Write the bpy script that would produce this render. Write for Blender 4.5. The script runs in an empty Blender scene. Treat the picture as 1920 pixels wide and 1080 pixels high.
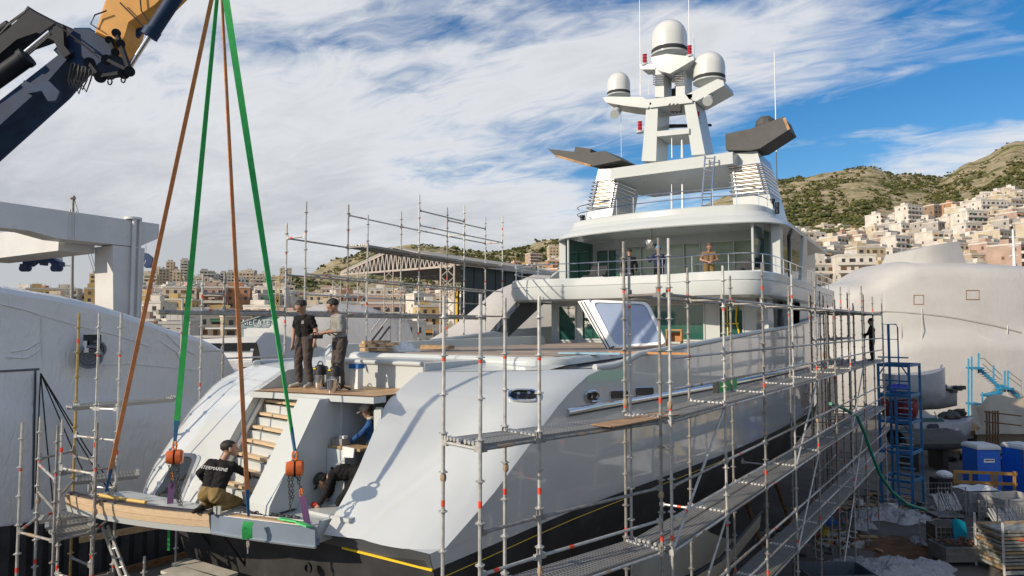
import bpy, bmesh, math, random
import numpy as np
from mathutils import Vector, Matrix
from mathutils.bvhtree import BVHTree
R = math.radians
random.seed(7)
sc = bpy.context.scene
COL = sc.collection

# ------------------------------------------------------------------ camera, sky, sun, exposure
HEAD = R(33); PITCH = math.atan(72/1280); CAMZ = 8.1
cd = bpy.data.cameras.new('camera'); cam = bpy.data.objects.new('camera', cd); COL.objects.link(cam)
cd.lens = 24.0; cd.sensor_width = 36.0; cd.clip_start = 0.1; cd.clip_end = 8000
cam.location = (0, 0, CAMZ); cam.rotation_euler = (R(90)+PITCH, 0, HEAD)
sc.camera = cam

SUN_EL = R(25.5); SUN_DIR = Vector((-0.42, -0.91, 0)).normalized()       # horizontal direction towards the sun
world = bpy.data.worlds.new('World'); sc.world = world; world.use_nodes = True
wn = world.node_tree.nodes; wl = world.node_tree.links
wn.clear()
w_out = wn.new('ShaderNodeOutputWorld'); w_bg = wn.new('ShaderNodeBackground')
sky = wn.new('ShaderNodeTexSky'); sky.sky_type = 'NISHITA'; sky.sun_disc = False
sky.sun_elevation = SUN_EL; sky.sun_rotation = math.atan2(SUN_DIR.x, SUN_DIR.y)
sky.air_density = 1.0; sky.dust_density = 0.4; sky.ozone_density = 2.2
def wnode(t, **k):
    n = wn.new(t)
    for a, b in k.items(): setattr(n, a, b)
    return n
def wmath(op, a, b=None):
    n = wnode('ShaderNodeMath', operation=op)
    for i, x in enumerate((a, b)):
        if x is None: continue
        if hasattr(x, 'links'): wl.new(x, n.inputs[i])
        else: n.inputs[i].default_value = x
    return n.outputs[0]
hsv = wnode('ShaderNodeHueSaturation'); hsv.inputs['Hue'].default_value = 0.503; hsv.inputs['Saturation'].default_value = 1.42; hsv.inputs['Value'].default_value = 1.0
wl.new(sky.outputs[0], hsv.inputs['Color'])
tc = wnode('ShaderNodeTexCoord'); sx = wnode('ShaderNodeSeparateXYZ'); wl.new(tc.outputs['Generated'], sx.inputs[0])
zz = wmath('ADD', wmath('MAXIMUM', sx.outputs[2], 0.0), 0.16)
px_, py_ = wmath('DIVIDE', sx.outputs[0], zz), wmath('DIVIDE', sx.outputs[1], zz)
cx = wnode('ShaderNodeCombineXYZ'); wl.new(px_, cx.inputs[0]); wl.new(py_, cx.inputs[1])
def wnoise(scale, detail, rough, dist, rot, sq, off):
    m = wnode('ShaderNodeMapping'); m.inputs['Rotation'].default_value = (0, 0, rot)
    m.inputs['Scale'].default_value = (1, sq, 1); m.inputs['Location'].default_value = off
    wl.new(cx.outputs[0], m.inputs[0])
    n = wnode('ShaderNodeTexNoise'); wl.new(m.outputs[0], n.inputs['Vector'])
    n.inputs['Scale'].default_value = scale; n.inputs['Detail'].default_value = detail
    n.inputs['Roughness'].default_value = rough; n.inputs['Distortion'].default_value = dist
    return n.outputs[0]
n_big = wnoise(0.5, 3, 0.5, 0.4, R(-62), 1.3, (3.3, 1.2, 0))
n_mid = wnoise(1.35, 6, 0.52, 0.9, R(-62), 1.7, (4.2, 0.4, 0))
n_fine = wnoise(4.2, 8, 0.6, 1.6, R(-52), 2.2, (0, 2.2, 5))
# denser overcast towards the port quarter (west), clearer ahead of the bow
west = wmath('SUBTRACT', wmath('MULTIPLY', wmath('MAXIMUM', wmath('SUBTRACT', wmath('MULTIPLY', px_, -1.0), 0.9), 0.0), 0.19), 0.03)
cov = wmath('ADD', wmath('ADD', wmath('MULTIPLY', n_big, 0.75), wmath('MULTIPLY', n_mid, 0.70)), wmath('ADD', wmath('MULTIPLY', n_fine, 0.30), west))
hz = wmath('MULTIPLY', wmath('SUBTRACT', 0.26, wmath('MINIMUM', wmath('MAXIMUM', sx.outputs[2], 0.0), 0.26)), 0.9)
cov = wmath('ADD', cov, hz)
ramp = wnode('ShaderNodeMapRange'); ramp.interpolation_type = 'SMOOTHSTEP'
ramp.inputs['From Min'].default_value = 0.765; ramp.inputs['From Max'].default_value = 1.04
wl.new(cov, ramp.inputs['Value'])
dens = wmath('MULTIPLY', ramp.outputs[0], 0.93)
# body of the cloud: paler where thin, greyer where thick
ccol = wnode('ShaderNodeMixRGB'); ccol.inputs[1].default_value = (0.80, 0.81, 0.83, 1); ccol.inputs[2].default_value = (0.54, 0.555, 0.585, 1)
thick = wnode('ShaderNodeMapRange'); thick.inputs['From Min'].default_value = 1.0; thick.inputs['From Max'].default_value = 1.4
wl.new(cov, thick.inputs['Value']); wl.new(thick.outputs[0], ccol.inputs[0])
SKY_STRENGTH = 0.12
cdiv = wnode('ShaderNodeMixRGB', blend_type='DIVIDE'); cdiv.inputs[0].default_value = 1.0
wl.new(ccol.outputs[0], cdiv.inputs[1]); cdiv.inputs[2].default_value = (SKY_STRENGTH,)*3+(1,)
smix = wnode('ShaderNodeMixRGB'); wl.new(dens, smix.inputs[0]); wl.new(hsv.outputs[0], smix.inputs[1]); wl.new(cdiv.outputs[0], smix.inputs[2])
wl.new(smix.outputs[0], w_bg.inputs[0]); w_bg.inputs[1].default_value = SKY_STRENGTH
wl.new(w_bg.outputs[0], w_out.inputs[0])

sl = bpy.data.lights.new('sun', 'SUN'); sl.energy = 4.4; sl.angle = R(0.53); sl.color = (1.0, 0.865, 0.69)
so = bpy.data.objects.new('sun', sl); COL.objects.link(so)
sv = Vector((SUN_DIR.x*math.cos(SUN_EL), SUN_DIR.y*math.cos(SUN_EL), math.sin(SUN_EL)))
so.rotation_euler = sv.to_track_quat('Z', 'Y').to_euler(); so.location = (-40, -60, 60)
sc.view_settings.view_transform = 'Standard'; sc.view_settings.look = 'None'
sc.view_settings.exposure = 0.0; sc.view_settings.gamma = 1.0; sc.view_settings.use_curve_mapping = False
sc.cycles.max_bounces = 7; sc.cycles.diffuse_bounces = 3; sc.cycles.glossy_bounces = 4; sc.cycles.transparent_max_bounces = 8

# ------------------------------------------------------------------ survey: sight line -> point in the place
RV = Vector((math.cos(HEAD), math.sin(HEAD), 0)); FH = Vector((-math.sin(HEAD), math.cos(HEAD), 0))
FW = FH*math.cos(PITCH) + Vector((0, 0, math.sin(PITCH))); UP = -FH*math.sin(PITCH) + Vector((0, 0, math.cos(PITCH)))
EYE = Vector((0, 0, CAMZ))
def ray(u, v): return FW + RV*((u-960)/1280) + UP*((540-v)/1280)
def _on(u, v, ax, val):
    d = ray(u, v); t = (val-EYE[ax])/d[ax]; return EYE + d*t
def aX(u, v, x): return _on(u, v, 0, x)
def aY(u, v, y): return _on(u, v, 1, y)
def aZ(u, v, z=0.0): return _on(u, v, 2, z)
def aD(u, v, f):
    d = ray(u, v); return EYE + d*(f/d.dot(FH))
def loc2(u, f): return RV*((u-960)/1280*f) + FH*f          # ground position on bearing u at distance f (z = 0)

# ------------------------------------------------------------------ mesh helpers
BASE = {}
class MB:
    def __init__(s): s.v = []; s.f = []; s.m = []
    def add(s, vs, fs, mat=0):
        o = len(s.v); s.v += [tuple(p) for p in vs]; s.f += [tuple(i+o for i in f) for f in fs]; s.m += [mat]*len(fs); return s
    def box(s, c, d, yaw=0, mat=0, rot=None):
        hx, hy, hz = d[0]/2, d[1]/2, d[2]/2; M = rot or Matrix.Rotation(yaw, 3, 'Z'); c = Vector(c)
        vs = [c + M @ Vector((x*hx, y*hy, z*hz)) for x in (-1, 1) for y in (-1, 1) for z in (-1, 1)]
        return s.add(vs, [(0, 1, 3, 2), (4, 6, 7, 5), (0, 4, 5, 1), (2, 3, 7, 6), (0, 2, 6, 4), (1, 5, 7, 3)], mat)
    def bbox(s, x0, x1, y0, y1, z0, z1, mat=0): return s.box(((x0+x1)/2, (y0+y1)/2, (z0+z1)/2), (abs(x1-x0), abs(y1-y0), abs(z1-z0)), 0, mat)
    def bar(s, p, q, w, h, mat=0):
        p, q = Vector(p), Vector(q); d = q-p; L = d.length
        if L < 1e-6: return s
        return s.box((p+q)/2, (w, L, h), 0, mat, frame(d))
    def tube(s, p, q, r, r2=None, n=8, mat=0, caps=True):
        p, q = Vector(p), Vector(q); d = q-p
        if d.length < 1e-6: return s
        M = frame(d); r2 = r if r2 is None else r2; vs = []
        for c, rr in ((p, r), (q, r2)):
            for i in range(n):
                a = 2*math.pi*i/n; vs.append(c + M @ Vector((rr*math.cos(a), 0, rr*math.sin(a))))
        fs = [(i, n+i, n+(i+1) % n, (i+1) % n) for i in range(n)]
        if caps: fs += [tuple(range(n)), tuple(range(2*n-1, n-1, -1))]
        return s.add(vs, fs, mat)
    def path(s, pts, r, n=6, mat=0, closed=False, flat=1.0, caps=True):
        pts = [Vector(p) for p in pts]; N = len(pts); vs = []
        for i, p in enumerate(pts):
            a = pts[(i-1) % N] if (closed or i > 0) else p; b = pts[(i+1) % N] if (closed or i < N-1) else p
            M = frame(b-a); rr = r[i] if isinstance(r, (list, tuple)) else r
            for k in range(n):
                t = 2*math.pi*k/n; vs.append(p + M @ Vector((rr*math.cos(t), 0, rr*flat*math.sin(t))))
        fs = []
        for i in range(N if closed else N-1):
            j = (i+1) % N
            fs += [(i*n+k, j*n+k, j*n+(k+1) % n, i*n+(k+1) % n) for k in range(n)]
        if not closed and caps: fs += [tuple(range(n)), tuple(range(N*n-1, (N-1)*n-1, -1))]
        return s.add(vs, fs, mat)
    def prism(s, poly, ext, mat=0):
        poly = [Vector(p) for p in poly]; ext = Vector(ext); n = len(poly)
        return s.add(poly+[p+ext for p in poly], [tuple(range(n-1, -1, -1)), tuple(range(n, 2*n))]+[(i, (i+1) % n, n+(i+1) % n, n+i) for i in range(n)], mat)
    def loft(s, rings, closed=True, caps=True, mat=0):
        n = len(rings[0]); vs = [p for r in rings for p in r]; fs = []
        for i in range(len(rings)-1):
            for k in range(n if closed else n-1):
                fs.append((i*n+k, i*n+(k+1) % n, (i+1)*n+(k+1) % n, (i+1)*n+k))
        if caps and closed: fs += [tuple(range(n-1, -1, -1)), tuple(range((len(rings)-1)*n, len(rings)*n))]
        return s.add(vs, fs, mat)
    def lathe(s, prof, c, n=20, mat=0, axis=None):
        c = Vector(c); M = frame(Vector(axis)) if axis else None; rings = []
        for r, z in prof:
            ring = []
            for k in range(n):
                a = 2*math.pi*k/n
                ring.append(c + (M @ Vector((r*math.cos(a), z, -r*math.sin(a))) if M else Vector((r*math.cos(a), r*math.sin(a), z))))
            rings.append(ring)
        return s.loft(rings, True, True, mat)
    def ball(s, c, r, n=10, m=6, mat=0, sq=(1, 1, 1), M=None):
        c = Vector(c); rings = []
        for j in range(m+1):
            t = math.pi*(j/m-0.5); rings.append([c + (M or Matrix.Identity(3)) @ Vector((r*sq[0]*math.cos(t)*math.cos(2*math.pi*k/n)+1e-5*math.cos(2*math.pi*k/n), r*sq[1]*math.cos(t)*math.sin(2*math.pi*k/n)+1e-5*math.sin(2*math.pi*k/n), r*sq[2]*math.sin(t))) for k in range(n)])
        return s.loft(rings, True, True, mat)
    def mesh(s, name, mats, base=None, smooth=None):
        me = bpy.data.meshes.new(name); b = base or Vector((0, 0, 0))
        me.from_pydata([(x-b[0], y-b[1], z-b[2]) for x, y, z in s.v], [], s.f)
        for m in (mats if isinstance(mats, (list, tuple)) else [mats]): me.materials.append(m)
        me.polygons.foreach_set('material_index', s.m)
        if smooth is not None:
            me.polygons.foreach_set('use_smooth', [True]*len(s.f)); me.set_sharp_from_angle(angle=R(smooth))
        me.update(); return me
    def build(s, name, mats, parent=None, smooth=None, base=None):
        b = BASE[parent.name] if parent else Vector(base if base is not None else (0, 0, 0))
        return put(name, s.mesh(name, mats, b, smooth), parent, None if parent else b)
def frame(d):
    d = Vector(d).normalized(); u = Vector((0, 0, 1)) if abs(d.z) < 0.98 else Vector((0, 1, 0))
    x = d.cross(u).normalized(); z = x.cross(d); return Matrix((x, d, z)).transposed()
def put(name, me, parent=None, loc=None, rotz=0):
    o = bpy.data.objects.new(name, me); COL.objects.link(o)
    if parent: o.parent = parent; BASE[o.name] = BASE[parent.name]
    else: BASE[o.name] = Vector(loc) if loc is not None else Vector((0, 0, 0))
    if loc is not None: o.location = loc
    o.rotation_euler = (0, 0, rotz)
    return o
def tag(o, label, cat, group=None):
    o['label'] = label; o['category'] = cat
    if group: o['group'] = group
    return o
def thing(name, label, cat, loc=(0, 0, 0), group=None):
    o = put(name, None, None, Vector(loc)); o.empty_display_size = 0.2
    return tag(o, label, cat, group)
def struct(o): o['kind'] = 'structure'; return o
def stuff(o): o['kind'] = 'stuff'; return o
def inst(name, me, parent, M):
    """a part that shares mesh data, at world matrix M under an unrotated thing"""
    o = bpy.data.objects.new(name, me); COL.objects.link(o); o.parent = parent
    b = BASE[parent.name]; o.matrix_local = Matrix.Translation(-b) @ M; BASE[o.name] = b; return o
def seg_matrix(p, q):
    p, q = Vector(p), Vector(q); M = frame(q-p).to_4x4(); M.translation = p; return M

# ------------------------------------------------------------------ materials
MAT = {}
def mat(name, col, rough=0.5, metal=0.0, var=0.0, vs=3.0, bump=0.0, bs=20.0, coat=0.0, spec=0.5, col2=None, dirt=None, trans=0.0, sss=0.0, stretch=(1, 1, 1), coords='Object', rvar=0.0):
    if name in MAT: return MAT[name]
    m = bpy.data.materials.new(name); m.use_nodes = True; nt = m.node_tree; N = nt.nodes; L = nt.links
    b = N['Principled BSDF']; b.inputs['Base Color'].default_value = (*col, 1); b.inputs['Roughness'].default_value = rough
    b.inputs['Metallic'].default_value = metal; b.inputs['Coat Weight'].default_value = coat; b.inputs['Coat Roughness'].default_value = 0.04
    b.inputs['Specular IOR Level'].default_value = spec; b.inputs['Transmission Weight'].default_value = trans
    t = N.new('ShaderNodeTexCoord'); mp = N.new('ShaderNodeMapping'); L.new(t.outputs[coords], mp.inputs[0]); mp.inputs['Scale'].default_value = stretch
    def noise(s, d=5, r=0.6):
        n = N.new('ShaderNodeTexNoise'); n.inputs['Scale'].default_value = s; n.inputs['Detail'].default_value = d; n.inputs['Roughness'].default_value = r
        L.new(mp.outputs[0], n.inputs['Vector']); return n.outputs[0]
    if var or col2:
        nz = noise(vs); r = N.new('ShaderNodeMapRange'); r.inputs['From Min'].default_value = 0.33; r.inputs['From Max'].default_value = 0.67; L.new(nz, r.inputs['Value'])
        mx = N.new('ShaderNodeMixRGB'); L.new(r.outputs[0], mx.inputs[0])
        c2 = col2 or tuple(min(1, c*(1+var)) for c in col); c1 = col if col2 else tuple(c*(1-var) for c in col)
        mx.inputs[1].default_value = (*c1, 1); mx.inputs[2].default_value = (*c2, 1); out = mx.outputs[0]
        if dirt:
            n2 = noise(dirt[1], 8, 0.7); r2 = N.new('ShaderNodeMapRange'); r2.inputs['From Min'].default_value = dirt[2]; r2.inputs['From Max'].default_value = dirt[2]+0.12; L.new(n2, r2.inputs['Value'])
            m2 = N.new('ShaderNodeMixRGB'); L.new(r2.outputs[0], m2.inputs[0]); L.new(out, m2.inputs[1]); m2.inputs[2].default_value = (*dirt[0], 1); out = m2.outputs[0]
        L.new(out, b.inputs['Base Color'])
    if rvar:
        nr = noise(vs*2.3, 6); r3 = N.new('ShaderNodeMapRange'); r3.inputs['To Min'].default_value = max(0, rough-rvar); r3.inputs['To Max'].default_value = rough+rvar; L.new(nr, r3.inputs['Value']); L.new(r3.outputs[0], b.inputs['Roughness'])
    if bump:
        bp = N.new('ShaderNodeBump'); bp.inputs['Strength'].default_value = bump; bp.inputs['Distance'].default_value = 0.02; L.new(noise(bs, 6), bp.inputs['Height']); L.new(bp.outputs[0], b.inputs['Normal'])
    MAT[name] = m; return m
paint = mat('yacht_paint', (0.53, 0.56, 0.55), 0.2, coat=0.12, spec=0.15, var=0.02, vs=0.7, rvar=0.05)
hullp = mat('hull_paint', (0.62, 0.645, 0.63), 0.25, coat=1.0, var=0.03, vs=0.5, spec=0.7)
hullp.node_tree.nodes['Principled BSDF'].inputs['Coat IOR'].default_value = 1.9
bootp = mat('boot_paint', (0.075, 0.08, 0.085), 0.45, var=0.2, vs=1.5)
antif = mat('antifouling', (0.03, 0.03, 0.031), 0.75, var=0.5, vs=1.1, dirt=((0.075, 0.072, 0.068), 2.5, 0.6))
teak = mat('teak', (0.50, 0.32, 0.17), 0.55, var=0.25, vs=6, stretch=(1, 12, 12))
teakl = mat('teak_light', (0.62, 0.46, 0.29), 0.5, var=0.12, vs=4, stretch=(1.0, 5, 12))
ply = mat('deck_board', (0.34, 0.27, 0.215), 0.85, var=0.18, vs=1.6, dirt=((0.46, 0.42, 0.38), 5, 0.62))
chrome = mat('stainless_steel', (0.72, 0.72, 0.72), 0.12, 1.0)
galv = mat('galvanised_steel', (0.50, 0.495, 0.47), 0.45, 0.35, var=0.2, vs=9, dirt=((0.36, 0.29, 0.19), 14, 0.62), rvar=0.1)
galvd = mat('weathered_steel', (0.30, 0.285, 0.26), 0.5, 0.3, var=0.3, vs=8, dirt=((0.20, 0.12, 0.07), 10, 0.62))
ochre = mat('painted_ochre_tube', (0.42, 0.30, 0.10), 0.5, 0.2, var=0.25, vs=9)
redt = mat('red_tape', (0.75, 0.07, 0.03), 0.5, var=0.1)
yelt = mat('yellow_tape', (0.80, 0.55, 0.02), 0.5)
glassg = mat('green_tinted_glass', (0.02, 0.10, 0.075), 0.04, spec=0.8, coat=0.5)
glassd = mat('dark_glass', (0.012, 0.016, 0.02), 0.04, spec=0.9, coat=0.5)
black = mat('black_rubber', (0.015, 0.015, 0.016), 0.6)
dgrey = mat('dark_grey_cover', (0.05, 0.052, 0.055), 0.75, var=0.2, vs=2, spec=0.15)
white = mat('white_paint', (0.78, 0.78, 0.76), 0.4, var=0.04, vs=2)
wood = mat('rough_timber', (0.38, 0.25, 0.13), 0.8, var=0.35, vs=5, stretch=(1, 6, 6), bump=0.2)
rust = mat('rusty_steel', (0.17, 0.085, 0.04), 0.8, 0.2, var=0.4, vs=8)
# ------------------------------------------------------------------ ground and hills
asph = mat('yard_concrete', (0.115, 0.104, 0.093), 0.9, var=0.3, vs=0.35, bump=0.3, bs=9, dirt=((0.07, 0.063, 0.058), 0.8, 0.58))
g = MB(); S = 6000
g.add([(-S, -S, 0), (S, -S, 0), (S, S, 0), (-S, S, 0)], [(0, 1, 2, 3)])
struct(g.build('ground', asph))
rs = MB(); pts = []
c = aZ(1690, 1030, 0.004)
for k in range(26):
    a = 2*math.pi*k/26; rr = 1+0.25*math.sin(3*a+1)+0.15*math.sin(7*a); pts.append(c + RV*(1.9*rr*math.cos(a)) + FH*(2.1*rr*math.sin(a)))
rs.add([Vector((p.x, p.y, 0.004)) for p in pts], [tuple(range(26))])
stuff(rs.build('rust_stain', mat('rust_dust', (0.13, 0.062, 0.026), 0.95, var=0.45, vs=2.2)))['label'] = 'rust brown sand spilt on the yard floor'

PROF = [(-1400, [(250, 606), (500, 585), (800, 570)]), (-300, [(250, 603), (450, 575), (800, 555)]), (60, [(250, 602), (450, 575), (760, 556)]), (200, [(250, 602), (450, 572), (760, 548)]),
        (330, [(250, 600), (450, 566), (760, 528)]), (450, [(250, 600), (450, 568), (760, 532)]), (540, [(250, 600), (500, 565), (900, 518)]),
        (640, [(250, 600), (500, 572), (760, 535), (1050, 484)]), (700, [(250, 600), (500, 573), (760, 530), (1050, 468)]), (770, [(250, 600), (500, 572), (760, 525), (1050, 459)]), (870, [(250, 598), (500, 562), (760, 515), (1050, 466)]),
        (960, [(250, 596), (450, 545), (700, 500), (980, 470)]), (1050, [(250, 590), (450, 520), (700, 474), (950, 448)]), (1250, [(250, 575), (450, 485), (700, 425), (950, 398)]),
        (1400, [(250, 560), (400, 480), (560, 425), (900, 356)]), (1480, [(250, 556), (400, 474), (560, 424), (900, 336)]), (1560, [(250, 550), (400, 470), (560, 420), (900, 322)]),
        (1640, [(250, 545), (400, 466), (560, 412), (900, 311)]), (1700, [(250, 540), (400, 458), (560, 408), (900, 326)]), (1770, [(250, 535), (400, 448), (560, 396), (920, 334)]),
        (1830, [(250, 525), (400, 430), (560, 380), (920, 302)]), (1920, [(250, 510), (400, 405), (560, 352), (900, 263)]), (2100, [(250, 500), (400, 395), (560, 340), (900, 235)]), (3200, [(250, 500), (400, 420), (900, 300)])]
def hn(x, y):
    return math.sin(x*0.031+1.3*math.sin(y*0.017))*math.cos(y*0.027+0.8*math.sin(x*0.021))+0.5*math.sin(x*0.083+y*0.06)*math.cos(y*0.09-x*0.03)+0.25*math.sin(x*0.21)*math.sin(y*0.19+x*0.1)
def prof_z(pr, f):
    k = [(120, 0.0)]+[(ff, 8.1+(612-v)/1280*ff) for ff, v in pr]; k += [(k[-1][0]+500, k[-1][1]*0.8), (3000, k[-1][1]*0.4)]
    if f <= k[0][0]: return -1.0
    for (a, za), (b, zb) in zip(k, k[1:]):
        if f <= b:
            return za+(zb-za)*(f-a)/(b-a)
    return k[-1][1]
def terr(u, f):
    for (a, pa), (b, pb) in zip(PROF, PROF[1:]):
        if a <= u <= b:
            t = (u-a)/(b-a); t = t*t*(3-2*t); z = prof_z(pa, f)*(1-t)+prof_z(pb, f)*t; break
    else: z = 0
    p = loc2(u, f); k = min(1, max(0, (f-480)/350)); return z+hn(p.x, p.y)*3.2*k
fs_ = [115+i*12 for i in range(34)]+[525+i*9 for i in range(62)]+[1090+i*60 for i in range(14)]
us_ = [-1400+i*100 for i in range(13)]+[-100+i*8 for i in range(306)]+[2400+i*100 for i in range(9)]
vs = []; fc = []
for f in fs_:
    for u in us_:
        p = loc2(u, f); vs.append((p.x, p.y, terr(u, f)))
nu = len(us_)
for i in range(len(fs_)-1):
    for j in range(nu-1): fc.append((i*nu+j, i*nu+j+1, (i+1)*nu+j+1, (i+1)*nu+j))
rock = bpy.data.materials.new('hill_rock'); rock.use_nodes = True
nt = rock.node_tree; N = nt.nodes; L = nt.links; b = N['Principled BSDF']; b.inputs['Roughness'].default_value = 0.95; b.inputs['Specular IOR Level'].default_value = 0.1
t = N.new('ShaderNodeTexCoord')
def nz(s, d, r=0.6):
    n = N.new('ShaderNodeTexNoise'); n.inputs['Scale'].default_value = s; n.inputs['Detail'].default_value = d; n.inputs['Roughness'].default_value = r; L.new(t.outputs['Object'], n.inputs['Vector']); return n.outputs[0]
def mr(x, a, bb):
    r = N.new('ShaderNodeMapRange'); r.inputs['From Min'].default_value = a; r.inputs['From Max'].default_value = bb; L.new(x, r.inputs['Value']); return r.outputs[0]
def mixc(fac, a, bb):
    m = N.new('ShaderNodeMixRGB'); L.new(fac, m.inputs[0])
    for i, x in ((1, a), (2, bb)):
        if isinstance(x, tuple): m.inputs[i].default_value = (*x, 1)
        else: L.new(x, m.inputs[i])
    return m.outputs[0]
c1 = mixc(mr(nz(0.06, 8, 0.7), 0.38, 0.62), (0.25, 0.215, 0.10), (0.44, 0.36, 0.25))
c2 = mixc(mr(nz(0.025, 9, 0.72), 0.50, 0.58), c1, (0.12, 0.125, 0.045))
c3 = mixc(mr(nz(0.22, 6, 0.7), 0.56, 0.66), c2, (0.56, 0.49, 0.40))
L.new(c3, b.inputs['Base Color'])
bp = N.new('ShaderNodeBump'); bp.inputs['Strength'].default_value = 0.9; bp.inputs['Distance'].default_value = 3.0; L.new(nz(0.12, 8, 0.7), bp.inputs['Height']); L.new(bp.outputs[0], b.inputs['Normal'])
hill = MB(); hill.add(vs, fc); struct(hill.build('hill_terrain', rock, None, 60))

# shrubs and trees scattered over the hillsides
rnd = random.Random(3)
ico = []
def ico_mesh():
    bm = bmesh.new(); bmesh.ops.create_icosphere(bm, subdivisions=2, radius=1)
    vs = [v.co.copy() for v in bm.verts]; fs = [tuple(v.index for v in f.verts) for f in bm.faces]; bm.free(); return vs, fs
IV, IF = ico_mesh()
bm_ = bmesh.new(); bmesh.ops.create_icosphere(bm_, subdivisions=1, radius=1); JV = [v.co.copy() for v in bm_.verts]; JF = [tuple(v.index for v in f.verts) for f in bm_.faces]; bm_.free()
def lump(mb, c, r, mat=0, lo=True, sq=0.75):
    V, Fc = (JV, JF) if lo else (IV, IF); ph = rnd.random()*50
    mb.add([c + Vector((v.x, v.y, v.z*sq))*r*(0.72+0.28*rnd.random()+0.18*math.sin(v.x*5+ph)*math.cos(v.y*6+ph)) for v in V], Fc, mat)
shr = MB(); n = 0
def shrub(u, f, r):
    p = loc2(u, f); c = Vector((p.x, p.y, terr(u, f)+r*0.3))
    k = rnd.randrange(3)
    for q in range(rnd.randrange(2, 5)): lump(shr, c+Vector((rnd.gauss(0, .6)*r, rnd.gauss(0, .6)*r, rnd.random()*r*0.5)), r*(0.35+rnd.random()*0.4), k)
for i in range(7500):
    u = rnd.uniform(1400, 2080); f = rnd.uniform(470, 985)
    w = math.sin(u*0.021+f*0.011)+math.sin(u*0.047-f*0.02)+0.6*math.sin(u*0.11+f*0.05)
    hi = (f-500)/400
    if u > 1800 and hi > 0.45+0.25*math.sin(u*0.03): w -= 1.0
    if w+rnd.gauss(0, 0.7) > -0.25+0.5*max(0, hi-0.5): shrub(u, f, rnd.uniform(0.9, 3.2)*(1.35 if f < 650 else 1))
for i in range(2100):
    u = rnd.uniform(520, 1130); f = rnd.uniform(640, 1060)
    w = math.sin(u*0.03+f*0.013)+math.sin(u*0.06-f*0.02)+(0.9 if u > 850 else 0)
    if w+rnd.gauss(0, 0.7) > 0.1: shrub(u, f, rnd.uniform(1.4, 3.6)*(1.3 if u > 850 else 1))
for i in range(420):                                         # greenery between the upper houses
    u = rnd.uniform(1440, 1700); f = rnd.uniform(395, 500); shrub(u, f, rnd.uniform(1.6, 3.8))
for i in range(160): shrub(rnd.uniform(1700, 2000), rnd.uniform(400, 480), rnd.uniform(1.5, 3.2))
leafm = [mat('scrub_green_%s' % k, c, 0.9, var=0.4, vs=0.5, bump=0.8, bs=1.2, spec=0.15) for k, c in (('a', (0.085, 0.092, 0.032)), ('b', (0.115, 0.118, 0.042)), ('c', (0.062, 0.072, 0.028)))]
o = stuff(shr.build('hillside_shrubs', leafm)); o['label'] = 'dark green shrubs and small trees scattered over the rocky hillsides'; o['category'] = 'shrubs'

# ------------------------------------------------------------------ town
WALLS = {'cream': (0.56, 0.48, 0.36), 'white': (0.64, 0.60, 0.53), 'sand': (0.48, 0.39, 0.27), 'grey': (0.40, 0.375, 0.34), 'pink': (0.42, 0.30, 0.245), 'terracotta': (0.42, 0.215, 0.12), 'yellow': (0.56, 0.40, 0.17), 'brown': (0.27, 0.19, 0.13)}
wallm = {k: mat('wall_'+k, c, 0.9, var=0.16, vs=0.25, dirt=(tuple(x*0.6 for x in c), 0.5, 0.62)) for k, c in WALLS.items()}
balm = mat('balcony_concrete', (0.58, 0.54, 0.48), 0.9, var=0.12, vs=0.3)
winm = mat('dark_window', (0.045, 0.042, 0.04), 0.35, var=0.5, vs=0.4)  # dark glass of the town windows
shutm = mat('brown_shutter', (0.16, 0.085, 0.045), 0.7, var=0.4, vs=0.3)
awn = [mat('awning_'+n_, c_, 0.9) for n_, c_ in (('green', (0.05, 0.17, 0.10)), ('orange', (0.50, 0.25, 0.05)), ('stripe', (0.40, 0.34, 0.24)))]
tankm = mat('roof_tank', (0.30, 0.30, 0.31), 0.5, 0.3)
tilem = mat('roof_tiles', (0.36, 0.14, 0.07), 0.9, var=0.2, vs=1)
PROT = {}
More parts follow.
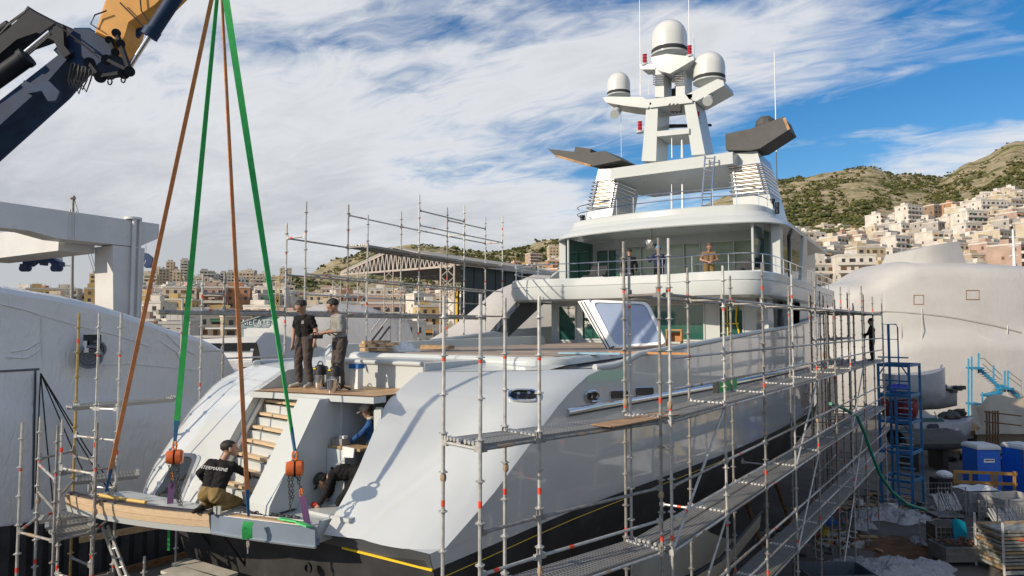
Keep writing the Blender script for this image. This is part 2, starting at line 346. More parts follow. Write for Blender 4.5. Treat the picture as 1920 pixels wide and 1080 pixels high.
def proto(fl, bays, dep, var):
    key = (fl, bays, dep, var)
    if key in PROT: return PROT[key]
    q = random.Random(hash(key) & 0xffff); W = bays*3.4+0.8; D_ = dep; H = fl*3.0+0.5
    w = MB(); w.bbox(-W/2, W/2, 0, D_, -7, H)
    st = 2.4+q.random()*3
    w.bbox(-W/2+0.6+q.random()*W*0.3, -W/2+0.6+W*0.3+st*0.7, D_*0.4, D_*0.4+3.2, H, H+2.6)
    ba = MB(); wi = MB(); rf = MB()
    for k in range(fl):
        z = k*3.0+0.3
        if var != 2 and (k or var == 1):
            x0, x1 = (-W/2, W/2) if var == 0 or k % 2 else (-W/2, W/2*0.3)
            dd = 1.3 if k < fl-1 else 1.0
            ba.bbox(x0, x1, -dd, 0, z-0.18, z); ba.bbox(x0, x1, -dd, -dd+0.1, z, z+0.85)
            ba.bbox(x0, x0+0.1, -dd, 0, z, z+0.85); ba.bbox(x1-0.1, x1, -dd, 0, z, z+0.85)
            if q.random() < 0.5:
                a0 = q.uniform(x0, x1-3); rf.add([(a0, -dd-0.25, z+1.6), (a0+2.8, -dd-0.25, z+1.6), (a0+2.8, -0.02, z+2.5), (a0, -0.02, z+2.5), (a0, -dd-0.25, z+1.55), (a0+2.8, -dd-0.25, z+1.55), (a0+2.8, -0.02, z+2.45), (a0, -0.02, z+2.45)], [(0, 1, 2, 3), (4, 7, 6, 5), (0, 4, 5, 1)], 2+q.randrange(3))
        for j in range(bays):
            xx = -W/2+0.4+(j+0.5)*(W-0.8)/bays; ww = 1.3 if q.random() < 0.5 else 2.3; tall = var != 2 and q.random() < 0.7
            wi.bbox(xx-ww/2, xx+ww/2, -0.06, 0.05, z+(0.1 if tall else 0.9), z+2.3, 0 if q.random() < 0.6 else 1)
            if var == 2: ba.bbox(xx-ww/2-0.1, xx+ww/2+0.1, -0.18, 0, z+0.8, z+0.9)
        for sgn in (-1, 1):                                  # side windows
            for j in range(max(1, int(D_/5))):
                if q.random() < 0.55:
                    yy = 1.6+j*4.2; wi.bbox(sgn*W/2-0.05, sgn*W/2+0.05, yy, yy+1.1, z+0.9, z+2.2, 0 if q.random() < 0.5 else 1)
    t_ = 0.25
    rf.bbox(-W/2-0.15, W/2+0.15, -0.15, t_, H, H+0.7); rf.bbox(-W/2-0.15, W/2+0.15, D_-t_, D_+0.15, H, H+0.7)
    rf.bbox(-W/2-0.15, -W/2+t_, t_, D_-t_, H, H+0.7); rf.bbox(W/2-t_, W/2+0.15, t_, D_-t_, H, H+0.7)
    for k in range(q.randrange(4, 9)):
        xx = q.uniform(-W/2+1, W/2-1); yy = q.uniform(0.8, D_-1); rf.bbox(xx-0.8, xx+0.8, yy, yy+0.5, H+0.5, H+1.0, 1); rf.bbox(xx-0.7, xx-0.6, yy, yy+0.1, H, H+0.9, 1)
        if q.random() < .6: rf.tube((xx, yy, H+0.5), (xx, yy, H+3.4), 0.05, n=4, mat=1)
    PROT[key] = (w.mesh('wall', wallm['cream']), ba.mesh('balconies', balm), wi.mesh('windows', [winm, shutm]), rf.mesh('roof_parapet', [balm, tankm]+awn)); return PROT[key]
nb = [0]
def building(u, f, fl, bays, dep, var, colr, yaw, label=None, group=None, sink=0.0):
    p = loc2(u, f); z = terr(u, f)-sink; ms = proto(fl, bays, dep, var)
    kind = 'house' if fl <= 2 else 'apartment_building'
    o = put(kind, ms[0], None, Vector((p.x, p.y, z)), HEAD+yaw)
    o.scale = (0.84, 0.84, 0.92)
    o.material_slots[0].link = 'OBJECT'; o.material_slots[0].material = wallm[colr]
    for nm, me in zip(('balconies', 'windows', 'roof_parapet'), ms[1:]):
        if len(me.vertices): c_ = put(nm, me, o); c_['kind'] = 'stuff'
    tag(o, label or '', 'house' if fl <= 2 else 'building', group); nb[0] += 1; return o
big = [  # u, f, floors, bays, depth, var, colour, yaw, label
    (1663, 395, 7, 2, 12, 0, 'white', 0.45, 'left half of the tall pale twin apartment block on the hillside'),
    (1722, 392, 8, 4, 10, 0, 'white', 0.38, 'tallest pale apartment block with stacked balconies on the right hillside'),
    (1765, 405, 7, 2, 12, 2, 'brown', 0.35, 'brown windowless gable block behind the tallest hillside apartments'),
    (1800, 420, 6, 2, 10, 2, 'terracotta', 0.35, 'small terracotta block right of the tall pale apartments'),
    (1600, 330, 5, 2, 10, 0, 'pink', 0.4, 'narrow pink apartment block below the pale twin blocks'),
    (1625, 326, 5, 1, 9, 2, 'pink', 0.4, 'plain pink end wall block beside the pink balconies'),
    (1545, 300, 3, 3, 9, 1, 'terracotta', 0.3, 'low orange brick building with loggias above the yacht bow'),
    (1560, 238, 1, 3, 9, 2, 'terracotta', 0.35, 'small bright orange flat roofed house next to the wrapped boat'),
    (1690, 240, 3, 5, 10, 1, 'yellow', 0.3, 'long pale yellow building with red shutters behind the wrapped boat'),
    (1500, 255, 3, 2, 9, 2, 'sand', 0.4, 'sand coloured cube house just right of the yacht superstructure'),
    (1610, 252, 3, 2, 9, 2, 'sand', 0.5, 'plain sandy box building left of the long yellow one'),
    (1840, 335, 6, 4, 12, 0, 'white', 0.2, 'wide pale terrace block stepping up the slope at far right'),
    (1870, 370, 6, 5, 12, 0, 'white', 0.15, 'broad white balconied block on the upper right slope'),
    (1855, 430, 4, 3, 12, 1, 'grey', 0.2, 'grey stepped house with red awning at the top right of the town'),
    (1925, 400, 5, 3, 12, 0, 'cream', 0.1, 'cream block cut by the right edge of the picture'),
    (1800, 270, 3, 4, 10, 1, 'sand', 0.3, 'brown sandy block directly above the wrapped cabin roof'),
    (1850, 250, 3, 4, 10, 0, 'sand', 0.25, 'three storey sandy building right of the wrapped cabin'),
    (528*1.0, 520, 5, 3, 10, 2, 'yellow', 0.2, 'yellow block standing among the houses behind the green sling'),
    (177, 420, 7, 2, 11, 2, 'yellow', 0.35, 'tall cream yellow block left of the travel lift leg'),
    (316, 640, 8, 2, 11, 2, 'sand', 0.3, 'slim tan tower on the crest of the left town'),
    (343, 640, 9, 2, 10, 0, 'grey', 0.3, 'dark banded tower beside the slim tan tower on the crest'),
    (85, 430, 4, 7, 12, 0, 'brown', 0.3, 'long brown terraced block left of the sailing mast'),
    (118, 430, 3, 4, 12, 0, 'grey', 0.3, 'dark grey low block just left of the sailing mast'),
    (620, 420, 4, 4, 12, 0, 'pink', 0.2, 'pink balconied block behind the man in grey'),
    (725, 300, 3, 5, 12, 2, 'sand', 0.1, 'plain tan warehouse block seen through the scaffold'),
    (790, 300, 3, 4, 12, 2, 'yellow', 0.1, 'pale yellow building left of the open shelter')]
for a in big: building(*a)
NUM = {1: 'one', 2: 'two', 3: 'three', 4: 'four', 5: 'five', 6: 'six'}
def region(n, u0, u1, f0, f1, fl, cols, bands, group, dens=1.0, yaw=0.3, wmax=4):
    """scatter separate buildings; each label names colour, storeys, face, height on the slope and the landmark it stands by"""
    taken = []; tries = 0; k = 0
    while k < n and tries < n*30:
        tries += 1
        u = rnd.uniform(u0, u1); f = f0+(f1-f0)*rnd.random()**0.9; p = loc2(u, f)
        if any((p-q).length < 7.8*dens for q in taken): continue
        taken.append(p); k += 1
        fl_ = rnd.choice(fl); c_ = rnd.choice(cols); var = rnd.choice((0, 0, 1, 1, 2)); by_ = bands[min(len(bands)-1, int((u-u0)/(u1-u0)*len(bands)))]; t_ = (f-f0)/(f1-f0)
        lab = '%s %s storey block with %s, %s %s' % (c_, NUM[fl_], ('long balconies', 'staggered balconies', 'small windows')[var], ('low down', 'halfway up', 'high up')[min(2, int(t_*3))], by_)
        building(u, f, fl_, rnd.choice((2, 3, wmax)), rnd.choice((9, 12)), var, c_, yaw+rnd.gauss(0, 0.22), lab, group)
PALE = ['cream', 'white', 'white', 'sand', 'cream', 'grey', 'white']; MIX = ['cream', 'white', 'sand', 'pink', 'yellow', 'white', 'terracotta', 'white']
region(135, 1450, 1960, 225, 395, (2, 3, 3, 4, 4, 5), PALE+['pink', 'sand'], ['beside the yacht roof edge', 'below the pale twin blocks', 'behind the wrapped cabin', 'near the right edge'], 'buildings on the lower right slope')
region(60, 1660, 1960, 380, 470, (2, 3, 4, 4), PALE, ['beside the tallest block', 'right of the terracotta block', 'under the right hilltop'], 'buildings on the upper right slope', 1.1)
region(26, 1440, 1680, 395, 520, (1, 1, 2), ['cream', 'white', 'terracotta', 'white'], ['among trees beside the antenna', 'among trees under the peak', 'among trees left of the towers'], 'houses among the trees on the right hill', 1.4)
region(95, 40, 545, 250, 480, (2, 3, 3, 4, 4), PALE+MIX, ['left of the sailing mast', 'by the travel lift leg', 'between brown and green slings', 'right of the middle sling'], 'buildings in the near left town')
region(56, 255, 545, 480, 740, (2, 3, 4, 5, 6), PALE, ['on the ridge by the lift', 'on the ridge between slings', 'on the ridge right of slings'], 'buildings on the left ridge', 1.15)
region(44, 545, 960, 255, 520, (2, 3, 3, 4), MIX, ['behind the standing men', 'under the port scaffold', 'behind the truss shelter'], 'buildings behind the port scaffold')
region(40, 150, 1100, 140, 235, (1, 2, 2, 3), MIX, ['at the foot by the lift', 'at the foot behind slings', 'at the foot behind the men', 'at the foot behind the shelter', 'at the foot by the bridge'], 'buildings at the foot of the town', 1.2)
region(36, 955, 1110, 270, 620, (2, 2, 3, 4), MIX+['terracotta', 'pink'], ['right of the truss shelter', 'left of the bridge roof'], 'houses seen beside the bridge deck', 0.95)
# ------------------------------------------------------------------ the yacht
XC = -10.1
def lerp(a, b, t): return a+(b-a)*t
def interp(tab, x):
    if x <= tab[0][0]: return tab[0][1]
    for (a, ya), (b, yb) in zip(tab, tab[1:]):
        if x <= b: return ya+(yb-ya)*(x-a)/(b-a)
    return tab[-1][1]
def sm(tab, x, h=1.2): return (interp(tab, x-h)+2*interp(tab, x)+interp(tab, x+h))/4
BT = [(6, 3.45), (8, 3.6), (12, 3.74), (16, 4.2), (20, 4.62), (24, 4.86), (30, 4.98), (36, 4.75), (41, 4.0), (45, 2.9), (48, 1.8), (51, 0.35), (53, 0.05)]
def hb(y, z):
    k = 0.02+0.45*max(0, (y-30)/22)**1.5; return sm(BT, y)*(1-k*max(0, (7.2-z)/2.7))
YA = thing('motor_yacht', 'large pale grey motor yacht under refit, stern towards the camera, standing ashore inside scaffolding', 'yacht', (XC, 24, 0))

ZR = [4.75, 5.05, 5.35, 5.7, 6.05, 6.35, 6.6, 6.8, 6.95, 7.1, 7.22]
S_IN = [(4.73, 7.72), (5.49, 8.38), (6.33, 8.90), (6.70, 9.12), (6.80, 9.25), (7.0, 9.62), (7.22, 10.05), (7.3, 10.25)]
S_CO = [(4.75, 8.25), (5.34, 9.45), (6.05, 10.6), (6.45, 11.2), (6.7, 11.6), (7.1, 12.5), (7.22, 13.1)]
P_IN = [(4.75, 7.05), (5.0, 7.2), (6.39, 8.1), (6.75, 8.35), (6.87, 8.47), (7.1, 8.9), (7.33, 9.35)]
P_CO = [(4.75, 7.5), (5.24, 7.7), (6.33, 8.55), (6.9, 9.2), (7.16, 9.9), (7.3, 10.6)]
def side_top(y): return interp([(12, 7.2), (13.4, 7.2), (14.1, 7.3), (14.7, 7.45), (18, 7.62), (22, 7.86), (28, 8.1), (34, 8.5), (52, 9.4)], y)
YG = [0, 0.5, 1, 1.6, 2.4, 3.2, 4.2, 5.2, 6.4, 8, 10, 12, 14, 16, 18, 20, 22, 24, 26, 28, 30, 32, 34, 36, 37.5, 38.6, 39.4, 40.0]
def hull_half(sgn):
    w = MB(); rows = []
    for zi, z in enumerate(ZR):
        if sgn > 0: pin = Vector((-8.65, interp(S_IN, z), z)); yc = interp(S_CO, z)
        else: pin = Vector((-11.42, interp(P_IN, z)+0.08, z)); yc = interp(P_CO, z)
        pc = Vector((XC+sgn*hb(yc, z), yc, z)); pn = Vector((XC+sgn*hb(yc+1.2, z), yc+1.2, z))
        rf = 0.95 if sgn > 0 else 0.5
        wd = (pc-pin).normalized(); sd_ = (pn-pc).normalized(); tb_ = (wd*0.62+sd_*0.6).normalized(); a = pc-wd*rf*1.5; ctl = pc-tb_*rf*0.7
        row = [pin.lerp(a, t) for t in (0, 0.2, 0.4, 0.6, 0.8)]
        for k in range(9):
            t = k/8; row.append(a*(1-t)**2+ctl*2*t*(1-t)+pc*t*t)
        y0 = pc.y; yend = 50.5+(z-4.75)*0.75
        for g_ in YG[1:]:
            y = y0+(yend-y0)*g_/40
            zz = z if zi < len(ZR)-1 else max(z, side_top(y))
            zz = zz if zi < len(ZR)-3 else lerp(z, z+(side_top(y)-7.22), (zi-len(ZR)+4)/3) if zi < len(ZR)-1 else zz
            row.append(Vector((XC+sgn*hb(y, z), y, zz)))
        rows.append(row)
    # flat shoulder from the wing top to the coaming
    if sgn > 0: w.loft(rows if sgn > 0 else rows, False, False)
    else: w.loft([r[::-1] for r in rows], False, False)
    return w, rows
hs, rows_s = hull_half(1); hull_s = hs.build('hull_side', hullp, YA, 26); hull_s['label'] = 'glossy shaded starboard side with raked stern wing'
hp_, rows_p = hull_half(-1); hull_p = hp_.build('hull_side', hullp, YA, 26); hull_p['label'] = 'sunlit port stern wing and hull side'
def bvh(mb): return BVHTree.FromPolygons([Vector(p) for p in mb.v], mb.f)
BV_S, BV_P = bvh(hs), bvh(hp_)
def hit(bv, u, v):
    d = ray(u, v).normalized(); h = bv.ray_cast(EYE, d)
    if h[0] is None: return None
    n = h[1]; return h[0], (n if n.dot(d) < 0 else -n)
# shoulders: deck level strip behind the wing tops
sh = MB()
sh.add([rows_s[-1][0], rows_s[-1][6], rows_s[-1][14], rows_s[-1][17], (-6.75, 15.6, 7.2), (-6.75, 12.4, 7.3), (-8.65, 12.2, 7.32)], [(0, 1, 2, 3, 4, 5, 6)])
sh.add([rows_p[-1][0], rows_p[-1][5], rows_p[-1][9], (-14.0, 12.5, 7.32), (-11.3, 12.2, 7.32)], [(4, 3, 2, 1, 0)])
sh.build('shoulder_deck', paint, YA, 40)
# underbody
ub = MB(); rings = []
for i in range(30):
    y = 7.6+i*(49.8-7.6)/29; half = []
    for k, (fx, z) in enumerate([(1.0, 4.755), (1.0, 4.5), (0.985, 4.1), (0.95, 3.6), (0.86, 3.0), (0.66, 2.3), (0.3, 1.6), (0.05, 1.25)]):
        B = hb(y, 4.75)*fx*(1 if y < 38 else max(0.03, 1-((y-38)/13)**1.6*(1-(z-1.2)/4.5)))
        yy = y+(4.75-z)*0.33*(1 if i == 0 else max(0, 1-i/6))+ (0.028*B*B*max(0, 1-i/3)) - (z < 3)*max(0, i-24)*0.5
        half.append((B, yy, z))
    rings.append([Vector((XC+B, yy, z)) for B, yy, z in half]+[Vector((XC-B, yy, z)) for B, yy, z in half[::-1]])
ub.loft(rings, True, True)
nring = len(rings[0])
for fi, f in enumerate(ub.f):
    zmin = min(ub.v[i][2] for i in f); zmax = max(ub.v[i][2] for i in f)
    if len(f) == 4 and zmin > 4.49: ub.m[fi] = 2
ub.build('underbody', [antif, bootp, hullp], YA, 35)
tb = MB()
tb.add([rings[0][0]+Vector((0, -0.012, 0)), rings[0][1]+Vector((0, -0.012, 0)), rings[0][-2]+Vector((0, -0.012, 0)), rings[0][-1]+Vector((0, -0.012, 0))], [(0, 1, 2, 3)])
tb.build('boot_band', bootp, YA)
tp = MB()
def trans_pt(x, z): B = abs(x-XC); return Vector((x, 7.6+(4.75-z)*0.33+0.028*B*B, z))
tp.path([rings[0][1].lerp(rings[0][-2], t)+Vector((0, -0.02, 0)) for t in (0, 0.09, 0.18, 0.27)], 0.022, 5)
tp.path([rings[i][1].lerp(rings[i][2], .45)+Vector((0.006, 0, 0)) for i in range(0, 16)], 0.009, 5)
tp.build('masking_tape', yelt, YA)
sk = MB()
for x in (-12.4, -11.35): sk = MB(); sk.path([trans_pt(x, 4.3)+Vector((0, -.02, 0)), trans_pt(x, 3.2)+Vector((0, .4, 0)), trans_pt(x, 2.7)+Vector((0, .75, 0))], 0.022, 5); sk.build('seam', black, YA)
ex = MB(); ex.lathe([(0.09, 0), (0.09, -0.04), (0.06, -0.04), (0.06, 0.02)], trans_pt(-9.25, 4.05)+Vector((0, .12, 0)), 14, axis=(0, 1, 0)); ex.build('drain_outlet', black, YA)

# stern: stairs, fin, recess
st = MB()
def stq(i, dy, z): return [(-11.41, 8.73-i*0.15+dy, z), (-10.12, 8.55-i*0.15+dy, z)]
for i in range(8):
    z = 6.86-i*0.2325; a_, b_ = stq(i, 0.06, z-0.2325); c_, d_ = stq(i, 0.20, z-0.2325); st = MB(); st.prism([a_, b_, d_, c_], (0, 0, 0.19)); st.build('stair_riser', paint, YA)
for i in range(7):
    z = 6.86-(i+1)*0.2325; a_, b_ = stq(i, -0.07, z); c_, d_ = stq(i, 0.2, z); t_ = MB(); t_.prism([a_, b_, d_, c_], (0, 0, 0.05)); t_.build('stair_tread', teakl, YA)
sg = MB(); sg.bar((-11.39, 8.68, 6.8), (-11.39, 7.5, 4.98), 0.03, 0.07); sg.build('stair_stringer', white, YA)
fin = MB(); fin.prism([(-10.12, 7.38, 5.0), (-10.12, 7.40, 5.14), (-10.12, 8.42, 6.80), (-10.12, 9.6, 6.80), (-10.12, 9.6, 5.0)], (0.56, 0, 0)); fin.build('stair_side_wall', paint, YA)
inn = MB()
inn.add([(-11.42, interp(P_IN, z)+0.08, z) for z in (4.75, 5.0, 5.5, 6.39, 6.75, 6.87, 7.1, 7.22)]+[(-11.42, 10.2, 7.25), (-11.42, 10.2, 4.75)], [tuple(range(10))[::-1]])
inn.build('wing_inner_wall', paint, YA)
rc = MB(); rc.bbox(-9.56, -8.0, 10.15, 10.2, 5.0, 6.74); rc.bbox(-9.6, -8.3, 7.95, 10.15, 4.94, 5.0); rc.bbox(-9.56, -9.5, 8.9, 10.15, 5.0, 6.74)
rc.build('garage_recess', paint, YA)
dp = MB(); dp.prism([(-9.2, 9.98, 6.6), (-8.75, 9.98, 6.6), (-9.0, 9.98, 5.95)], (0, 0.02, 0)); dp.build('recess_panel', white, YA)
cn = MB(); cn.bbox(-9.55, -8.75, 8.62, 8.95, 5.925, 5.97); cn.build('counter_top', wood, YA)
pn_ = MB(); pn_.bbox(-9.55, -9.1, 8.6, 8.9, 5.0, 5.92); pn_.build('pillar', paint, YA)
for dx in (0.08, 0.2): q = MB(); q.lathe([(0.028, 0), (0.028, -0.02), (0.012, -0.02), (0.012, 0)], (-9.47+dx, 8.59, 5.6-dx*0.3), 12, axis=(0, 1, 0)); q.build('grommet', black, YA)
sl_s = MB(); sl_s.bbox(-11.4, -8.7, 7.62, 8.3, 4.62, 4.955); sl_s.build('stern_sill', paint, YA)
hd_ = MB(); hd_.prism([(-8.78, 9.0, 5.95), (-8.62, 9.0, 5.95), (-8.62, 9.0, 6.66), (-8.74, 9.0, 6.66), (-8.8, 9.0, 6.58)], (0, 0.04, 0)); hd_.build('hatch_door', paint, YA)
# aft deck
ad = MB(); ad.add([(-11.41, 8.36, 6.86), (-8.62, 8.82, 6.86), (-8.62, 10.2, 6.86), (-11.41, 10.2, 6.86)], [(0, 1, 2, 3)]); adk = ad.build('aft_deck', teak, YA)
for k in range(12):
    y0 = 8.9+k*0.11
    p_ = MB(); p_.bbox(-11.40, -8.63, y0, y0+0.1, 6.862, 6.872); p_.build('deck_plank', teak, adk)
p_ = MB(); p_.add([(-11.40, 8.38, 6.872), (-8.63, 8.84, 6.872), (-8.63, 8.89, 6.872), (-11.40, 8.89, 6.872)], [(0, 1, 2, 3)]); p_.build('margin_plank', teak, adk)
fs = MB(); fs.prism([(-11.41, 8.33, 6.855), (-8.6, 8.79, 6.855), (-8.6, 9.1, 6.855), (-11.41, 9.1, 6.855)], (0, 0, -0.11)); fs.build('deck_edge_fascia', paint, YA)
lk = MB(); lk.bbox(-11.42, -8.65, 10.22, 12.2, 6.8, 7.38)
lk.path([(-11.1, 10.2, 7.37), (-8.7, 10.2, 7.37)], 0.045, 8); lk.build('locker_seat', paint, YA, 40)
# wing window (port) and fairleads
def decal(bv, pts, off): 
    out = []
    for u, v in pts:
        h = hit(bv, u, v)
        if h: out.append(h[0]+h[1]*off)
    return out
def rrect(quad, r, n=5):
    out = []
    for i in range(4):
        p0, p, p1 = [Vector(quad[(i+k) % 4]+(0,))for k in (-1, 0, 1)]
        a = p+(p0-p).normalized()*r; b_ = p+(p1-p).normalized()*r
        for k in range(n): t = k/(n-1); q = a*(1-t)**2+p*2*t*(1-t)+b_*t*t; out.append((q.x, q.y))
    return out
def ring(outer, inner, name, m, parent=YA, thick=None):
    mb = MB(); n = len(outer); mb.add(outer+inner, [(i, (i+1) % n, n+(i+1) % n, n+i) for i in range(n)]); return mb.build(name, m, parent, 40)
wq = [(318, 850), (377, 852), (338, 948), (272, 944)]; cxy = (sum(p[0] for p in wq)/4, sum(p[1] for p in wq)/4)
ro = rrect(wq, 13); ri = [(cxy[0]+(u-cxy[0])*0.80, cxy[1]+(v-cxy[1])*0.86) for u, v in ro]
hc = hit(BV_P, 325, 885); h2 = hit(BV_P, 345, 860); h3 = hit(BV_P, 305, 915)
wn_ = ((h2[1]+h3[1]+hc[1])/3).normalized()
def onpl(pts, off):
    out = []
    for u, v in pts: d = ray(u, v); t = (hc[0]-EYE).dot(wn_)/d.dot(wn_); out.append(EYE+d*t+wn_*off)
    return out
O_ = onpl(ro, -0.03); Ou = onpl(ro, 0.05); Iu = onpl(ri, 0.05); I_ = onpl(ri, 0.005)
if len(O_) == len(Ou) == len(Iu) == len(I_):
    wf = MB(); n = len(O_); wf.loft([O_, Ou, Iu, I_], True, False); wfo = wf.build('stern_window_frame', chrome, YA, 30)
    gl = MB(); gl.add(onpl(ri, 0.02), [tuple(range(n))]); gl.build('window_pane', glassd, wfo)
def oval(bv, u, v, a, b_, tilt, name='fairlead'):
    pts = []
    for k in range(20):
        t = 2*math.pi*k/20; x = a*abs(math.cos(t))**0.7*math.copysign(1, math.cos(t)); y = b_*abs(math.sin(t))**0.7*math.copysign(1, math.sin(t)); pts.append((u+x*math.cos(tilt)-y*math.sin(tilt), v+x*math.sin(tilt)+y*math.cos(tilt)))
    o1 = decal(bv, pts, 0.03)
    if len(o1) < 20: return
    m = MB(); m.path(o1, 0.028, 6, closed=True); fo = m.build(name, chrome, YA, 40)
    m2 = MB(); m2.add(decal(bv, pts, 0.008), [tuple(range(20))]); m2.build('fairlead_plate', mat('dark_chrome', (0.12, 0.11, 0.1), 0.15, 1.0), fo)
    hc = hit(bv, u, v); 
    if hc: 
        e1 = (o1[0]-hc[0])*0.35
        for sg_ in (-1, 1): m3 = MB(); m3.tube(hc[0]+e1*sg_+hc[1]*0.005, hc[0]+e1*sg_+hc[1]*0.09, 0.035, n=8); m3.build('fairlead_roller', chrome, fo)
oval(BV_S, 981, 743, 27, 10, 0.02); oval(BV_P, 388, 722, 15, 5, -0.35); oval(BV_S, 1108, 743, 12, 10, 0.0); 
for u0, u1, v in ((1143, 1176, 741), (1190, 1224, 735)):
    pts = rrect([(u0, v-8), (u1, v-9), (u1, v+6), (u0, v+8)], 3, 3); a_ = decal(BV_S, pts, 0.012)
    if len(a_) == 12: m = MB(); m.path(a_, 0.012, 5, closed=True); po = m.build('hull_port', chrome, YA); m = MB(); m.add(decal(BV_S, pts, 0.006), [tuple(range(12))]); m.build('port_pane', glassd, po)
# rub rail and bulwark cap rail
rr_ = []
for i in range(26):
    y = 11.75+i*1.25; h = BV_S.ray_cast(Vector((4, y, 6.43+0.002*i)), Vector((-1, 0, 0)))
    if h[0]: rr_.append(h[0]+Vector((0.02, 0, 0)))
m = MB(); m.path(rr_, 0.055, 8, flat=1.5); m.build('rub_rail', chrome, YA, 50)
cp = [Vector((r_.x-0.05, r_.y, r_.z+0.02)) for r_ in rows_s[-1][12:]]
m = MB(); m.path(cp, 0.085, 8, flat=0.9); m.build('bulwark_cap', paint, YA, 50)
cpp = [Vector((r_.x+0.05, r_.y, r_.z+0.02)) for r_ in rows_p[-1][9:]]
m = MB(); m.path(cpp, 0.085, 8, flat=0.9); m.build('bulwark_cap', paint, YA, 50)
bi = MB()
for rw, s_ in ((rows_s, -1), (rows_p, 1)):
    tr = [p for p in rw[-1][16:]]; bi.loft([[p+Vector((s_*0.16, 0, 0)) for p in tr], [Vector((p.x+s_*0.16, p.y, 6.75)) for p in tr]], False, False)
bi.build('bulwark_inside', paint, YA, 40)
sd = MB(); tr_s = [Vector((p.x-0.15, p.y, 6.9)) for p in rows_s[-1][14:]]; tr_p = [Vector((p.x+0.15, p.y, 6.9)) for p in rows_p[-1][14:]]
sd.loft([tr_s, tr_p], False, False); sd.build('main_deck', ply, YA)
# raised deck behind the aft cockpit
def rounded(x0, x1, y0, y1, r, n=6):
    out = []
    for cx_, cy_, a0 in ((x1-r, y0+r, -90), (x1-r, y1-r, 0), (x0+r, y1-r, 90), (x0+r, y0+r, 180)):
        for k in range(n): a = R(a0+90*k/(n-1)); out.append((cx_+r*math.cos(a), cy_+r*math.sin(a)))
    return out
rd = MB(); pl = rounded(-13.3, -6.85, 12.2, 24.7, 0.8)
prof = [(0.0, 6.85), (0.0, 7.33), (0.03, 7.41), (0.10, 7.45)]
rd.loft([[Vector((XC+(x-XC)*(1-i_/3.3), 18.4+(y-18.4)*(1-i_/6.2), z)) for x, y in pl] for i_, z in prof], True, False)
cop = [Vector((XC+(x-XC)*(1-.10/3.3), 18.4+(y-18.4)*(1-.10/6.2), 7.45)) for x, y in pl]; rd.add(cop, [tuple(range(len(cop)))])
rdo = rd.build('raised_deck', paint, YA, 40)
k = 0
for i in range(4):
    for j in range(6):
        x0, x1 = -12.95+i*1.44, -12.95+(i+1)*1.44-0.012; y0, y1 = 12.75+j*1.96, 12.75+(j+1)*1.96-0.012
        m = MB(); m.bbox(x0, x1, y0, y1, 7.452, 7.462+0.004*((i*3+j*5) % 3)); m.build('cover_board', ply, rdo)
pb = MB(); pb.prism([(-14.3, 12.4, 7.2), (-14.3, 12.9, 7.62), (-14.3, 23.5, 7.72), (-14.3, 23.8, 7.2)], (0.55, 0, 0)); pb.build('port_side_locker', paint, YA)

# ---- main deck house
AW = 24.9
hw = MB()
def wall_y(mb, y, x0, x1, z0, z1, holes, th=0.12, mat=0):
    """wall in plane Y=y with rectangular openings (x0,x1,z0,z1)"""
    xs = sorted({x0, x1, *[h[0] for h in holes], *[h[1] for h in holes]}); zs = sorted({z0, z1, *[h[2] for h in holes], *[h[3] for h in holes]})
    for a, b_ in zip(xs, xs[1:]):
        for c_, d_ in zip(zs, zs[1:]):
            mx, mz = (a+b_)/2, (c_+d_)/2
            if not any(h[0] < mx < h[1] and h[2] < mz < h[3] for h in holes): mb.bbox(a, b_, y, y+th, c_, d_, mat)
H1 = [(-13.85, -13.05, 7.52, 8.95), (-12.75, -11.05, 7.58, 8.95), (-10.6, -7.75, 7.58, 8.92), (-7.2, -6.35, 7.4, 8.95)]
wall_y(hw, AW, -14.2, -5.9, 6.9, 9.12, H1); hw.bbox(-14.2, -14.08, AW+.12, 40, 6.9, 9.12); hw.build('deckhouse_wall', paint, YA)
for h in H1:
    m = MB(); m.bbox(h[0]+.03, h[1]-.03, AW+0.05, AW+0.07, h[2]+.03, h[3]-.03); po = m.build('window_pane', glassg, YA)
    m = MB()
    for a, b_ in (((h[0], h[2]), (h[1], h[2])), ((h[0], h[3]), (h[1], h[3])), ((h[0], h[2]), (h[0], h[3])), ((h[1], h[2]), (h[1], h[3]))): m.bar((a[0], AW-.012, a[1]), (b_[0], AW-.012, b_[1]), 0.05, 0.06)
    m.build('window_frame', paint, po)
m = MB()
m.bar((-6.9, AW-.03, 8.9), (-6.9, AW-.03, 7.5), 0.04, 0.01); m.bar((-7.1, AW-.03, 8.2), (-6.5, AW-.03, 8.2), 0.01, 0.04); m.path([(-6.55, AW-.03, 8.9), (-6.6, AW-.03, 8.3), (-6.5, AW-.03, 7.9), (-6.55, AW-.03, 7.5)], 0.03, 5); m.build('tape_mark', yelt, YA)
m = MB(); m.prism([(-15.0, 25.2, 9.1), (-15.0, 21.6, 7.3), (-15.0, 20.6, 7.3), (-15.0, 23.4, 9.1)], (0.3, 0, 0)); m.build('side_fin', mat('shade_toned_fin_glass', (0.07, 0.075, 0.075), 0.08, spec=0.8), YA)  # the fin's shade is put into this dark base colour
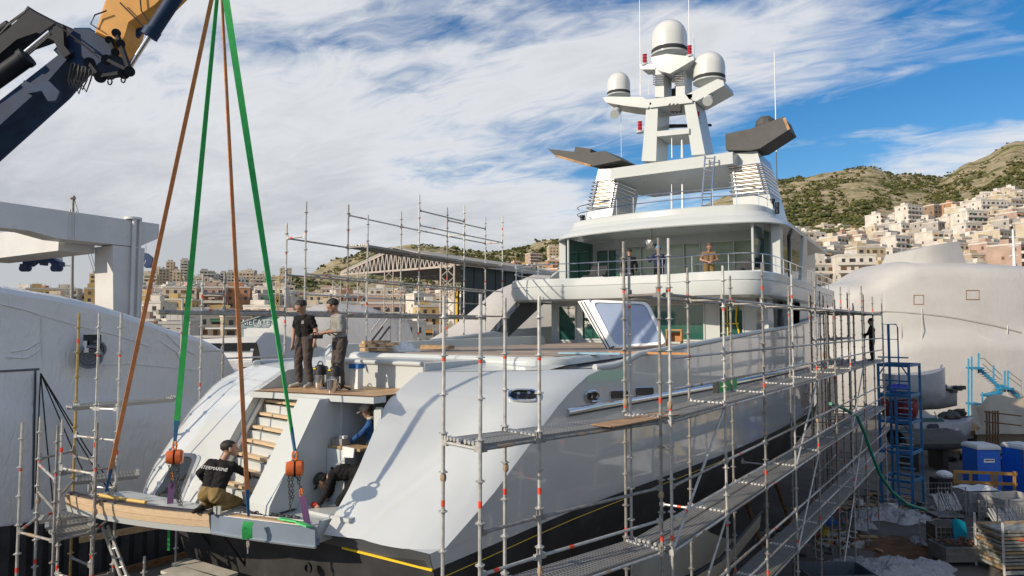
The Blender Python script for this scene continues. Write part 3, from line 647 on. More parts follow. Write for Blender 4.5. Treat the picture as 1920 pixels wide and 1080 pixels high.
# starboard deckhouse side with openings, raked buttress
sw = MB(); OP = [(26.4, 28.3, 7.3, 8.9), (29.6, 33.5, 7.1, 8.95)]
ys = sorted({25.02, 40, *[v for o_ in OP for v in o_[:2]]}); zs_ = sorted({6.9, 9.12, *[v for o_ in OP for v in o_[2:]]})
for a, b_ in zip(ys, ys[1:]):
    for c_, d_ in zip(zs_, zs_[1:]):
        if not any(o_[0] < (a+b_)/2 < o_[1] and o_[2] < (c_+d_)/2 < o_[3] for o_ in OP): sw.bbox(-6.02, -5.9, a, b_, c_, d_)
sw.build('deckhouse_side', paint, YA)
m = MB(); m.bbox(-6.1, -6.04, 26.3, 33.6, 7.0, 9.0); m.build('side_glazing', glassd, YA)
for y in (25.2, 28.6, 34.2):
    m = MB(); m.prism([(-5.75, y, 9.1), (-5.75, y+0.9, 9.1), (-5.45, y-0.3, 7.6), (-5.45, y-1.1, 7.6)], (0.16, 0, 0)); m.build('side_buttress', paint, YA)
# fore part of the superstructure: covered curved dark side forward
# ---- bridge deck with bulwark
def plan(pts, n=5):
    """round the corners of an open plan line [(x,y,r)]"""
    out = []
    for i, (x, y, r) in enumerate(pts):
        if i in (0, len(pts)-1) or r == 0: out.append((x, y)); continue
        p0 = Vector(pts[i-1][:2]); p = Vector((x, y)); p1 = Vector(pts[i+1][:2])
        a = p+(p0-p).normalized()*r; b_ = p+(p1-p).normalized()*r
        for k in range(n+1): t = k/n; q = a*(1-t)**2+p*2*t*(1-t)+b_*t*t; out.append((q.x, q.y))
    return out
def band(mb, line, prof, cen, mat=0):
    """sweep a section (out, z) along a plan line; out is measured away from the line on its outer side"""
    N_ = len(line); rings = []
    for i, (x, y) in enumerate(line):
        a = Vector(line[max(0, i-1)]); b_ = Vector(line[min(N_-1, i+1)]); d = (b_-a).normalized(); n_ = Vector((d.y, -d.x))
        rings.append([Vector((x+n_.x*o_, y+n_.y*o_, z)) for o_, z in prof])
    mb.loft(rings, False, False, mat)
BL = plan([(-15.0, 38, 0), (-15.35, 24.5, 0), (-15.2, 22.85, 1.1), (-13.0, 22.75, .36), (-12.2, 23.05, .36), (-8.3, 23.05, .36), (-7.4, 22.62, .36), (-5.3, 22.65, 1.0), (-5.05, 24.4, 0.6), (-5.2, 38, 0)])
bd = MB(); band(bd, BL, [(-0.5, 9.06), (-0.18, 9.06), (0.0, 9.14), (0.05, 9.3), (0.05, 9.58), (0.02, 9.60), (0.02, 9.62), (0.05, 9.64), (0.02, 9.88), (-0.03, 9.93), (-0.14, 9.93), (-0.16, 9.3)], None)
bd.build('bridge_deck_bulwark', paint, YA, 35)
bs_ = MB(); bs_.prism([(x*0.985+XC*0.015, y+0.3 if y < 24 else y, 9.1) for x, y in BL], (0, 0, 0.2)); bs_.build('bridge_deck_floor', paint, YA)
# rail on the bulwark
rl = MB()
def inset(line, d):
    out = []
    for i, (x, y) in enumerate(line):
        a = Vector(line[max(0, i-1)]); b_ = Vector(line[min(len(line)-1, i+1)]); t = (b_-a).normalized(); out.append((x-t.y*d, y+t.x*d))
    return out
RLn = inset(BL, 0.08)
for z in (10.2, 10.5): rl.path([Vector((x, y, z)) for x, y in RLn], 0.021 if z > 10.3 else 0.014, 6)
acc = 0
for (a, b_) in zip(RLn, RLn[1:]):
    L_ = math.dist(a, b_); n_ = int((acc+L_)//1.25)-int(acc//1.25)
    for k in range(n_):
        t = min(1, max(0, ((int(acc//1.25)+1+k)*1.25-acc)/L_)); rl.tube((lerp(a[0], b_[0], t), lerp(a[1], b_[1], t), 9.92), (lerp(a[0], b_[0], t), lerp(a[1], b_[1], t), 10.5), 0.017, n=6)
    acc += L_
rl.build('bridge_deck_rail', chrome, YA, 40)
# bridge house
H2 = [(-13.7, -12.5, 9.5, 11.55), (-12.2, -10.9, 9.5, 11.6), (-10.3, -8.9, 9.5, 11.6), (-8.5, -6.5, 9.5, 11.6)]
bh = MB(); wall_y(bh, 28.2, -14.3, -5.95, 9.3, 12.0, H2)
bh.bbox(-14.3, -14.18, 28.32, 38, 9.3, 12.0)
bh.bbox(-6.07, -5.95, 28.32, 28.7, 9.3, 12.0); bh.bbox(-6.07, -5.95, 28.7, 38, 9.3, 9.95)
for y_ in (31.4, 34.6): bh.bbox(-6.09, -5.93, y_, y_+.18, 9.952, 12.0)
bh.build('bridge_house_wall', paint, YA)
for i, h in enumerate(H2):
    m = MB(); m.bbox(h[0]+.02, h[1]-.02, 28.25, 28.27, h[2]+.02, h[3]-.02); po = m.build('glass_door', mat('pale_green_blind', (0.30, 0.36, 0.27), 0.08, spec=0.8) if i in (1, 2, 3) else glassg, YA)
    m = MB()
    for x in (h[0], (h[0]+h[1])/2, h[1]): m.bar((x, 28.18, h[2]), (x, 28.18, h[3]), 0.05, 0.05)
    m.build('door_frame', paint, po)
m = MB(); m.bbox(-6.02, -6.0, 28.7, 38, 9.95, 11.98); m.build('bridge_side_window', glassd, YA)
for x, y0, y1 in ((-13.9, 25.9, 28.2), (-6.15, 25.7, 28.2)):
    m = MB(); m.bbox(x-0.012, x+0.012, y0, y1, 9.4, 11.85); m.build('wind_screen', glassg, YA)
    m = MB(); m.tube((x, y0-0.04, 9.3), (x, y0-0.04, 11.95), 0.05, n=10); m.build('screen_post', paint, YA, 40)
for x in (-14.6, -5.55):
    m = MB(); m.bbox(x-0.16, x+0.16, 26.6, 27.1, 9.3, 11.95); m.build('roof_pillar', paint, YA)
m = MB(); m.prism([(-15.1, 29.5, 11.8), (-15.1, 24.2, 9.3), (-15.1, 25.6, 9.3), (-15.1, 30.6, 11.8)], (0.12, 0, 0)); m.prism([(-5.35, 30.5, 11.9), (-5.35, 31.3, 11.9), (-5.25, 30.4, 9.4), (-5.25, 28.9, 9.4)], (0.12, 0, 0)); m.build('roof_side_fin', paint, YA)
# roof with stepped fascia (flybridge bulwark)
RF = plan([(-14.5, 39, 0), (-15.0, 27.4, 0), (-14.7, 25.9, 1.2), (-10.1, 24.3, 3.6), (-5.5, 25.5, 1.2), (-5.15, 27.2, 0.6), (-5.5, 39, 0)], 8)
rf = MB(); band(rf, RF, [(-0.9, 12.0), (-0.6, 11.98), (0.0, 11.86), (0.03, 11.9), (-0.05, 12.0), (-0.35, 12.2), (-0.42, 12.24), (-0.45, 12.3), (-0.62, 12.42), (-0.66, 12.62), (-0.75, 12.68), (-0.9, 12.66), (-0.95, 12.4)], None)
rf.build('flybridge_bulwark', paint, YA, 35)
m = MB(); m.prism([(x, y, 11.992) for x, y in inset(RF, 0.75)], (0, 0, 0.25)); m.build('flybridge_floor', paint, YA)
for x, y in ((-12.6, 26.6), (-10.8, 26.1), (-9, 26.1), (-7.2, 26.5)): m = MB(); m.lathe([(0.09, 0), (0.09, -0.01), (0.001, -0.012)], (x, y, 11.985), 12); m.build('soffit_lamp', chrome, YA)
fr = MB(); FR = inset(RF, 0.85); FRc = [(x, y) for x, y in FR if y < 28.2]
for z in (13.05, 13.35): fr.path([Vector((x, y, z)) for x, y in FRc], 0.02, 6)
acc = 0
for a, b_ in zip(FRc, FRc[1:]):
    L_ = math.dist(a, b_); 
    if int((acc+L_)//1.3) != int(acc//1.3): fr.tube((b_[0], b_[1], 12.6), (b_[0], b_[1], 13.35), 0.018, n=6)
    acc += L_
fr.build('flybridge_rail', chrome, YA, 40)
# ---- arch towers, hardtop, mast
def tower(pts, y, depth, name):
    """pts: four (x,z) corners of the aft face bottom-left, bottom-right, top-right, top-left"""
    b = [Vector((x, y+(z-12.4)*0.12, z)) for x, z in pts]; m = MB(); m.prism(b, (0, depth, 0)); return m.build(name, paint, YA)
TL = [(-14.15, 12.5), (-12.85, 12.5), (-12.45, 15.2), (-13.55, 15.3)]; TR = [(-7.35, 12.4), (-5.75, 12.3), (-6.5, 15.15), (-7.65, 15.2)]
tower(TL, 27.8, 2.4, 'arch_tower'); tower(TR, 27.8, 2.4, 'arch_tower')
panel = mat('brushed_panel', (0.55, 0.5, 0.42), 0.35, 0.5, var=0.25, vs=2)
def grill(T, n=8):
    (ax, az), (bx, bz), (cx_, cz), (dx, dz) = T
    for i in range(n):
        t = 0.36+0.42*i/(n-1); xl = lerp(ax, dx, t)-0.06; xr = lerp(bx, cx_, t)+0.06; z = lerp(az, dz, t); y = 27.8+(z-12.4)*0.12-0.12
        m = MB(); m.path([(xl, y+0.5, z), (xl, y, z), (xr, y, z), (xr, y+2.0, z-0.0)], 0.032, 6); m.build('grill_bar', chrome, YA, 40)
    for t2 in (0.12, 0.88):
        p0 = [lerp(lerp(ax, dx, t), lerp(bx, cx_, t), t2) for t in (0.34, 0.8)]; z0, z1 = lerp(az, dz, 0.34), lerp(az, dz, 0.8)
        m = MB(); m.bar((p0[0], 27.8+(z0-12.4)*.12-.07, z0), (p0[1], 27.8+(z1-12.4)*.12-.07, z1), 0.04, 0.04); m.build('grill_bracket', chrome, YA)
    m = MB(); q = []
    for t, t2 in ((0.36, 0.1), (0.36, 0.9), (0.78, 0.9), (0.78, 0.1)):
        z = lerp(az, dz, t); q.append((lerp(lerp(ax, dx, t), lerp(bx, cx_, t), t2), 27.8+(z-12.4)*0.12-0.01, z))
    m.prism(q, (0, -0.01, 0)); m.build('grill_backing', panel, YA)
grill(TL); grill(TR)
# hardtop
ht = MB()
pts = [(-12.7, 27.5), (-7.3, 27.5), (-6.9, 31.0), (-7.6, 32.6), (-12.6, 32.6), (-13.3, 31.0)]
ht.prism([(x, y, 14.62) for x, y in pts], (0, 0, 0.06)); ht.prism([(x*0.995+XC*0.005, y+0.03, 14.683) for x, y in pts], (0, 0, 0.42)); ht.build('hardtop', paint, YA)
for x, y in ((-11.6, 29), (-10, 29.4), (-8.6, 29), (-11, 31), (-9, 31)): m = MB(); m.lathe([(0.1, 0), (0.1, -0.01), (0.001, -0.015)], (x, y, 14.618), 12); m.build('hardtop_lamp', chrome, YA)
# dark covered wings on the towers
lw = MB(); a = lambda u, v, y: aY(u, v, y)
f0 = [a(1027, 279, 27.9), a(1100, 287, 27.9), a(1134, 283, 27.9), a(1166, 300, 27.9), a(1112, 311, 27.9), a(1040, 291, 27.9)]
lw.prism(f0, (0.15, 1.5, 0.0)); lw.bar(a(1083, 283, 28.6), a(1112, 287, 28.6), 0.6, 0.28); lw.build('antenna_wing', mat('wing_cover', (0.085, 0.085, 0.083), .6, var=.15, vs=1.5, spec=.25), YA)
rw = MB(); f1 = [a(1360, 251, 27.9), a(1408, 241, 27.9), a(1468, 219, 27.9), a(1479, 243, 27.9), a(1425, 278, 27.9), a(1405, 282, 27.9), a(1361, 281, 27.9)]
rw.prism(f1, (0.05, 1.3, 0.0)); rw.ball(a(1435, 236, 28.8), 0.42, 12, 6); rw.build('antenna_wing', MAT['wing_cover'], YA)
lam = mat('bare_laminate', (0.42, 0.25, 0.13), 0.8, var=0.4, vs=4); lm = MB(); lm.bar(a(1470, 221, 27.85), a(1479, 243, 27.85), 0.03, 0.1); lm.build('bare_laminate_edge', lam, YA); lm = MB(); lm.bar(a(1042, 292, 27.85), a(1108, 311, 27.85), 0.04, 0.1); lm.build('bare_laminate_edge', mat('bare_laminate', (0.42, 0.25, 0.13), 0.8, var=0.4, vs=4), YA)
# mast
MY = 29.2
def mx(u, v, dy=0): return aY(u, v, MY+dy)
ms = MB()
for (bl, br_, tl, tr_) in (((1203, 302), (1230, 302), (1213, 186), (1234, 186)), ((1297, 291), (1322, 289), (1281, 182), (1301, 181))):
    m = MB(); q = [mx(*bl), mx(*br_), mx(*tr_), mx(*tl)]; m.prism(q, (0, 1.5, 0)); m.build('mast_leg', paint, YA)
def slab(us, dy, dep, name, mt=paint, dz=0):
    m = MB(); m.prism([mx(u, v, dy) for u, v in us], (0, dep, dz)); return m.build(name, mt, YA)
slab([(1218, 186), (1298, 176), (1298, 192), (1218, 202)], -0.1, 1.7, 'mast_crossbeam')
slab([(1232, 246), (1292, 240), (1292, 250), (1232, 256)], -0.1, 1.9, 'mast_crossbeam')
slab([(1235, 233), (1333, 232), (1333, 236), (1235, 240)], 1.9, 0.12, 'radar_bar', dgrey)
slab([(1130, 183), (1140, 181), (1205, 182), (1222, 194), (1214, 203), (1170, 198), (1136, 192)], -0.1, 1.5, 'mast_wing')
slab([(1286, 178), (1345, 148), (1356, 151), (1358, 160), (1305, 190), (1292, 186)], -0.1, 1.5, 'mast_wing')
for (l, r_) in ((1228, 1245), (1267, 1284)): slab([(l, 182), (r_, 182), (r_, 122), (l+1, 122)], 0.1, 1.0, 'mast_upper_leg')
for (l, r_) in ((1225, 1242), (1266, 1282)):
    for k in range(5):
        m = MB(); v = 142+k*4.2; m.path([mx(l, v, 0.3), mx(l, v-0.5, 0.02), mx(r_+2, v-1.5, 0.02), mx(r_+2, v-1.5, 0.6)], 0.03, 5); m.build('mast_grill_bar', chrome, YA, 40)
slab([(1221, 107), (1250, 101), (1288, 105), (1300, 112), (1280, 124), (1256, 138), (1232, 131), (1222, 115)], -0.3, 1.9, 'dome_platform')
slab([(1199, 121), (1232, 119), (1232, 130), (1203, 130)], 0.1, 0.8, 'light_bracket'); slab([(1268, 116), (1300, 105), (1301, 113), (1275, 127)], 0.1, 0.8, 'light_bracket')
def dome(u, vb, w, vt, name='satellite_dome'):
    c = mx(u, vb, 0.5); s = (c-EYE).dot(FW)/1280; r = w/2*s; h = (vb-vt)*s; m = MB()
    m.lathe([(r*0.55, -0.10*h), (r*1.03, 0.0), (r*1.03, 0.04*h)], c, 28); m.lathe([(r*0.98, 0.04*h), (r*1.0, 0.13*h)], c, 28); 
    pr = [(r, 0.13*h), (r*1.0, 0.5*h)]+[(r*math.cos(t), 0.5*h+0.5*h*math.sin(t)) for t in [R(x) for x in (15, 30, 45, 60, 75, 86)]]
    d = MB(); d.lathe(pr, c, 28); do = d.build(name, mat('dome_gelcoat', (0.66, 0.67, 0.64), 0.28, coat=0.4), YA, 50)
    b_ = MB(); b_.lathe([(r*1.004, 0.05*h), (r*1.004, 0.16*h)], c, 28); b_.f = b_.f[:-2]; b_.m = b_.m[:-2]; b_.build('dome_band', dgrey, do, 50)
    m.build('dome_base', paint, do, 40)
dome(1255, 105, 66, 37); dome(1160, 181, 43, 135); dome(1330, 155, 58, 97)
redl = mat('red_lens', (0.42, 0.015, 0.03), 0.2, coat=0.5)
def navlight(u, v, h=18):
    c = mx(u, v, 0.2); s = (c-EYE).dot(FW)/1280; m = MB(); r = 4.6*s
    for k in range(3): m.lathe([(r, 0), (r*0.75, h*s/6), (r, h*s/3)], c+Vector((0, 0, k*h*s/3)), 12)
    lo = m.build('navigation_light', redl, YA, 40); m = MB(); m.lathe([(r*1.5, -0.08), (r*1.5, 0)], c, 12); m.build('light_base', paint, lo)
for u, v in ((1209, 120), (1293, 104), (1200, 246), (1308, 228)): navlight(u, v)
for u, v in ((1158, 193), (1330, 168)):                                   # searchlights slung below the wings
    c = mx(u, v+14, 0.3); s = (c-EYE).dot(FW)/1280; m = MB(); m.tube(mx(u, v, 0.3), c, 0.08, n=8); m.ball(mx(u, v+5, .3), 0.12); m.tube(c, c+Vector((0.05, -0.45, -0.32)), 0.20, 0.22, n=14); m.build('searchlight', paint, YA, 40)
for k in range(6):
    m = MB(); c = mx(1263+(k % 3)*7, 204+(k//3)*6, 0.4); m.tube(c, c+Vector((0.05, -0.5, 0)), 0.05, 0.12, n=10); m.build('horn', black, YA, 40)
m = MB(); m.lathe([(0.12, 0), (0.12, 0.35)], mx(1264, 181, .8), 10); m.lathe([(0.1, 0), (0.1, .4)], mx(1269, 178, .8), 10); m.build('speaker', black, YA)
for (u, v0, v1, dy, r) in ((1201, 180, -40, 0.5, 0.018), (1293, 118, -40, 0.5, 0.022), (1458, 383, 92, 1.0, 0.03), (1165, 300, 190, 0.5, 0.012), (1199, 178, 155, .3, .012), (1279, 296, 262, 0.2, 0.06), (1260, 296, 250, .1, .03), (1216, 178, 148, .3, .01), (1300, 104, 60, .6, .012), (1280, 398, 345, -1.2, 0.06), (1260, 398, 345, -1.2, .03), (1302, 130, 70, 1, .014)):
    p = mx(u, v0, dy); s = (p-EYE).dot(FW)/1280; m = MB(); m.tube(p, p+Vector((0, 0, (v0-v1)*s)), r, r*0.6, n=6); m.build('whip_antenna', white, YA)
for u, v in ((1092, 408), (1447, 378)):
    m = MB(); c = aY(u, v, 28); m.lathe([(0.1, -0.5), (0.1, 0.0), (0.13, 0.0), (0.13, .1)], c, 10); m.lathe([(.08, -.5), (.08, -.05)], c+Vector((0.2, 0, 0)), 10); m.build('vent_cowl', black, YA)
# ladder up to the hardtop
ld = thing('ladder', 'aluminium ladder leaning from the flybridge rail to the hardtop', 'ladder', aY(1325, 390, 26.6))
p0, p1 = aY(1315, 390, 26.6), aY(1332, 390, 26.6); q0, q1 = aY(1322, 293, 27.3), aY(1340, 293, 27.3)
for a_, b_ in ((p0, q0), (p1, q1)): m = MB(); m.tube(a_, b_, 0.035, n=6); m.build('rail', chrome, ld)
for k in range(9): t = 0.04+k*0.115; m = MB(); m.tube(p0.lerp(q0, t), p1.lerp(q1, t), 0.022, n=6); m.build('rung', chrome, ld)
# forward superstructure seen past the bridge: curved coaming and covered windows
fw_ = MB(); rings = []
for y, x, z in ((30, -5.5, 9.9), (33, -5.45, 9.9), (36, -5.5, 9.8), (39, -5.9, 9.5), (41, -6.6, 9.0)):
    rings.append([Vector((x+0.1, y, 8.2)), Vector((x+0.15, y, 9.0)), Vector((x, y, z-0.1)), Vector((x-0.3, y, z)), Vector((x-2.5, y, z+0.1))])
fw_.loft(rings, False, False); fw_.build('forward_coaming', paint, YA, 50)
fd = MB(); fd.bbox(-14.2, -6.2, 38.01, 41.5, 6.9, 9.6); fd.build('wheelhouse', paint, YA)
# ------------------------------------------------------------------ swim platform hanging in the slings
slate = mat('slate_blue_grey', (0.20, 0.25, 0.31), 0.4, var=0.08, vs=2)  # blue-grey tone of the centre fascia and platform underside
A0, A1, A2 = Vector((-13.97, 6.3, 5.0)), Vector((-10.47, 6.93, 5.0)), Vector((-8.42, 7.36, 5.0))
SP = thing('swim_platform', 'curved swim platform with pale wooden edge slung against the stern', 'platform', (-11, 6.8, 4.6))
def curve3(a, b, n=14, sag=0.0):
    d = (b-a); nrm = Vector((d.y, -d.x, 0)).normalized(); return [a.lerp(b, t)+nrm*sag*4*t*(1-t) for t in [i/n for i in range(n+1)]]
edge = curve3(A0, A1, 14, 0.16)
def strip(pts, z0, z1, out0, out1, name, mt, parent, th=0.05):
    m = MB(); d = Vector((-0.18, 0.98, 0)); rings = []
    for p in pts: rings.append([Vector((p.x+d.x*-out0, p.y-d.y*out0, z0)), Vector((p.x-d.x*out1, p.y-d.y*out1, z1)), Vector((p.x-d.x*out1+d.x*th, p.y-d.y*out1+d.y*th, z1)), Vector((p.x-d.x*out0+d.x*th, p.y-d.y*out0+d.y*th, z0))])
    m.loft(rings, True, True); return m.build(name, mt, parent, 40)
strip(edge, 4.885, 4.992, 0.02, 0.03, 'edge_plank', teakl, SP); strip(edge, 4.775, 4.88, 0.0, 0.02, 'edge_plank', teakl, SP)
strip(edge, 4.665, 4.77, -0.03, 0.0, 'edge_underband', mat('pale_grey_primer', (0.50, 0.52, 0.50), 0.5), SP)
strip(edge, 4.994, 5.02, 0.0, 0.0, 'edge_cap', mat('dark_caulk', (0.05, 0.045, 0.05), 0.6), SP, 0.12)
m = MB(); m.path([p+Vector((0.0, 0.16, 0.035)) for p in edge[3:9]], 0.035, 6); m.build('padding_strip', mat('yellow_padding', (0.62, 0.42, 0.12), 0.7), SP)
strip(curve3(A1, A2, 8, 0.03), 4.70, 4.985, -0.02, 0.0, 'centre_fascia', slate, SP)
strip(curve3(A1+Vector((0.02, 0, 0)), A2, 8, 0.03), 4.665, 4.70, -0.015, 0.012, 'fascia_lip', mat('lip_paint', (0.34, 0.40, 0.45), 0.4), SP)
m = MB(); m.add([A0+Vector((0.2, 0.15, -.03)), A1+Vector((0, .04, -.03)), A2+Vector((0, .04, -.03)), Vector((-8.75, 7.75, 4.97)), Vector((-11.0, 7.3, 4.97)), Vector((-13.3, 7.12, 4.97))], [tuple(range(6))]); m.build('platform_top', paint, SP)
m = MB(); m.add([A0+Vector((0.2, 0.15, -.3)), A1+Vector((0, .1, -.3)), A2+Vector((0, .1, -.3)), Vector((-8.75, 7.75, 4.7)), Vector((-11.0, 7.3, 4.7)), Vector((-13.3, 7.12, 4.7))], [tuple(range(6))[::-1]]); m.build('platform_underside', slate, SP)
a_, b_ = Vector((-10.2, 7.0, 4.978)), Vector((-8.7, 7.34, 4.978)); nn = Vector((-0.2, 0.95, 0))
for k in range(3):
    m = MB(); o_ = nn*(0.08+k*0.055); m.bar(a_+o_, b_+o_, 0.045, 0.012); m.build('inlay_slat', wood if k else teakl, SP)
m = MB(); m.path([a_, b_, b_+nn*0.24, a_+nn*0.24], 0.012, 5, closed=True); m.build('inlay_frame', white, SP)
for u, v in ((398, 965), (406, 965), (162, 922), (172, 922), (372, 950), (384, 952)):
    p = aZ(u, v, 5.02); m = MB(); m.box(p+Vector((0, 0.05, 0.06)), (0.05, 0.03, 0.13), 0.4); m.build('mounting_lug', galv, SP)
cl = thing('chain', 'loose dark chain lying along the platform centre', 'chain', (-9.4, 7.2, 5.0))
def chain(mb, p, q, pitch=0.055, r=0.008, w=0.02, sag=0.0, mat_=0):
    p, q = Vector(p), Vector(q); L_ = (q-p).length; n = max(2, int(L_/pitch)); M = frame(q-p)
    for i in range(n):
        t = (i+0.5)/n; c = p.lerp(q, t)-Vector((0, 0, sag*4*t*(1-t))); ax = Vector((1, 0, 0)) if i % 2 else Vector((0, 0, 1)); pts = []
        for k in range(8): a = math.pi*2*k/8; pts.append(c+M @ (ax*(w*math.cos(a))+Vector((0, pitch*0.62*math.sin(a), 0))))
        mb.path(pts, r, 4, mat_, closed=True)
dchain = mat('dark_chain', (0.10, 0.095, 0.09), 0.45, 0.7, var=0.3, vs=20)
m = MB(); chain(m, a_+nn*0.3+Vector((.1, 0, .02)), b_+nn*0.26+Vector((-.3, 0, .02)), 0.07, 0.013, 0.03); m.build('chain_links', dchain, cl)

# slings and chain hoists
grn = mat('green_webbing', (0.025, 0.36, 0.08), 0.75, var=0.15, vs=8); org = mat('orange_webbing', (0.56, 0.22, 0.08), 0.8, var=0.18, vs=8); pur = mat('purple_webbing', (0.13, 0.06, 0.15), 0.8); lgrn = mat('light_green_webbing', (0.10, 0.55, 0.18), 0.75, var=0.12, vs=10); blub = mat('blue_sleeve', (0.02, 0.10, 0.22), 0.7)
APEX = aY(411, -60, 7.0)
def ribbon(mb, p, q, w0, w1, tw0, tw1, th=0.008, n=14, mat_=0):
    p, q = Vector(p), Vector(q); y_ = (q-p).normalized(); x_ = (RV-y_*RV.dot(y_)).normalized(); M = Matrix((x_, y_, x_.cross(y_))).transposed(); rings = []
    for i in range(n+1):
        t = i/n; c = p.lerp(q, t); a = lerp(tw0, tw1, t); w = lerp(w0, w1, t)/2; e = M @ Vector((math.cos(a), 0, math.sin(a))); f = M @ Vector((-math.sin(a), 0, math.cos(a)))
        rings.append([c+e*w+f*th, c-e*w+f*th, c-e*w-f*th, c+e*w-f*th])
    mb.loft(rings, True, True, mat_)
def sling(end, m_, w0, w1, t0, t1, label, dx):
    s = thing('lifting_sling', label, 'sling', end, 'lifting slings'); m = MB(); top = APEX+Vector((dx, 0, 0))
    ribbon(m, top, top.lerp(end, 0.965), w0, w1, t0, t1); m.build('webbing', m_, s, 40)
    m = MB(); ribbon(m, top.lerp(end, 0.955), end, w1*0.8, w1*0.5, t1, t1, 0.016, 4); m.build('end_sleeve', blub, s); return s
H1P, H2P = aY(328, 828, 7.0), aY(553, 846, 7.32)
sling(H1P, grn, 0.07, 0.10, 1.2, 0.15, 'green lifting sling running down to the hoist on the left', 0.02)
sling(H2P, grn, 0.12, 0.08, 0.05, 1.35, 'green lifting sling running down to the hoist at the stairs', 0.05)
sling(aZ(199, 921, 5.03), org, 0.07, 0.075, 0.5, 0.8, 'orange brown lifting sling to the far left tip of the platform', -0.03)
sling(aZ(466, 968, 5.02), org, 0.07, 0.07, 1.5, 0.6, 'orange brown lifting sling to the middle of the platform edge', 0.03)
hook_m = mat('orange_hook', (0.62, 0.17, 0.03), 0.45, var=0.15, vs=8); hois = mat('orange_hoist', (0.58, 0.13, 0.03), 0.4, var=0.2, vs=6, dirt=((0.16, 0.06, 0.03), 9, 0.64))
def hoist(top, bottoms, label):
    h = thing('chain_hoist', label, 'hoist', top-Vector((0, 0, 0.5)), 'orange chain hoists'); m = MB()
    c = top-Vector((0, 0, 0.07)); m.path([c+Vector((0.055*math.cos(a), 0.0, 0.07*math.sin(a))) for a in [R(x) for x in range(-80, 260, 30)]], 0.018, 6); m.build('hook', hook_m, h, 50)
    c = top-Vector((0, 0, 0.27)); e = RV.lerp(FH, 0.25).normalized()
    m = MB(); m.lathe([(0.03, -0.14), (0.105, -0.13), (0.125, -0.06), (0.125, -0.015), (0.09, -0.01)], c, 12, axis=e); m.build('gear_case', hois, h, 30)
    m = MB(); m.lathe([(0.09, 0.01), (0.13, 0.02), (0.13, 0.10), (0.10, 0.14), (0.02, 0.145)], c, 12, axis=e); m.build('brake_cover', hois, h, 30)
    m = MB(); m.box(c, (0.05, 0.05, 0.26), 0.3); m.build('suspension_plate', dgrey, h)
    for i, q in enumerate(bottoms):
        m = MB(); chain(m, c-Vector((0, 0, 0.1))+e*(-0.09+0.055*i), q, 0.05, 0.007, 0.018); m.build('hand_chain' if i else 'load_chain', dchain, h)
    return h
hoist(H1P, [aY(322, 915, 7.0), aY(336, 948, 7.0), aY(341, 952, 7.0), aY(333, 940, 7.0)], 'orange chain hoist hanging in front of the port wing window')
hoist(H2P, [aY(545, 958, 7.4), aY(549, 940, 7.4), aY(565, 918, 7.4), aY(562, 900, 7.4)], 'orange chain hoist hanging over the foot of the stairs')
def strap(label, pts, w, mt, parts=None):
    s = thing('strap', label, 'strap', pts[-1]); m = MB()
    for a, b in zip(pts, pts[1:]): ribbon(m, a, b, w, w, 0.1, 0.3, 0.012, 5)
    m.build('webbing', mt, s, 40); return s
s = strap('purple strap below the left hoist', [aY(322, 905, 7.0), aY(319, 945, 7.0)], 0.10, pur)
m = MB(); c = aY(323, 893, 7.0); m.path([c+Vector((0.03*math.cos(a), 0, 0.06*math.sin(a))) for a in [R(x) for x in range(0, 330, 36)]], 0.014, 5); m.build('load_hook', hook_m, s)
s = strap('purple strap below the right hoist running over the platform edge', [aY(567, 930, 7.4), aY(577, 985, 7.4)], 0.10, pur)
m = MB(); c = aY(565, 925, 7.4); m.path([c+Vector((0.03*math.cos(a), 0, 0.075*math.sin(a))) for a in [R(x) for x in range(0, 330, 36)]], 0.016, 5); m.build('load_hook', hook_m, s)
strap('light green strap lying across the platform corner', [aZ(526, 972, 5.03), aZ(560, 979, 5.03), aZ(580, 988, 5.02)], 0.12, lgrn)
s = strap('green bunched strap hanging over the platform edge with a shackle', [aY(466, 978, 6.9), aY(463, 990, 6.86), aY(464, 1010, 6.88)], 0.15, grn)
m = MB(); m.tube(aY(465, 1008, 6.9), aY(465, 1038, 6.9), 0.02, 0.012, n=6); m.path([aY(465, 1020, 6.9)+Vector((0.03*math.cos(a), 0, 0.05*math.sin(a))) for a in [R(x) for x in range(0, 360, 45)]], 0.012, 5, closed=True); m.build('shackle', galvd, s)
strap('thin green strap dangling below the platform near the hull', [aY(317, 990, 7.3), aY(316, 1032, 7.3)], 0.045, grn)

# ------------------------------------------------------------------ knuckle boom crane
crb = mat('crane_dark_blue', (0.014, 0.036, 0.085), 0.55, var=0.3, vs=2.5, spec=0.2, dirt=((0.035, 0.04, 0.05), 6, 0.66)); cry = mat('crane_yellow', (0.60, 0.27, 0.012), 0.4, coat=0.3, var=0.12, vs=3, dirt=((0.25, 0.13, 0.03), 6, 0.64)); crk = mat('crane_black', (0.014, 0.018, 0.026), 0.6, var=0.3, vs=6, spec=0.2)
CR = thing('knuckle_boom_crane', 'dark blue knuckle boom crane with yellow jib reaching in from the top left', 'crane', aD(-60, 330, 12.6))
def cpart(name, px, mt, f=12.4, th=0.6, bev=True):
    m = MB(); n = len(px); k = 0.06 if bev else 0; c = (sum(p[0] for p in px)/n, sum(p[1] for p in px)/n)
    ins = [(u+(c[0]-u)*k, v+(c[1]-v)*k) for u, v in px]; rings = [[aD(u, v, f) for u, v in ins], [aD(u, v, f+th*0.1) for u, v in px], [aD(u, v, f)+FH*th*0.9 for u, v in px], [aD(u, v, f)+FH*th for u, v in ins]] if bev else [[aD(u, v, f) for u, v in px], [aD(u, v, f)+FH*th for u, v in px]]
    m.loft([r[::-1] for r in rings], True, True); return m.build(name, mt, CR)
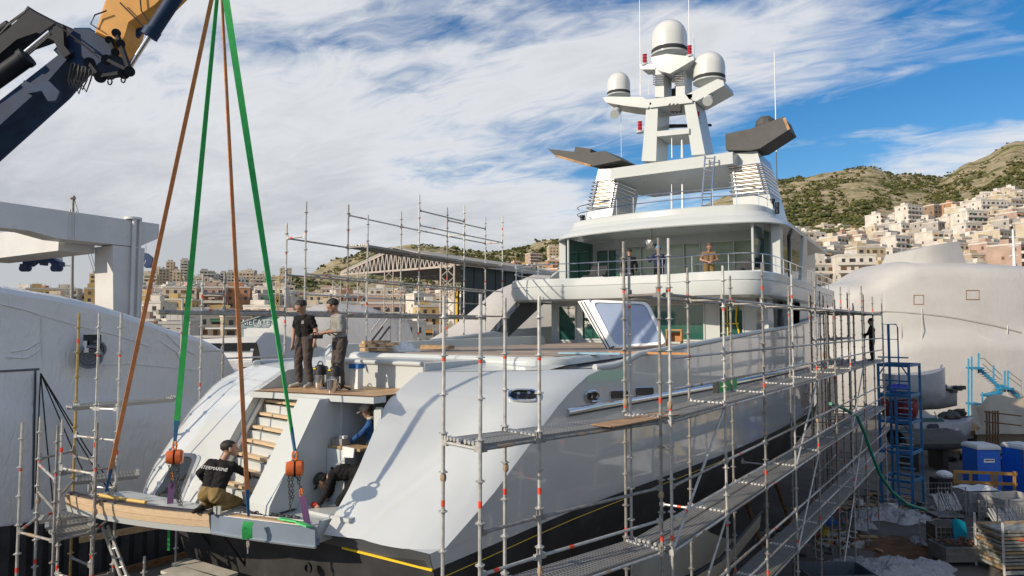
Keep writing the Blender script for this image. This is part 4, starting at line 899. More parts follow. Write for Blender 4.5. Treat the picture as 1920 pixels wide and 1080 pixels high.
cpart('main_boom', [(-90, 316), (86, 158), (142, 94), (128, 88), (-90, 258)], crb, 12.4, 0.75)
cpart('boom_collar', [(45, 150), (62, 158), (92, 152), (112, 172), (105, 188), (90, 190), (78, 170), (52, 175), (40, 160)], crb, 12.32, 0.1, False)
cpart('main_boom_head', [(100, 94), (139, 52), (168, 52), (206, 76), (214, 100), (175, 128), (152, 128), (118, 112)], crb, 12.45, 0.65)
cpart('boom_top_arm', [(-70, 135), (-40, 98), (30, 40), (52, 11), (70, 22), (105, 40), (140, 55), (118, 92), (112, 80), (70, 60), (30, 74), (-30, 125)], crk, 12.5, 0.5)
cpart('link_bracket', [(100, 50), (118, 45), (120, 85), (132, 100), (120, 108), (108, 92), (98, 70)], crk, 12.3, 0.1, False)
m = MB(); m.tube(aD(42, 103, 12.35), aD(94, 60, 12.35), 0.045, n=12); m.build('cylinder_rod', chrome, CR, 40)
m = MB(); m.tube(aD(-40, 172, 12.35), aD(50, 108, 12.35), 0.16, n=14); m.tube(aD(44, 112, 12.35), aD(52, 106, 12.35), 0.18, n=14); m.build('lift_cylinder', crk, CR, 40)
m = MB(); m.tube(aD(-60, 100, 12.6), aD(20, 48, 12.6), 0.11, n=12); m.build('boom_pipe', crk, CR, 40)
jib = cpart('jib', [(178, 62), (198, 0), (228, -70), (420, -95), (330, -30), (292, 8), (240, 42), (229, 80), (222, 95), (216, 100), (204, 74)], cry, 12.35, 0.55)
m = MB(); m.tube(aD(240, 130, 12.3), aD(284, 62, 12.3), 0.045, n=12); m.tube(aD(214, 115, 12.75), aD(250, 62, 12.75), 0.045, n=12); m.build('jib_rods', chrome, CR, 40)
m = MB(); m.tube(aD(281, 67, 12.3), aD(345, -30, 12.3), 0.13, n=14); m.tube(aD(279, 69, 12.3), aD(288, 55, 12.3), 0.15, n=14); m.build('jib_cylinder', crb, CR, 40)
m = MB(); m.tube(aD(248, 65, 12.75), aD(300, -10, 12.75), 0.13, n=14); m.build('jib_cylinder', crb, CR, 40)
def link(pts, w, f):
    m = MB()
    for a, b in zip(pts, pts[1:]): m.bar(aD(*a, f), aD(*b, f), w, 0.06)
    for p in pts: m.tube(aD(*p, f-0.06), aD(*p, f+0.08), w*0.72, n=14)
    return m.build('knuckle_link', crk, CR, 30)
link([(218, 62), (226, 82), (243, 132)], 0.11, 12.2); link([(200, 112), (243, 134)], 0.13, 12.24); link([(168, 118), (188, 145), (232, 138)], 0.14, 12.3); link([(205, 75), (216, 98)], 0.10, 12.25)
for p in ((206, 153), (231, 149)):
    m = MB(); m.path([aD(p[0]+4*math.cos(a), p[1]+6*math.sin(a), 12.25) for a in [R(x) for x in range(0, 360, 45)]], 0.015, 5, closed=True); m.build('lug', crk, CR)
for k in range(5):
    x = 124+k*7; m = MB(); m.path([aD(x+10, 118+k*2, 12.3), aD(x+4-k*2, 150, 12.3), aD(x+10, 168+(k % 3)*4, 12.3), aD(x+18, 150, 12.3), aD(x+24, 125, 12.3)], 0.014, 5); m.build('hydraulic_hose', black, CR)
for pts in ([(55, 15), (20, 40), (-10, 75)], [(48, 22), (15, 48), (-20, 85)], [(105, 45), (150, 78), (175, 100)], [(140, 75), (165, 90), (185, 108)], [(185, 55), (170, 45), (178, 28), (200, 20)], [(225, 5), (250, 30), (268, 50), (290, 62)], [(262, -10), (265, 20), (285, 50)]):
    m = MB(); m.path([aD(u, v, 12.28) for u, v in pts], 0.014, 5); m.build('hydraulic_hose', black, CR)

# ------------------------------------------------------------------ travel lift
lft = mat('lift_grey_paint', (0.62, 0.62, 0.61), 0.5, var=0.08, vs=0.6, dirt=((0.33, 0.31, 0.28), 1.2, 0.64)); lblue = mat('block_blue', (0.02, 0.05, 0.13), 0.45)
LX = -29.5
TLF = thing('travel_lift', 'pale grey boat travel lift gantry behind the wrapped boat on the left', 'gantry crane', (-30, 14, 0))
m = MB(); m.prism([(LX, -4, 11.7), (LX, -4, 12.9), (LX, 16.7, 12.63), (LX, 16.7, 12.0), (LX, 15.8, 11.52), (LX, 12.6, 11.55), (LX, 11.6, 11.75)], (-1.1, 0, 0)); m.build('top_beam', lft, TLF)
m = MB()
for k in range(9): m.bar((LX+0.02, 13.02, 11.65+k*0.12), (LX+0.02, 13.3, 11.65+k*0.12), 0.02, 0.03)
m.bar((LX+.02, 13.05, 11.6), (LX+.02, 13.05, 12.75), .04, .05); m.bar((LX+.02, 13.27, 11.6), (LX+.02, 13.27, 12.72), .04, .05); m.build('flange_plate', lft, TLF)
m = MB(); m.tube((LX+0.12, 15.55, 5), (LX+0.12, 15.55, 12.75), 0.09, n=10); m.tube((LX+0.12, 15.8, 5), (LX+0.12, 15.8, 12.75), 0.06, n=8); m.lathe([(0.35, 0), (0.35, 0.1)], (LX-0.1, 15.6, 12.68), 14); m.build('drain_pipe', lft, TLF, 40)
m = MB(); m.prism([(LX-0.02, 14.75, 11.5), (LX-0.02, 16.1, 11.5), (LX-0.02, 15.8, 0), (LX-0.02, 15.2, 0)], (-1.5, 0, 0)); m.build('leg', lft, TLF)
m = MB(); m.prism([(LX-9.5, -2, 11.0), (LX-9.5, -2, 12.5), (LX-9.5, 17.0, 12.5), (LX-9.5, 17.0, 11.5)], (-1.1, 0, 0)); m.build('far_beam', lft, TLF)
m = MB(); m.bbox(LX-9.5, LX-1.2, 13.2, 14.6, 11.2, 12.35); m.build('cross_beam', lft, TLF)
m = MB(); m.prism([(LX-9.5, 7.2, 11.0), (LX-9.5, 9.8, 11.0), (LX-9.5, 9.4, 0), (LX-9.5, 7.7, 0)], (-1.1, 0, 0)); m.build('leg', lft, TLF)
def block(u, v, f, w, label):
    t = thing('hook_block', label, 'hook block', aD(u, v+20, f), 'blue spreader blocks'); s = f/1280
    m = MB(); pts = [(-w/2, 5), (-w/2, -3), (-w*0.2, -14), (w*0.2, -14), (w/2, -3), (w/2, 5), (w*0.34, 5), (w*0.16, -4), (w*.06, -4), (w*.04, 3), (-w*.04, 3), (-w*.06, -4), (-w*0.16, -4), (-w*0.34, 5)]
    m.prism([aD(u+a, v+b, f) for a, b in pts], FH*0.4); m.build('spreader', lblue, t)
    for x in (-w*0.42, w*0.42):
        m = MB(); 
        for k in range(3): m.lathe([(0.17, -0.04), (0.17, 0.04)], aD(u+x-5+k*5, v+9, f-0.1), 12, axis=FH)
        m.box(aD(u+x, v+6, f), (0.35, 0.3, 0.25), HEAD); m.build('sheave', lblue, t)
    for x in (-w*.25, w*.25):
        m = MB(); m.tube(aD(u+x, v-10, f+.2), aD(u+x, v-30, f+.2), 0.02, n=5); m.build('wire_rope', galvd, t)
block(77, 494, 33, 70, 'blue spreader block hanging left of the lift leg'); block(262, 488, 37, 46, 'blue spreader block partly hidden right of the lift leg')
sm_ = thing('sailing_mast', 'slim grey sailing mast standing behind the wrapped boat on the left', 'mast', aD(138, 612, 60)); p = aD(138, 640, 60)
m = MB(); m.tube(p-Vector((0, 0, 8)), aD(137, 368, 60), 0.16, 0.12, n=8); m.tube(aD(134, 372, 60), aD(140, 370, 60), 0.2, n=6); m.build('spar', galvd, sm_)
m = MB(); m.tube(aD(112, 497, 60), aD(138, 499, 60), 0.05, n=5); m.tube(aD(139, 372, 60), aD(147, 398, 60), 0.03, n=4); m.build('spreader', galvd, sm_)
# jib stays of another boat
stay = thing('rigging_wires', 'pair of thin rigging wires rising behind the lift leg', 'wires', aD(180, 560, 60)); m = MB(); m.tube(aD(186, 540, 60), aD(163, 468, 60), 0.03, n=4); m.build('wire', galvd, stay); m = MB(); m.tube(aD(189, 540, 60), aD(168, 465, 60), 0.03, n=4); m.build('wire', galvd, stay)

# ------------------------------------------------------------------ shrink-wrapped boats
def tarp(name, col, rough=0.4, bs=2.5, bump=0.8, stretch=(1, 1, 1)):
    m = mat(name, col, rough, var=0.05, vs=0.5, stretch=stretch); nt = m.node_tree; N = nt.nodes; L = nt.links; b = N['Principled BSDF']
    t = N.new('ShaderNodeTexCoord'); outs = []
    for sc_, det, sq, rot in ((bs*0.5, 4, (1, 1, 2.2), (0.4, 0.3, 0.2)), (bs*2.0, 5, (1, 3.0, 1), (0.2, 0.7, 0.5))):
        mp = N.new('ShaderNodeMapping'); mp.inputs['Scale'].default_value = sq; mp.inputs['Rotation'].default_value = rot; L.new(t.outputs['Object'], mp.inputs[0])
        n = N.new('ShaderNodeTexNoise'); n.inputs['Scale'].default_value = sc_; n.inputs['Detail'].default_value = det; n.inputs['Roughness'].default_value = 0.5; n.inputs['Distortion'].default_value = 0.6; L.new(mp.outputs[0], n.inputs['Vector']); s1 = N.new('ShaderNodeMath'); s1.operation = 'SUBTRACT'; L.new(n.outputs[0], s1.inputs[0]); s1.inputs[1].default_value = 0.5; s2 = N.new('ShaderNodeMath'); s2.operation = 'ABSOLUTE'; L.new(s1.outputs[0], s2.inputs[0]); outs.append(s2.outputs[0])
    a = N.new('ShaderNodeMath'); a.operation = 'ADD'; L.new(outs[0], a.inputs[0]); L.new(outs[1], a.inputs[1])
    bp = N.new('ShaderNodeBump'); bp.inputs['Strength'].default_value = bump; bp.inputs['Distance'].default_value = 0.12; L.new(a.outputs[0], bp.inputs['Height']); L.new(bp.outputs[0], b.inputs['Normal']); return m
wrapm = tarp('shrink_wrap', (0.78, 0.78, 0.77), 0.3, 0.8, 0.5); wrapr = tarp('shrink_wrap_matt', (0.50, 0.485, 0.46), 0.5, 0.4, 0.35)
def wob(p, a=0.06): return Vector((p.x+a*hn(p.y*9, p.z*11), p.y+a*hn(p.z*8+3, p.x*9), p.z+a*0.6*hn(p.x*10, p.y*8+5)))
WB = thing('wrapped_boat', 'white shrink wrapped boat hull filling the left side behind the scaffold', 'wrapped boat', (-20, 8, 0))
top = [(p_.y, p_.z+.02) for p_ in [aX(u_, v_, -19.1-(.5 if u_ > 340 else 0)) for u_, v_ in ((-300, 500), (-100, 522), (0, 536), (50, 545), (100, 553), (150, 563), (200, 576), (250, 591), (300, 607), (330, 618), (360, 629), (400, 645), (425, 662))]]; top.append((top[-1][0]+.7, top[-1][1]-.7))
wrapb = MB(); rings = []
for i in range(81):
    y = -4+i*19.4/80; zt = interp(top, y); fl_ = interp([(9.0, 0.0), (13.2, 0.35), (14.2, 0.9), (15.4, 2.6)], y); ring_ = []
    for k in range(27):
        t = k/26
        if t < 0.62: q = t/0.62; z = lerp(3.35-0.035*(y-7), zt-0.12, q); x = -19.0-fl_+0.08*math.sin(q*6.2)-(0.12 if q > .5 else 0)
        else: q = (t-0.62)/0.38; a = q; x = -19.12-fl_-lerp(0, 5.5, a**1.6); z = zt-0.12+0.12*math.sin(min(1, q*4)*math.pi/2)+0.3*q
        ring_.append(wob(Vector((x, y, z)), 0.035))
    rings.append(ring_)
wrapb.loft(rings, False, False); wrapb.build('wrap_cover', wrapm, WB, 35)
BV_W = bvh(wrapb)
for pts, r__, m__ in ([(-20, 697), (0, 696), (40, 694), (73, 692)], 0.03, 'd'), ([(66, 695), (63, 780), (62, 860), (60, 955)], 0.025, 'd'), ([(110, 687), (180, 685), (240, 682), (330, 690), (370, 695)], 0.012, 'l'), ([(0, 570), (50, 582), (78, 592)], .02, 'l'), ([(80, 592), (150, 612), (215, 628), (280, 650)], .015, 'l'), ([(78, 592), (80, 690)], .012, 'l'), ([(300, 640), (330, 660), (345, 690)], .02, 'l'), ([(310, 625), (335, 650), (365, 665)], .02, 'l'), ([(20, 660), (50, 655), (75, 640)], .02, 'l'), ([(10, 670), (50, 672), (76, 655)], .018, 'l'):
    fp = [h_[0]+h_[1]*.006 for h_ in (hit(BV_W, u_, v_) for u_, v_ in pts) if h_]
    if len(fp) > 1: fold = MB(); fold.path(fp, r__, 6); fold.build('wrap_seam', mat('seam_tape', (0.14, 0.15, 0.17), 0.6) if m__ == 'd' else wrapm, WB, 60)
cor = MB(); n_ = 120
prof = [Vector((-18.85-0.09*(k % 2), -6+k*21/n_, 0)) for k in range(n_)]
cor.loft([[Vector((p.x, p.y, 1.1-0.05*(p.y-7))) for p in prof], [Vector((p.x, p.y, 3.42-0.035*(p.y-7))) for p in prof]], False, False); cor.build('corrugated_skirt', mat('black_corrugated', (0.035, 0.036, 0.04), 0.55, 0.3, var=0.4, vs=2), WB)
m = MB(); m.bbox(-18.8, -18.6, -6, 16, 0, 1.6); m.build('base_wall', mat('grey_wall', (0.22, 0.22, 0.225), 0.85, var=0.2, vs=0.8), WB); m = MB(); m.bar((-18.55, -4, 2.2), (-18.55, 15, 1.5), 0.1, 0.16); m.build('rusty_ledge', rust, WB)
def vfan(u, v, r, label):
    p = aX(u, v, -18.8); t = thing('ventilation_fan', label, 'fan', p, 'ventilation fans on the wrap'); ax = Vector((0.93, -0.35, -0.1))
    m = MB(); m.lathe([(r*0.8, -0.25), (r, -0.1), (r, 0.06), (r*0.86, 0.06), (r*0.84, -0.05), (0.02, -0.05)], p, 18, axis=ax); m.build('housing', mat('fan_blue_grey', (0.17, 0.21, 0.26), 0.5), t, 30)
    m = MB()
    for q in (0.3, 0.6, 0.82): m.path([p+frame(ax) @ Vector((r*q*math.cos(a), 0.05, r*q*math.sin(a))) for a in [R(x) for x in range(0, 360, 24)]], 0.012, 4, closed=True)
    m.build('guard', galvd, t)
vfan(168, 669, 0.31, 'lower round blue grey ventilation fan on the wrapped boat'); vfan(180, 655, 0.24, 'upper smaller ventilation fan on the wrapped boat')
t = thing('vent_box', 'dark box with white flange above the ventilation fans', 'box', aX(172, 640, -18.9)); m = MB(); m.box(aX(173, 640, -18.85), (0.2, 0.35, 0.35)); m.build('duct', dgrey, t); m = MB(); m.box(aX(161, 650, -18.8), (.1, .1, .3)); m.build('flange', white, t)
rp = thing('hanging_cables', 'dark cables fanning down the wrapped boat from one tie point', 'cables', aX(76, 690, -18.8))
for (u, v) in ((66, 925), (100, 950), (180, 935), (210, 930), (240, 955), (62, 950)):
    m = MB(); a = aX(76 if u > 65 else 67, 700, -18.75); b = aX(u, v, -18.7); m.path([a, a.lerp(b, 0.5)+Vector((0, 0, -0.08)), b], 0.016, 5); m.build('cable', black, rp)

WR = thing('wrapped_boat', 'huge white shrink wrapped yacht with square cabin behind the right end of the scaffold', 'wrapped boat', aD(1760, 800, 58))
prof_r = [(1560, 560, 610), (1590, 552, 790), (1625, 528, 800), (1665, 518, 800), (1710, 492, 802), (1740, 480, 804), (1790, 480, 806), (1860, 482, 812), (1925, 484, 816), (2020, 490, 820), (2120, 500, 820), (2500, 520, 820), (2760, 560, 820)]
wr = MB(); rings = []
for i in range(110):
    u = 1560+i*1200/109; vt = interp([(a, b) for a, b, c_ in prof_r], u); f = 58-0.004*(u-1760)+0.00002*(min(u, 2150)-1800)**2-max(0, u-2150)*0.012
    zt = aD(u, vt, f).z; zb = 0.6; base = aD(u, 612, f); ring_ = []
    for k in range(24):
        t = k/23
        if t < 0.7:
            q = t/0.7; z = lerp(zb, zt-0.9, q); off = -0.3*math.sin(q*math.pi)+(0.0 if q < .55 else 0.7)+1.0*q*q
        else: q = (t-0.7)/0.3; off = 1.2+q*9; z = zt-0.9+0.9*math.sin(min(1, q*2)*math.pi/2)
        p = Vector((base.x, base.y, z))+FH*off; ring_.append(wob(p, 0.035))
    rings.append(ring_)
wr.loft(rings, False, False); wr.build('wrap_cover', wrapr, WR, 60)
cb = MB(); b_ = [aD(1702, 520, 61.5), aD(1752, 520, 61.0), aD(1820, 520, 62.0)]; t_ = [aD(1717, 468, 61.6), aD(1753, 459, 61.2), aD(1798, 452, 62.2)]
md_ = [a.lerp(c, .55)+Vector((0, 0, .05)) for a, c in zip(b_, t_)]; bk_ = [p+FH*5 for p in t_]; bb_ = [p+FH*6 for p in b_]
cb.loft([b_[:1]+[b_[0].lerp(b_[1], .5)]+b_[1:2]+[b_[1].lerp(b_[2], .5)]+b_[2:], md_[:1]+[md_[0].lerp(md_[1], .5)-FH*.1]+md_[1:2]+[md_[1].lerp(md_[2], .5)-FH*.15]+md_[2:], t_[:1]+[t_[0].lerp(t_[1], .5)]+t_[1:2]+[t_[1].lerp(t_[2], .5)]+t_[2:], bk_[:1]+[bk_[0].lerp(bk_[1], .5)]+bk_[1:2]+[bk_[1].lerp(bk_[2], .5)]+bk_[2:]], False, False)
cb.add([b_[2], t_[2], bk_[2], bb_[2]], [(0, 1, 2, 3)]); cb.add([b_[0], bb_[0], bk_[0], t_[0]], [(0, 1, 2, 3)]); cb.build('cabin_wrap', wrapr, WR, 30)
BV_R = bvh(wr)
def onwrap(pts, off=.02): return [h_[0]+h_[1]*off for h_ in (hit(BV_R, u_, v_) for u_, v_ in pts) if h_]
for (u, v, w, h) in ((1722, 562, 18, 17), (1823, 553, 24, 17)):
    m = MB(); m.path(onwrap([(u-w/2, v-h/2), (u+w/2, v-h/2), (u+w/2, v+h/2), (u-w/2, v+h/2)]), 0.05, 4, closed=True); m.build('vent_frame', mat('brown_tape', (0.34, 0.22, 0.12), 0.8), WR)
for pts, r__ in (([(1600, 588), (1630, 586), (1660, 584), (1710, 587), (1760, 592), (1800, 598), (1830, 604), (1870, 612), (1915, 624)], .09), ([(1660, 520), (1660, 550), (1660, 582)], .05), ([(1729, 575), (1729, 650), (1729, 720)], .04), ([(1690, 600), (1691, 700)], .03), ([(1800, 640), (1830, 625), (1860, 640)], .04), ([(1890, 610), (1885, 680), (1890, 740)], .05)):
    m = MB(); fp = onwrap(pts, -.02)
    if len(fp) > 1: m.path(fp, r__, 6); m.build('wrap_seam', wrapr if r__ < .06 else mat('dull_seam', (0.36, 0.34, 0.31), 0.7), WR)
wm = thing('boat_mast', 'white aerial mast with crossarms rising behind the wrapped yacht', 'mast', aD(1902, 500, 66)); m = MB(); m.tube(aD(1902, 500, 66), aD(1899, 430, 66), 0.14, 0.08, n=6); m.build('pole', white, wm)
for v in (445, 462, 480): m = MB(); m.tube(aD(1893, v, 66), aD(1909, v-1, 66), 0.06, n=5); m.build('crossarm', white, wm)
# ------------------------------------------------------------------ scaffolding
PC = {}
def post_mesh(L_, variant, mt):
    key = (round(L_, 2), variant, mt.name)
    if key in PC: return PC[key]
    q = random.Random(variant*7+3); m = MB(); m.tube((0, 0, 0), (0, 0, L_), 0.0245, n=8)
    z = L_-0.28
    while z > 0.05:
        m.lathe([(0.030, -0.03), (0.032, -0.006), (0.062, -0.006), (0.062, 0.006), (0.032, 0.006), (0.030, 0.03)], (0, 0, z), 8); z -= 0.5
    for k in range(int(L_/2)+1):
        z = L_-0.6-2.0*k-q.choice((0, .12, .25)); 
        if z > 0.3: m.tube((0, 0, z), (0, 0, z+0.085), 0.0262, n=8, mat=1, caps=False)
    if q.random() < 0.4: zz = q.uniform(0.3, 0.9)*L_; m.ball((0.01, 0, zz), 0.045, 7, 5, 2, (1, 1, 1.6))
    PC[key] = m.mesh('post', [mt, redt, mat('tied_rag', (0.36, 0.27, 0.18), 0.9)], None, 35); return PC[key]
def led_mesh(L_, variant):
    key = ('l', round(L_, 2), variant)
    if key in PC: return PC[key]
    q = random.Random(variant+40); m = MB(); m.tube((0, 0.03, 0), (0, L_-0.03, 0), 0.0235, n=8)
    for a, s in ((0.05, 1), (L_-0.05, -1)): m.box((0, a, 0.0), (0.05, 0.09, 0.07)); m.box((0, a+s*-0.015, 0.05), (0.012, 0.035, 0.11))
    if variant % 3 == 0 and L_ > 0.5: y = L_*q.uniform(0.2, 0.4); m.tube((0, y, 0), (0, y+0.09, 0), 0.0255, n=8, mat=1, caps=False)
    if variant % 4 == 1 and L_ > 1: 
        for j in range(2): y = L_*q.uniform(0.1, 0.9); m.tube((0, y, 0), (0, y+0.12, 0), 0.027, n=6, mat=2)
    PC[key] = m.mesh('ledger', [galvd if variant in (1, 2, 4) else galv, redt, MAT['tied_rag']], None, 35); return PC[key]
plankm = bpy.data.materials.new('perforated_deck'); plankm.use_nodes = True
nt = plankm.node_tree; N = nt.nodes; L = nt.links; b = N['Principled BSDF']; b.inputs['Roughness'].default_value = 0.5; b.inputs['Metallic'].default_value = 0.45
t = N.new('ShaderNodeTexCoord'); vo = N.new('ShaderNodeTexVoronoi'); vo.inputs['Scale'].default_value = 16; vo.inputs['Randomness'].default_value = 0.0; L.new(t.outputs['Object'], vo.inputs['Vector'])
r_ = N.new('ShaderNodeMapRange'); r_.inputs['From Min'].default_value = 0.25; r_.inputs['From Max'].default_value = 0.34; L.new(vo.outputs['Distance'], r_.inputs['Value'])
nz_ = N.new('ShaderNodeTexNoise'); nz_.inputs['Scale'].default_value = 3; nz_.inputs['Detail'].default_value = 7; L.new(t.outputs['Object'], nz_.inputs['Vector'])
cr = N.new('ShaderNodeMixRGB'); L.new(nz_.outputs[0], cr.inputs[0]); cr.inputs[1].default_value = (0.20, 0.195, 0.185, 1); cr.inputs[2].default_value = (0.44, 0.43, 0.40, 1)
mx_ = N.new('ShaderNodeMixRGB'); L.new(r_.outputs[0], mx_.inputs[0]); mx_.inputs[1].default_value = (0.07, 0.068, 0.06, 1); L.new(cr.outputs[0], mx_.inputs[2]); L.new(mx_.outputs[0], b.inputs['Base Color'])
def plank_mesh(L_):
    key = ('p', round(L_, 2))
    if key in PC: return PC[key]
    m = MB(); w = 0.155; m.bbox(-w, w, 0.02, L_-0.02, -0.012, 0.0); m.bbox(-w, -w+.012, 0.02, L_-.02, -0.07, -0.0125); m.bbox(w-.012, w, 0.02, L_-.02, -0.07, -0.0125)
    for k in range(4): x = -0.115+k*0.077; m.tube((x, 0.0, 0.0), (x, 0.06, 0.0), 0.03, n=6, mat=1)
    for k in range(4): x = -0.115+k*0.077; m.tube((x, L_-.06, 0.0), (x, L_, 0.0), 0.03, n=6, mat=1)
    PC[key] = m.mesh('deck_plank', [plankm, galv]); return PC[key]
vc = [0]
class Scaf:
    def __init__(s, label, base): s.t = thing('scaffold', label, 'scaffold', base)
    def post(s, p, z0, z1, mt=None):
        vc[0] += 1; L_ = round((z1-z0)*4)/4; inst('post', post_mesh(L_, vc[0] % 5, mt or (galv if vc[0] % 4 else galvd)), s.t, Matrix.Translation((p[0], p[1], z1-L_)) @ Matrix.Rotation(vc[0], 4, 'Z'))
    def led(s, p, q, z, z2=None):
        vc[0] += 1; a = Vector((p[0], p[1], z)); b_ = Vector((q[0], q[1], z if z2 is None else z2)); inst('ledger', led_mesh((b_-a).length, vc[0] % 6), s.t, seg_matrix(a, b_))
    def brace(s, p, zp, q, zq):
        a = Vector((p[0], p[1], zp)); b_ = Vector((q[0], q[1], zq)); m = MB(); m.tube(a, b_, 0.0225, n=8); m.box(a, (.06, .06, .1)); m.box(b_, (.06, .06, .1)); m.build('brace', galv, s.t)
    def deck(s, o0, o1, i0, i1, z, n=2):
        o0, o1, i0, i1 = [Vector((p[0], p[1], z+0.06)) for p in (o0, o1, i0, i1)]
        for k in range(n):
            t_ = (k+0.5)/n; a = o0.lerp(i0, t_); b_ = o1.lerp(i1, t_); inst('deck_plank', plank_mesh((b_-a).length), s.t, seg_matrix(a, b_))
SS = Scaf('galvanised scaffold wrapping the starboard side of the yacht with three walkways', (-4, 18, 0))
O = [(-4.91, 6.85), (-4.66, 7.84), (-3.92, 10.30), (-3.80, 10.42)]; I = [(-5.62, 7.02), (-5.30, 7.98), (-4.56, 10.40), (-4.52, 10.52)]
for k in range(1, 10): O.append((-3.80+0.125*k, 10.42+2.57*k)); I.append((-4.52+0.125*k, 10.52+2.57*k))
tops = [8.5, 8.5, 9.5, 9.5, 9.25, 9.5, 9.4, 9.5, 9.2, 9.5, 9.6, 9.3, 9.5]
for k, (o_, i_) in enumerate(zip(O, I)):
    SS.post(o_, 0, tops[k], galvd if k == 2 or (k > 4 and k % 3) else None); SS.post(i_, 0, tops[k]-(0.0 if k < 3 else (0.25 if k % 2 else 0)), galvd if k > 3 else None)
    for z in (2.6, 4.6, 6.6): SS.led(o_, i_, z)
    if k >= 2: SS.led(o_, i_, 8.6)
n_ = len(O)
for k in range(n_-1):
    if k == 2: continue
    for z in (4.6, 6.6): SS.led(O[k], O[k+1], z); SS.led(I[k], I[k+1], z); SS.deck(O[k], O[k+1], I[k], I[k+1], z)
    SS.led(O[k], O[k+1], 5.1); SS.led(O[k], O[k+1], 5.6)
    if k >= 3:
        SS.led(O[k], O[k+1], 7.1); SS.led(O[k], O[k+1], 7.6); SS.led(O[k], O[k+1], 8.6); SS.led(I[k], I[k+1], 8.6)
        SS.led(O[k], O[k+1], 2.6); SS.led(O[k], O[k+1], 3.1); SS.led(O[k], O[k+1], 3.6); SS.led(I[k], I[k+1], 2.6); SS.deck(O[k], O[k+1], I[k], I[k+1], 2.6)
    if k in (3, 6, 9): SS.brace(O[k], 4.6, O[k+1], 6.6); SS.brace(O[k], 2.6, O[k+1], 4.6)
    if k in (4, 8): SS.brace(O[k], 0.3, O[k+1], 2.4)
SS.led(I[2], O[2], 8.6); SS.led(I[1], I[2], 8.6) if False else None
for k in range(8, n_-1): SS.deck(O[k], O[k+1], I[k], I[k+1], 8.6)
# toe line of brackets towards the hull
for k in range(4, n_, 2): SS.led(I[k], (I[k][0]-0.62, I[k][1]), 4.6)
# extra standards at the far end
SE = Scaf('dense dark scaffold bay at the far end beside the blue stair tower', (-4, 31, 0))
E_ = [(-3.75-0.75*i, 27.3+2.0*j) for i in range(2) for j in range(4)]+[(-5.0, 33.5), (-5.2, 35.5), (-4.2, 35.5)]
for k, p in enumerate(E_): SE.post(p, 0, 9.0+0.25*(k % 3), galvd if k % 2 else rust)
for z in (2.6, 4.6, 6.6, 7.6, 8.6):
    for i in range(2):
        for j in range(3): SE.led(E_[i*4+j], E_[i*4+j+1], z)
    for j in range(4): SE.led(E_[j], E_[4+j], z)
for z in (6.6, 8.6):
    for j in range(3): SE.deck(E_[j], E_[j+1], E_[4+j], E_[5+j], z)
# port side scaffold
PS = Scaf('tall scaffold along the port side rising above the raised deck against the sky', (-15, 17, 0))
def onx(u, x): k = (u-960)/1280*math.cos(HEAD)-math.sin(HEAD); f = x/k; p = loc2(u, f); return (p.x, p.y), f
prs = [(535, 418, 571, 377), (651, 382, 688, 402), (751, 395, 785, 363), (838, 388, 870, 384), (910, 405, 942, 403)]
PO, PI_ = [], []
for k, (u0, v0, u1, v1) in enumerate(prs):
    xi = [-14.5, -14.75, -15.05, -15.25, -15.35][k]; a, fa = onx(u0, xi-0.75); b_, fb = onx(u1, xi); PO.append(a); PI_.append(b_)
    PS.post(a, 0, 8.1+(612-v0)/1280*fa, galvd if k % 2 else None); PS.post(b_, 0, 8.1+(612-v1)/1280*fb)
    for z in (8.5, 10.5): PS.led(a, b_, z)
for k in range(4):
    for z in (8.5, 9.0, 9.5): PS.led(PO[k], PO[k+1], z)
    for z in (8.5, 9.5): PS.led(PI_[k], PI_[k+1], z)
    PS.led(PO[k], PO[k+1], 10.5); 
    if k: PS.led(PI_[k], PI_[k+1], 10.5); PS.deck(PI_[k], PI_[k+1], PO[k], PO[k+1], 10.5)
    if 0 < k: PS.led(PO[k], PO[k+1], 11.5)
    if k > 1: PS.led(PI_[k], PI_[k+1], 11.5)
PS.led(PI_[2], PI_[3], 12.0); PS.led(PO[3], PI_[3], 11.5); PS.led(PO[4], PI_[4], 11.5); PS.led(PO[3], PO[4], 12.1)
m = MB(); a, b_ = Vector((*PO[0], 8.42)), Vector((*PO[4], 8.42)); m.tube(a+(a-b_)*0.35, b_, 0.055, n=10); m.build('long_tube', galvd, PS.t)
aft = []
for u, v in ((342, 560), (379, 513), (420, 510)):
    p, f = onx(u, -15.3); aft.append(p); PS.post(p, 0, 8.1+(612-v)/1280*f)
for z in (7.5, 8.5, 8.9): PS.led(aft[1], aft[2], z)
PS.led(aft[2], PO[0], 8.5); PS.led(aft[2], PO[0], 7.3)
# scaffold at the left, by the platform tip
LS = Scaf('free standing scaffold at the lower left beside the platform tip', loc2(120, 12.8))
pp = {}
for u, f, v in ((51, 12.2, 790), (84, 13.06, 780), (117, 11.7, 795), (125, 12.7, 784), (149, 13.9, 588), (187, 13.4, 587), (190, 12.2, 790), (228, 13.3, 587)):
    p = loc2(u, f); pp[u] = (p.x, p.y); z1 = 8.1+(612-v)/1280*f; LS.post(pp[u], 0, z1, ochre if u == 149 else None)
for a, b_, zs in ((51, 84, (4.5,)), (51, 117, (4.5, 2.5)), (84, 117, (5.5, 5.0, 3.0)), (84, 149, (4.5, 5.6)), (117, 190, (4.5, 3.5)), (117, 125, (4.6,)), (125, 190, (5.5, 3.6)), (125, 149, (5.0,)), (149, 187, (5.5, 6.5, 3.5)), (187, 228, (6.5, 5.0)), (125, 228, (5.4, 3.4)), (190, 228, (4.5, 5.0)), (149, 228, (5.9,))):
    for z in zs: LS.led(pp[a], pp[b_], z)
LS.deck(pp[84], pp[187], pp[117], pp[190], 4.5, 3)
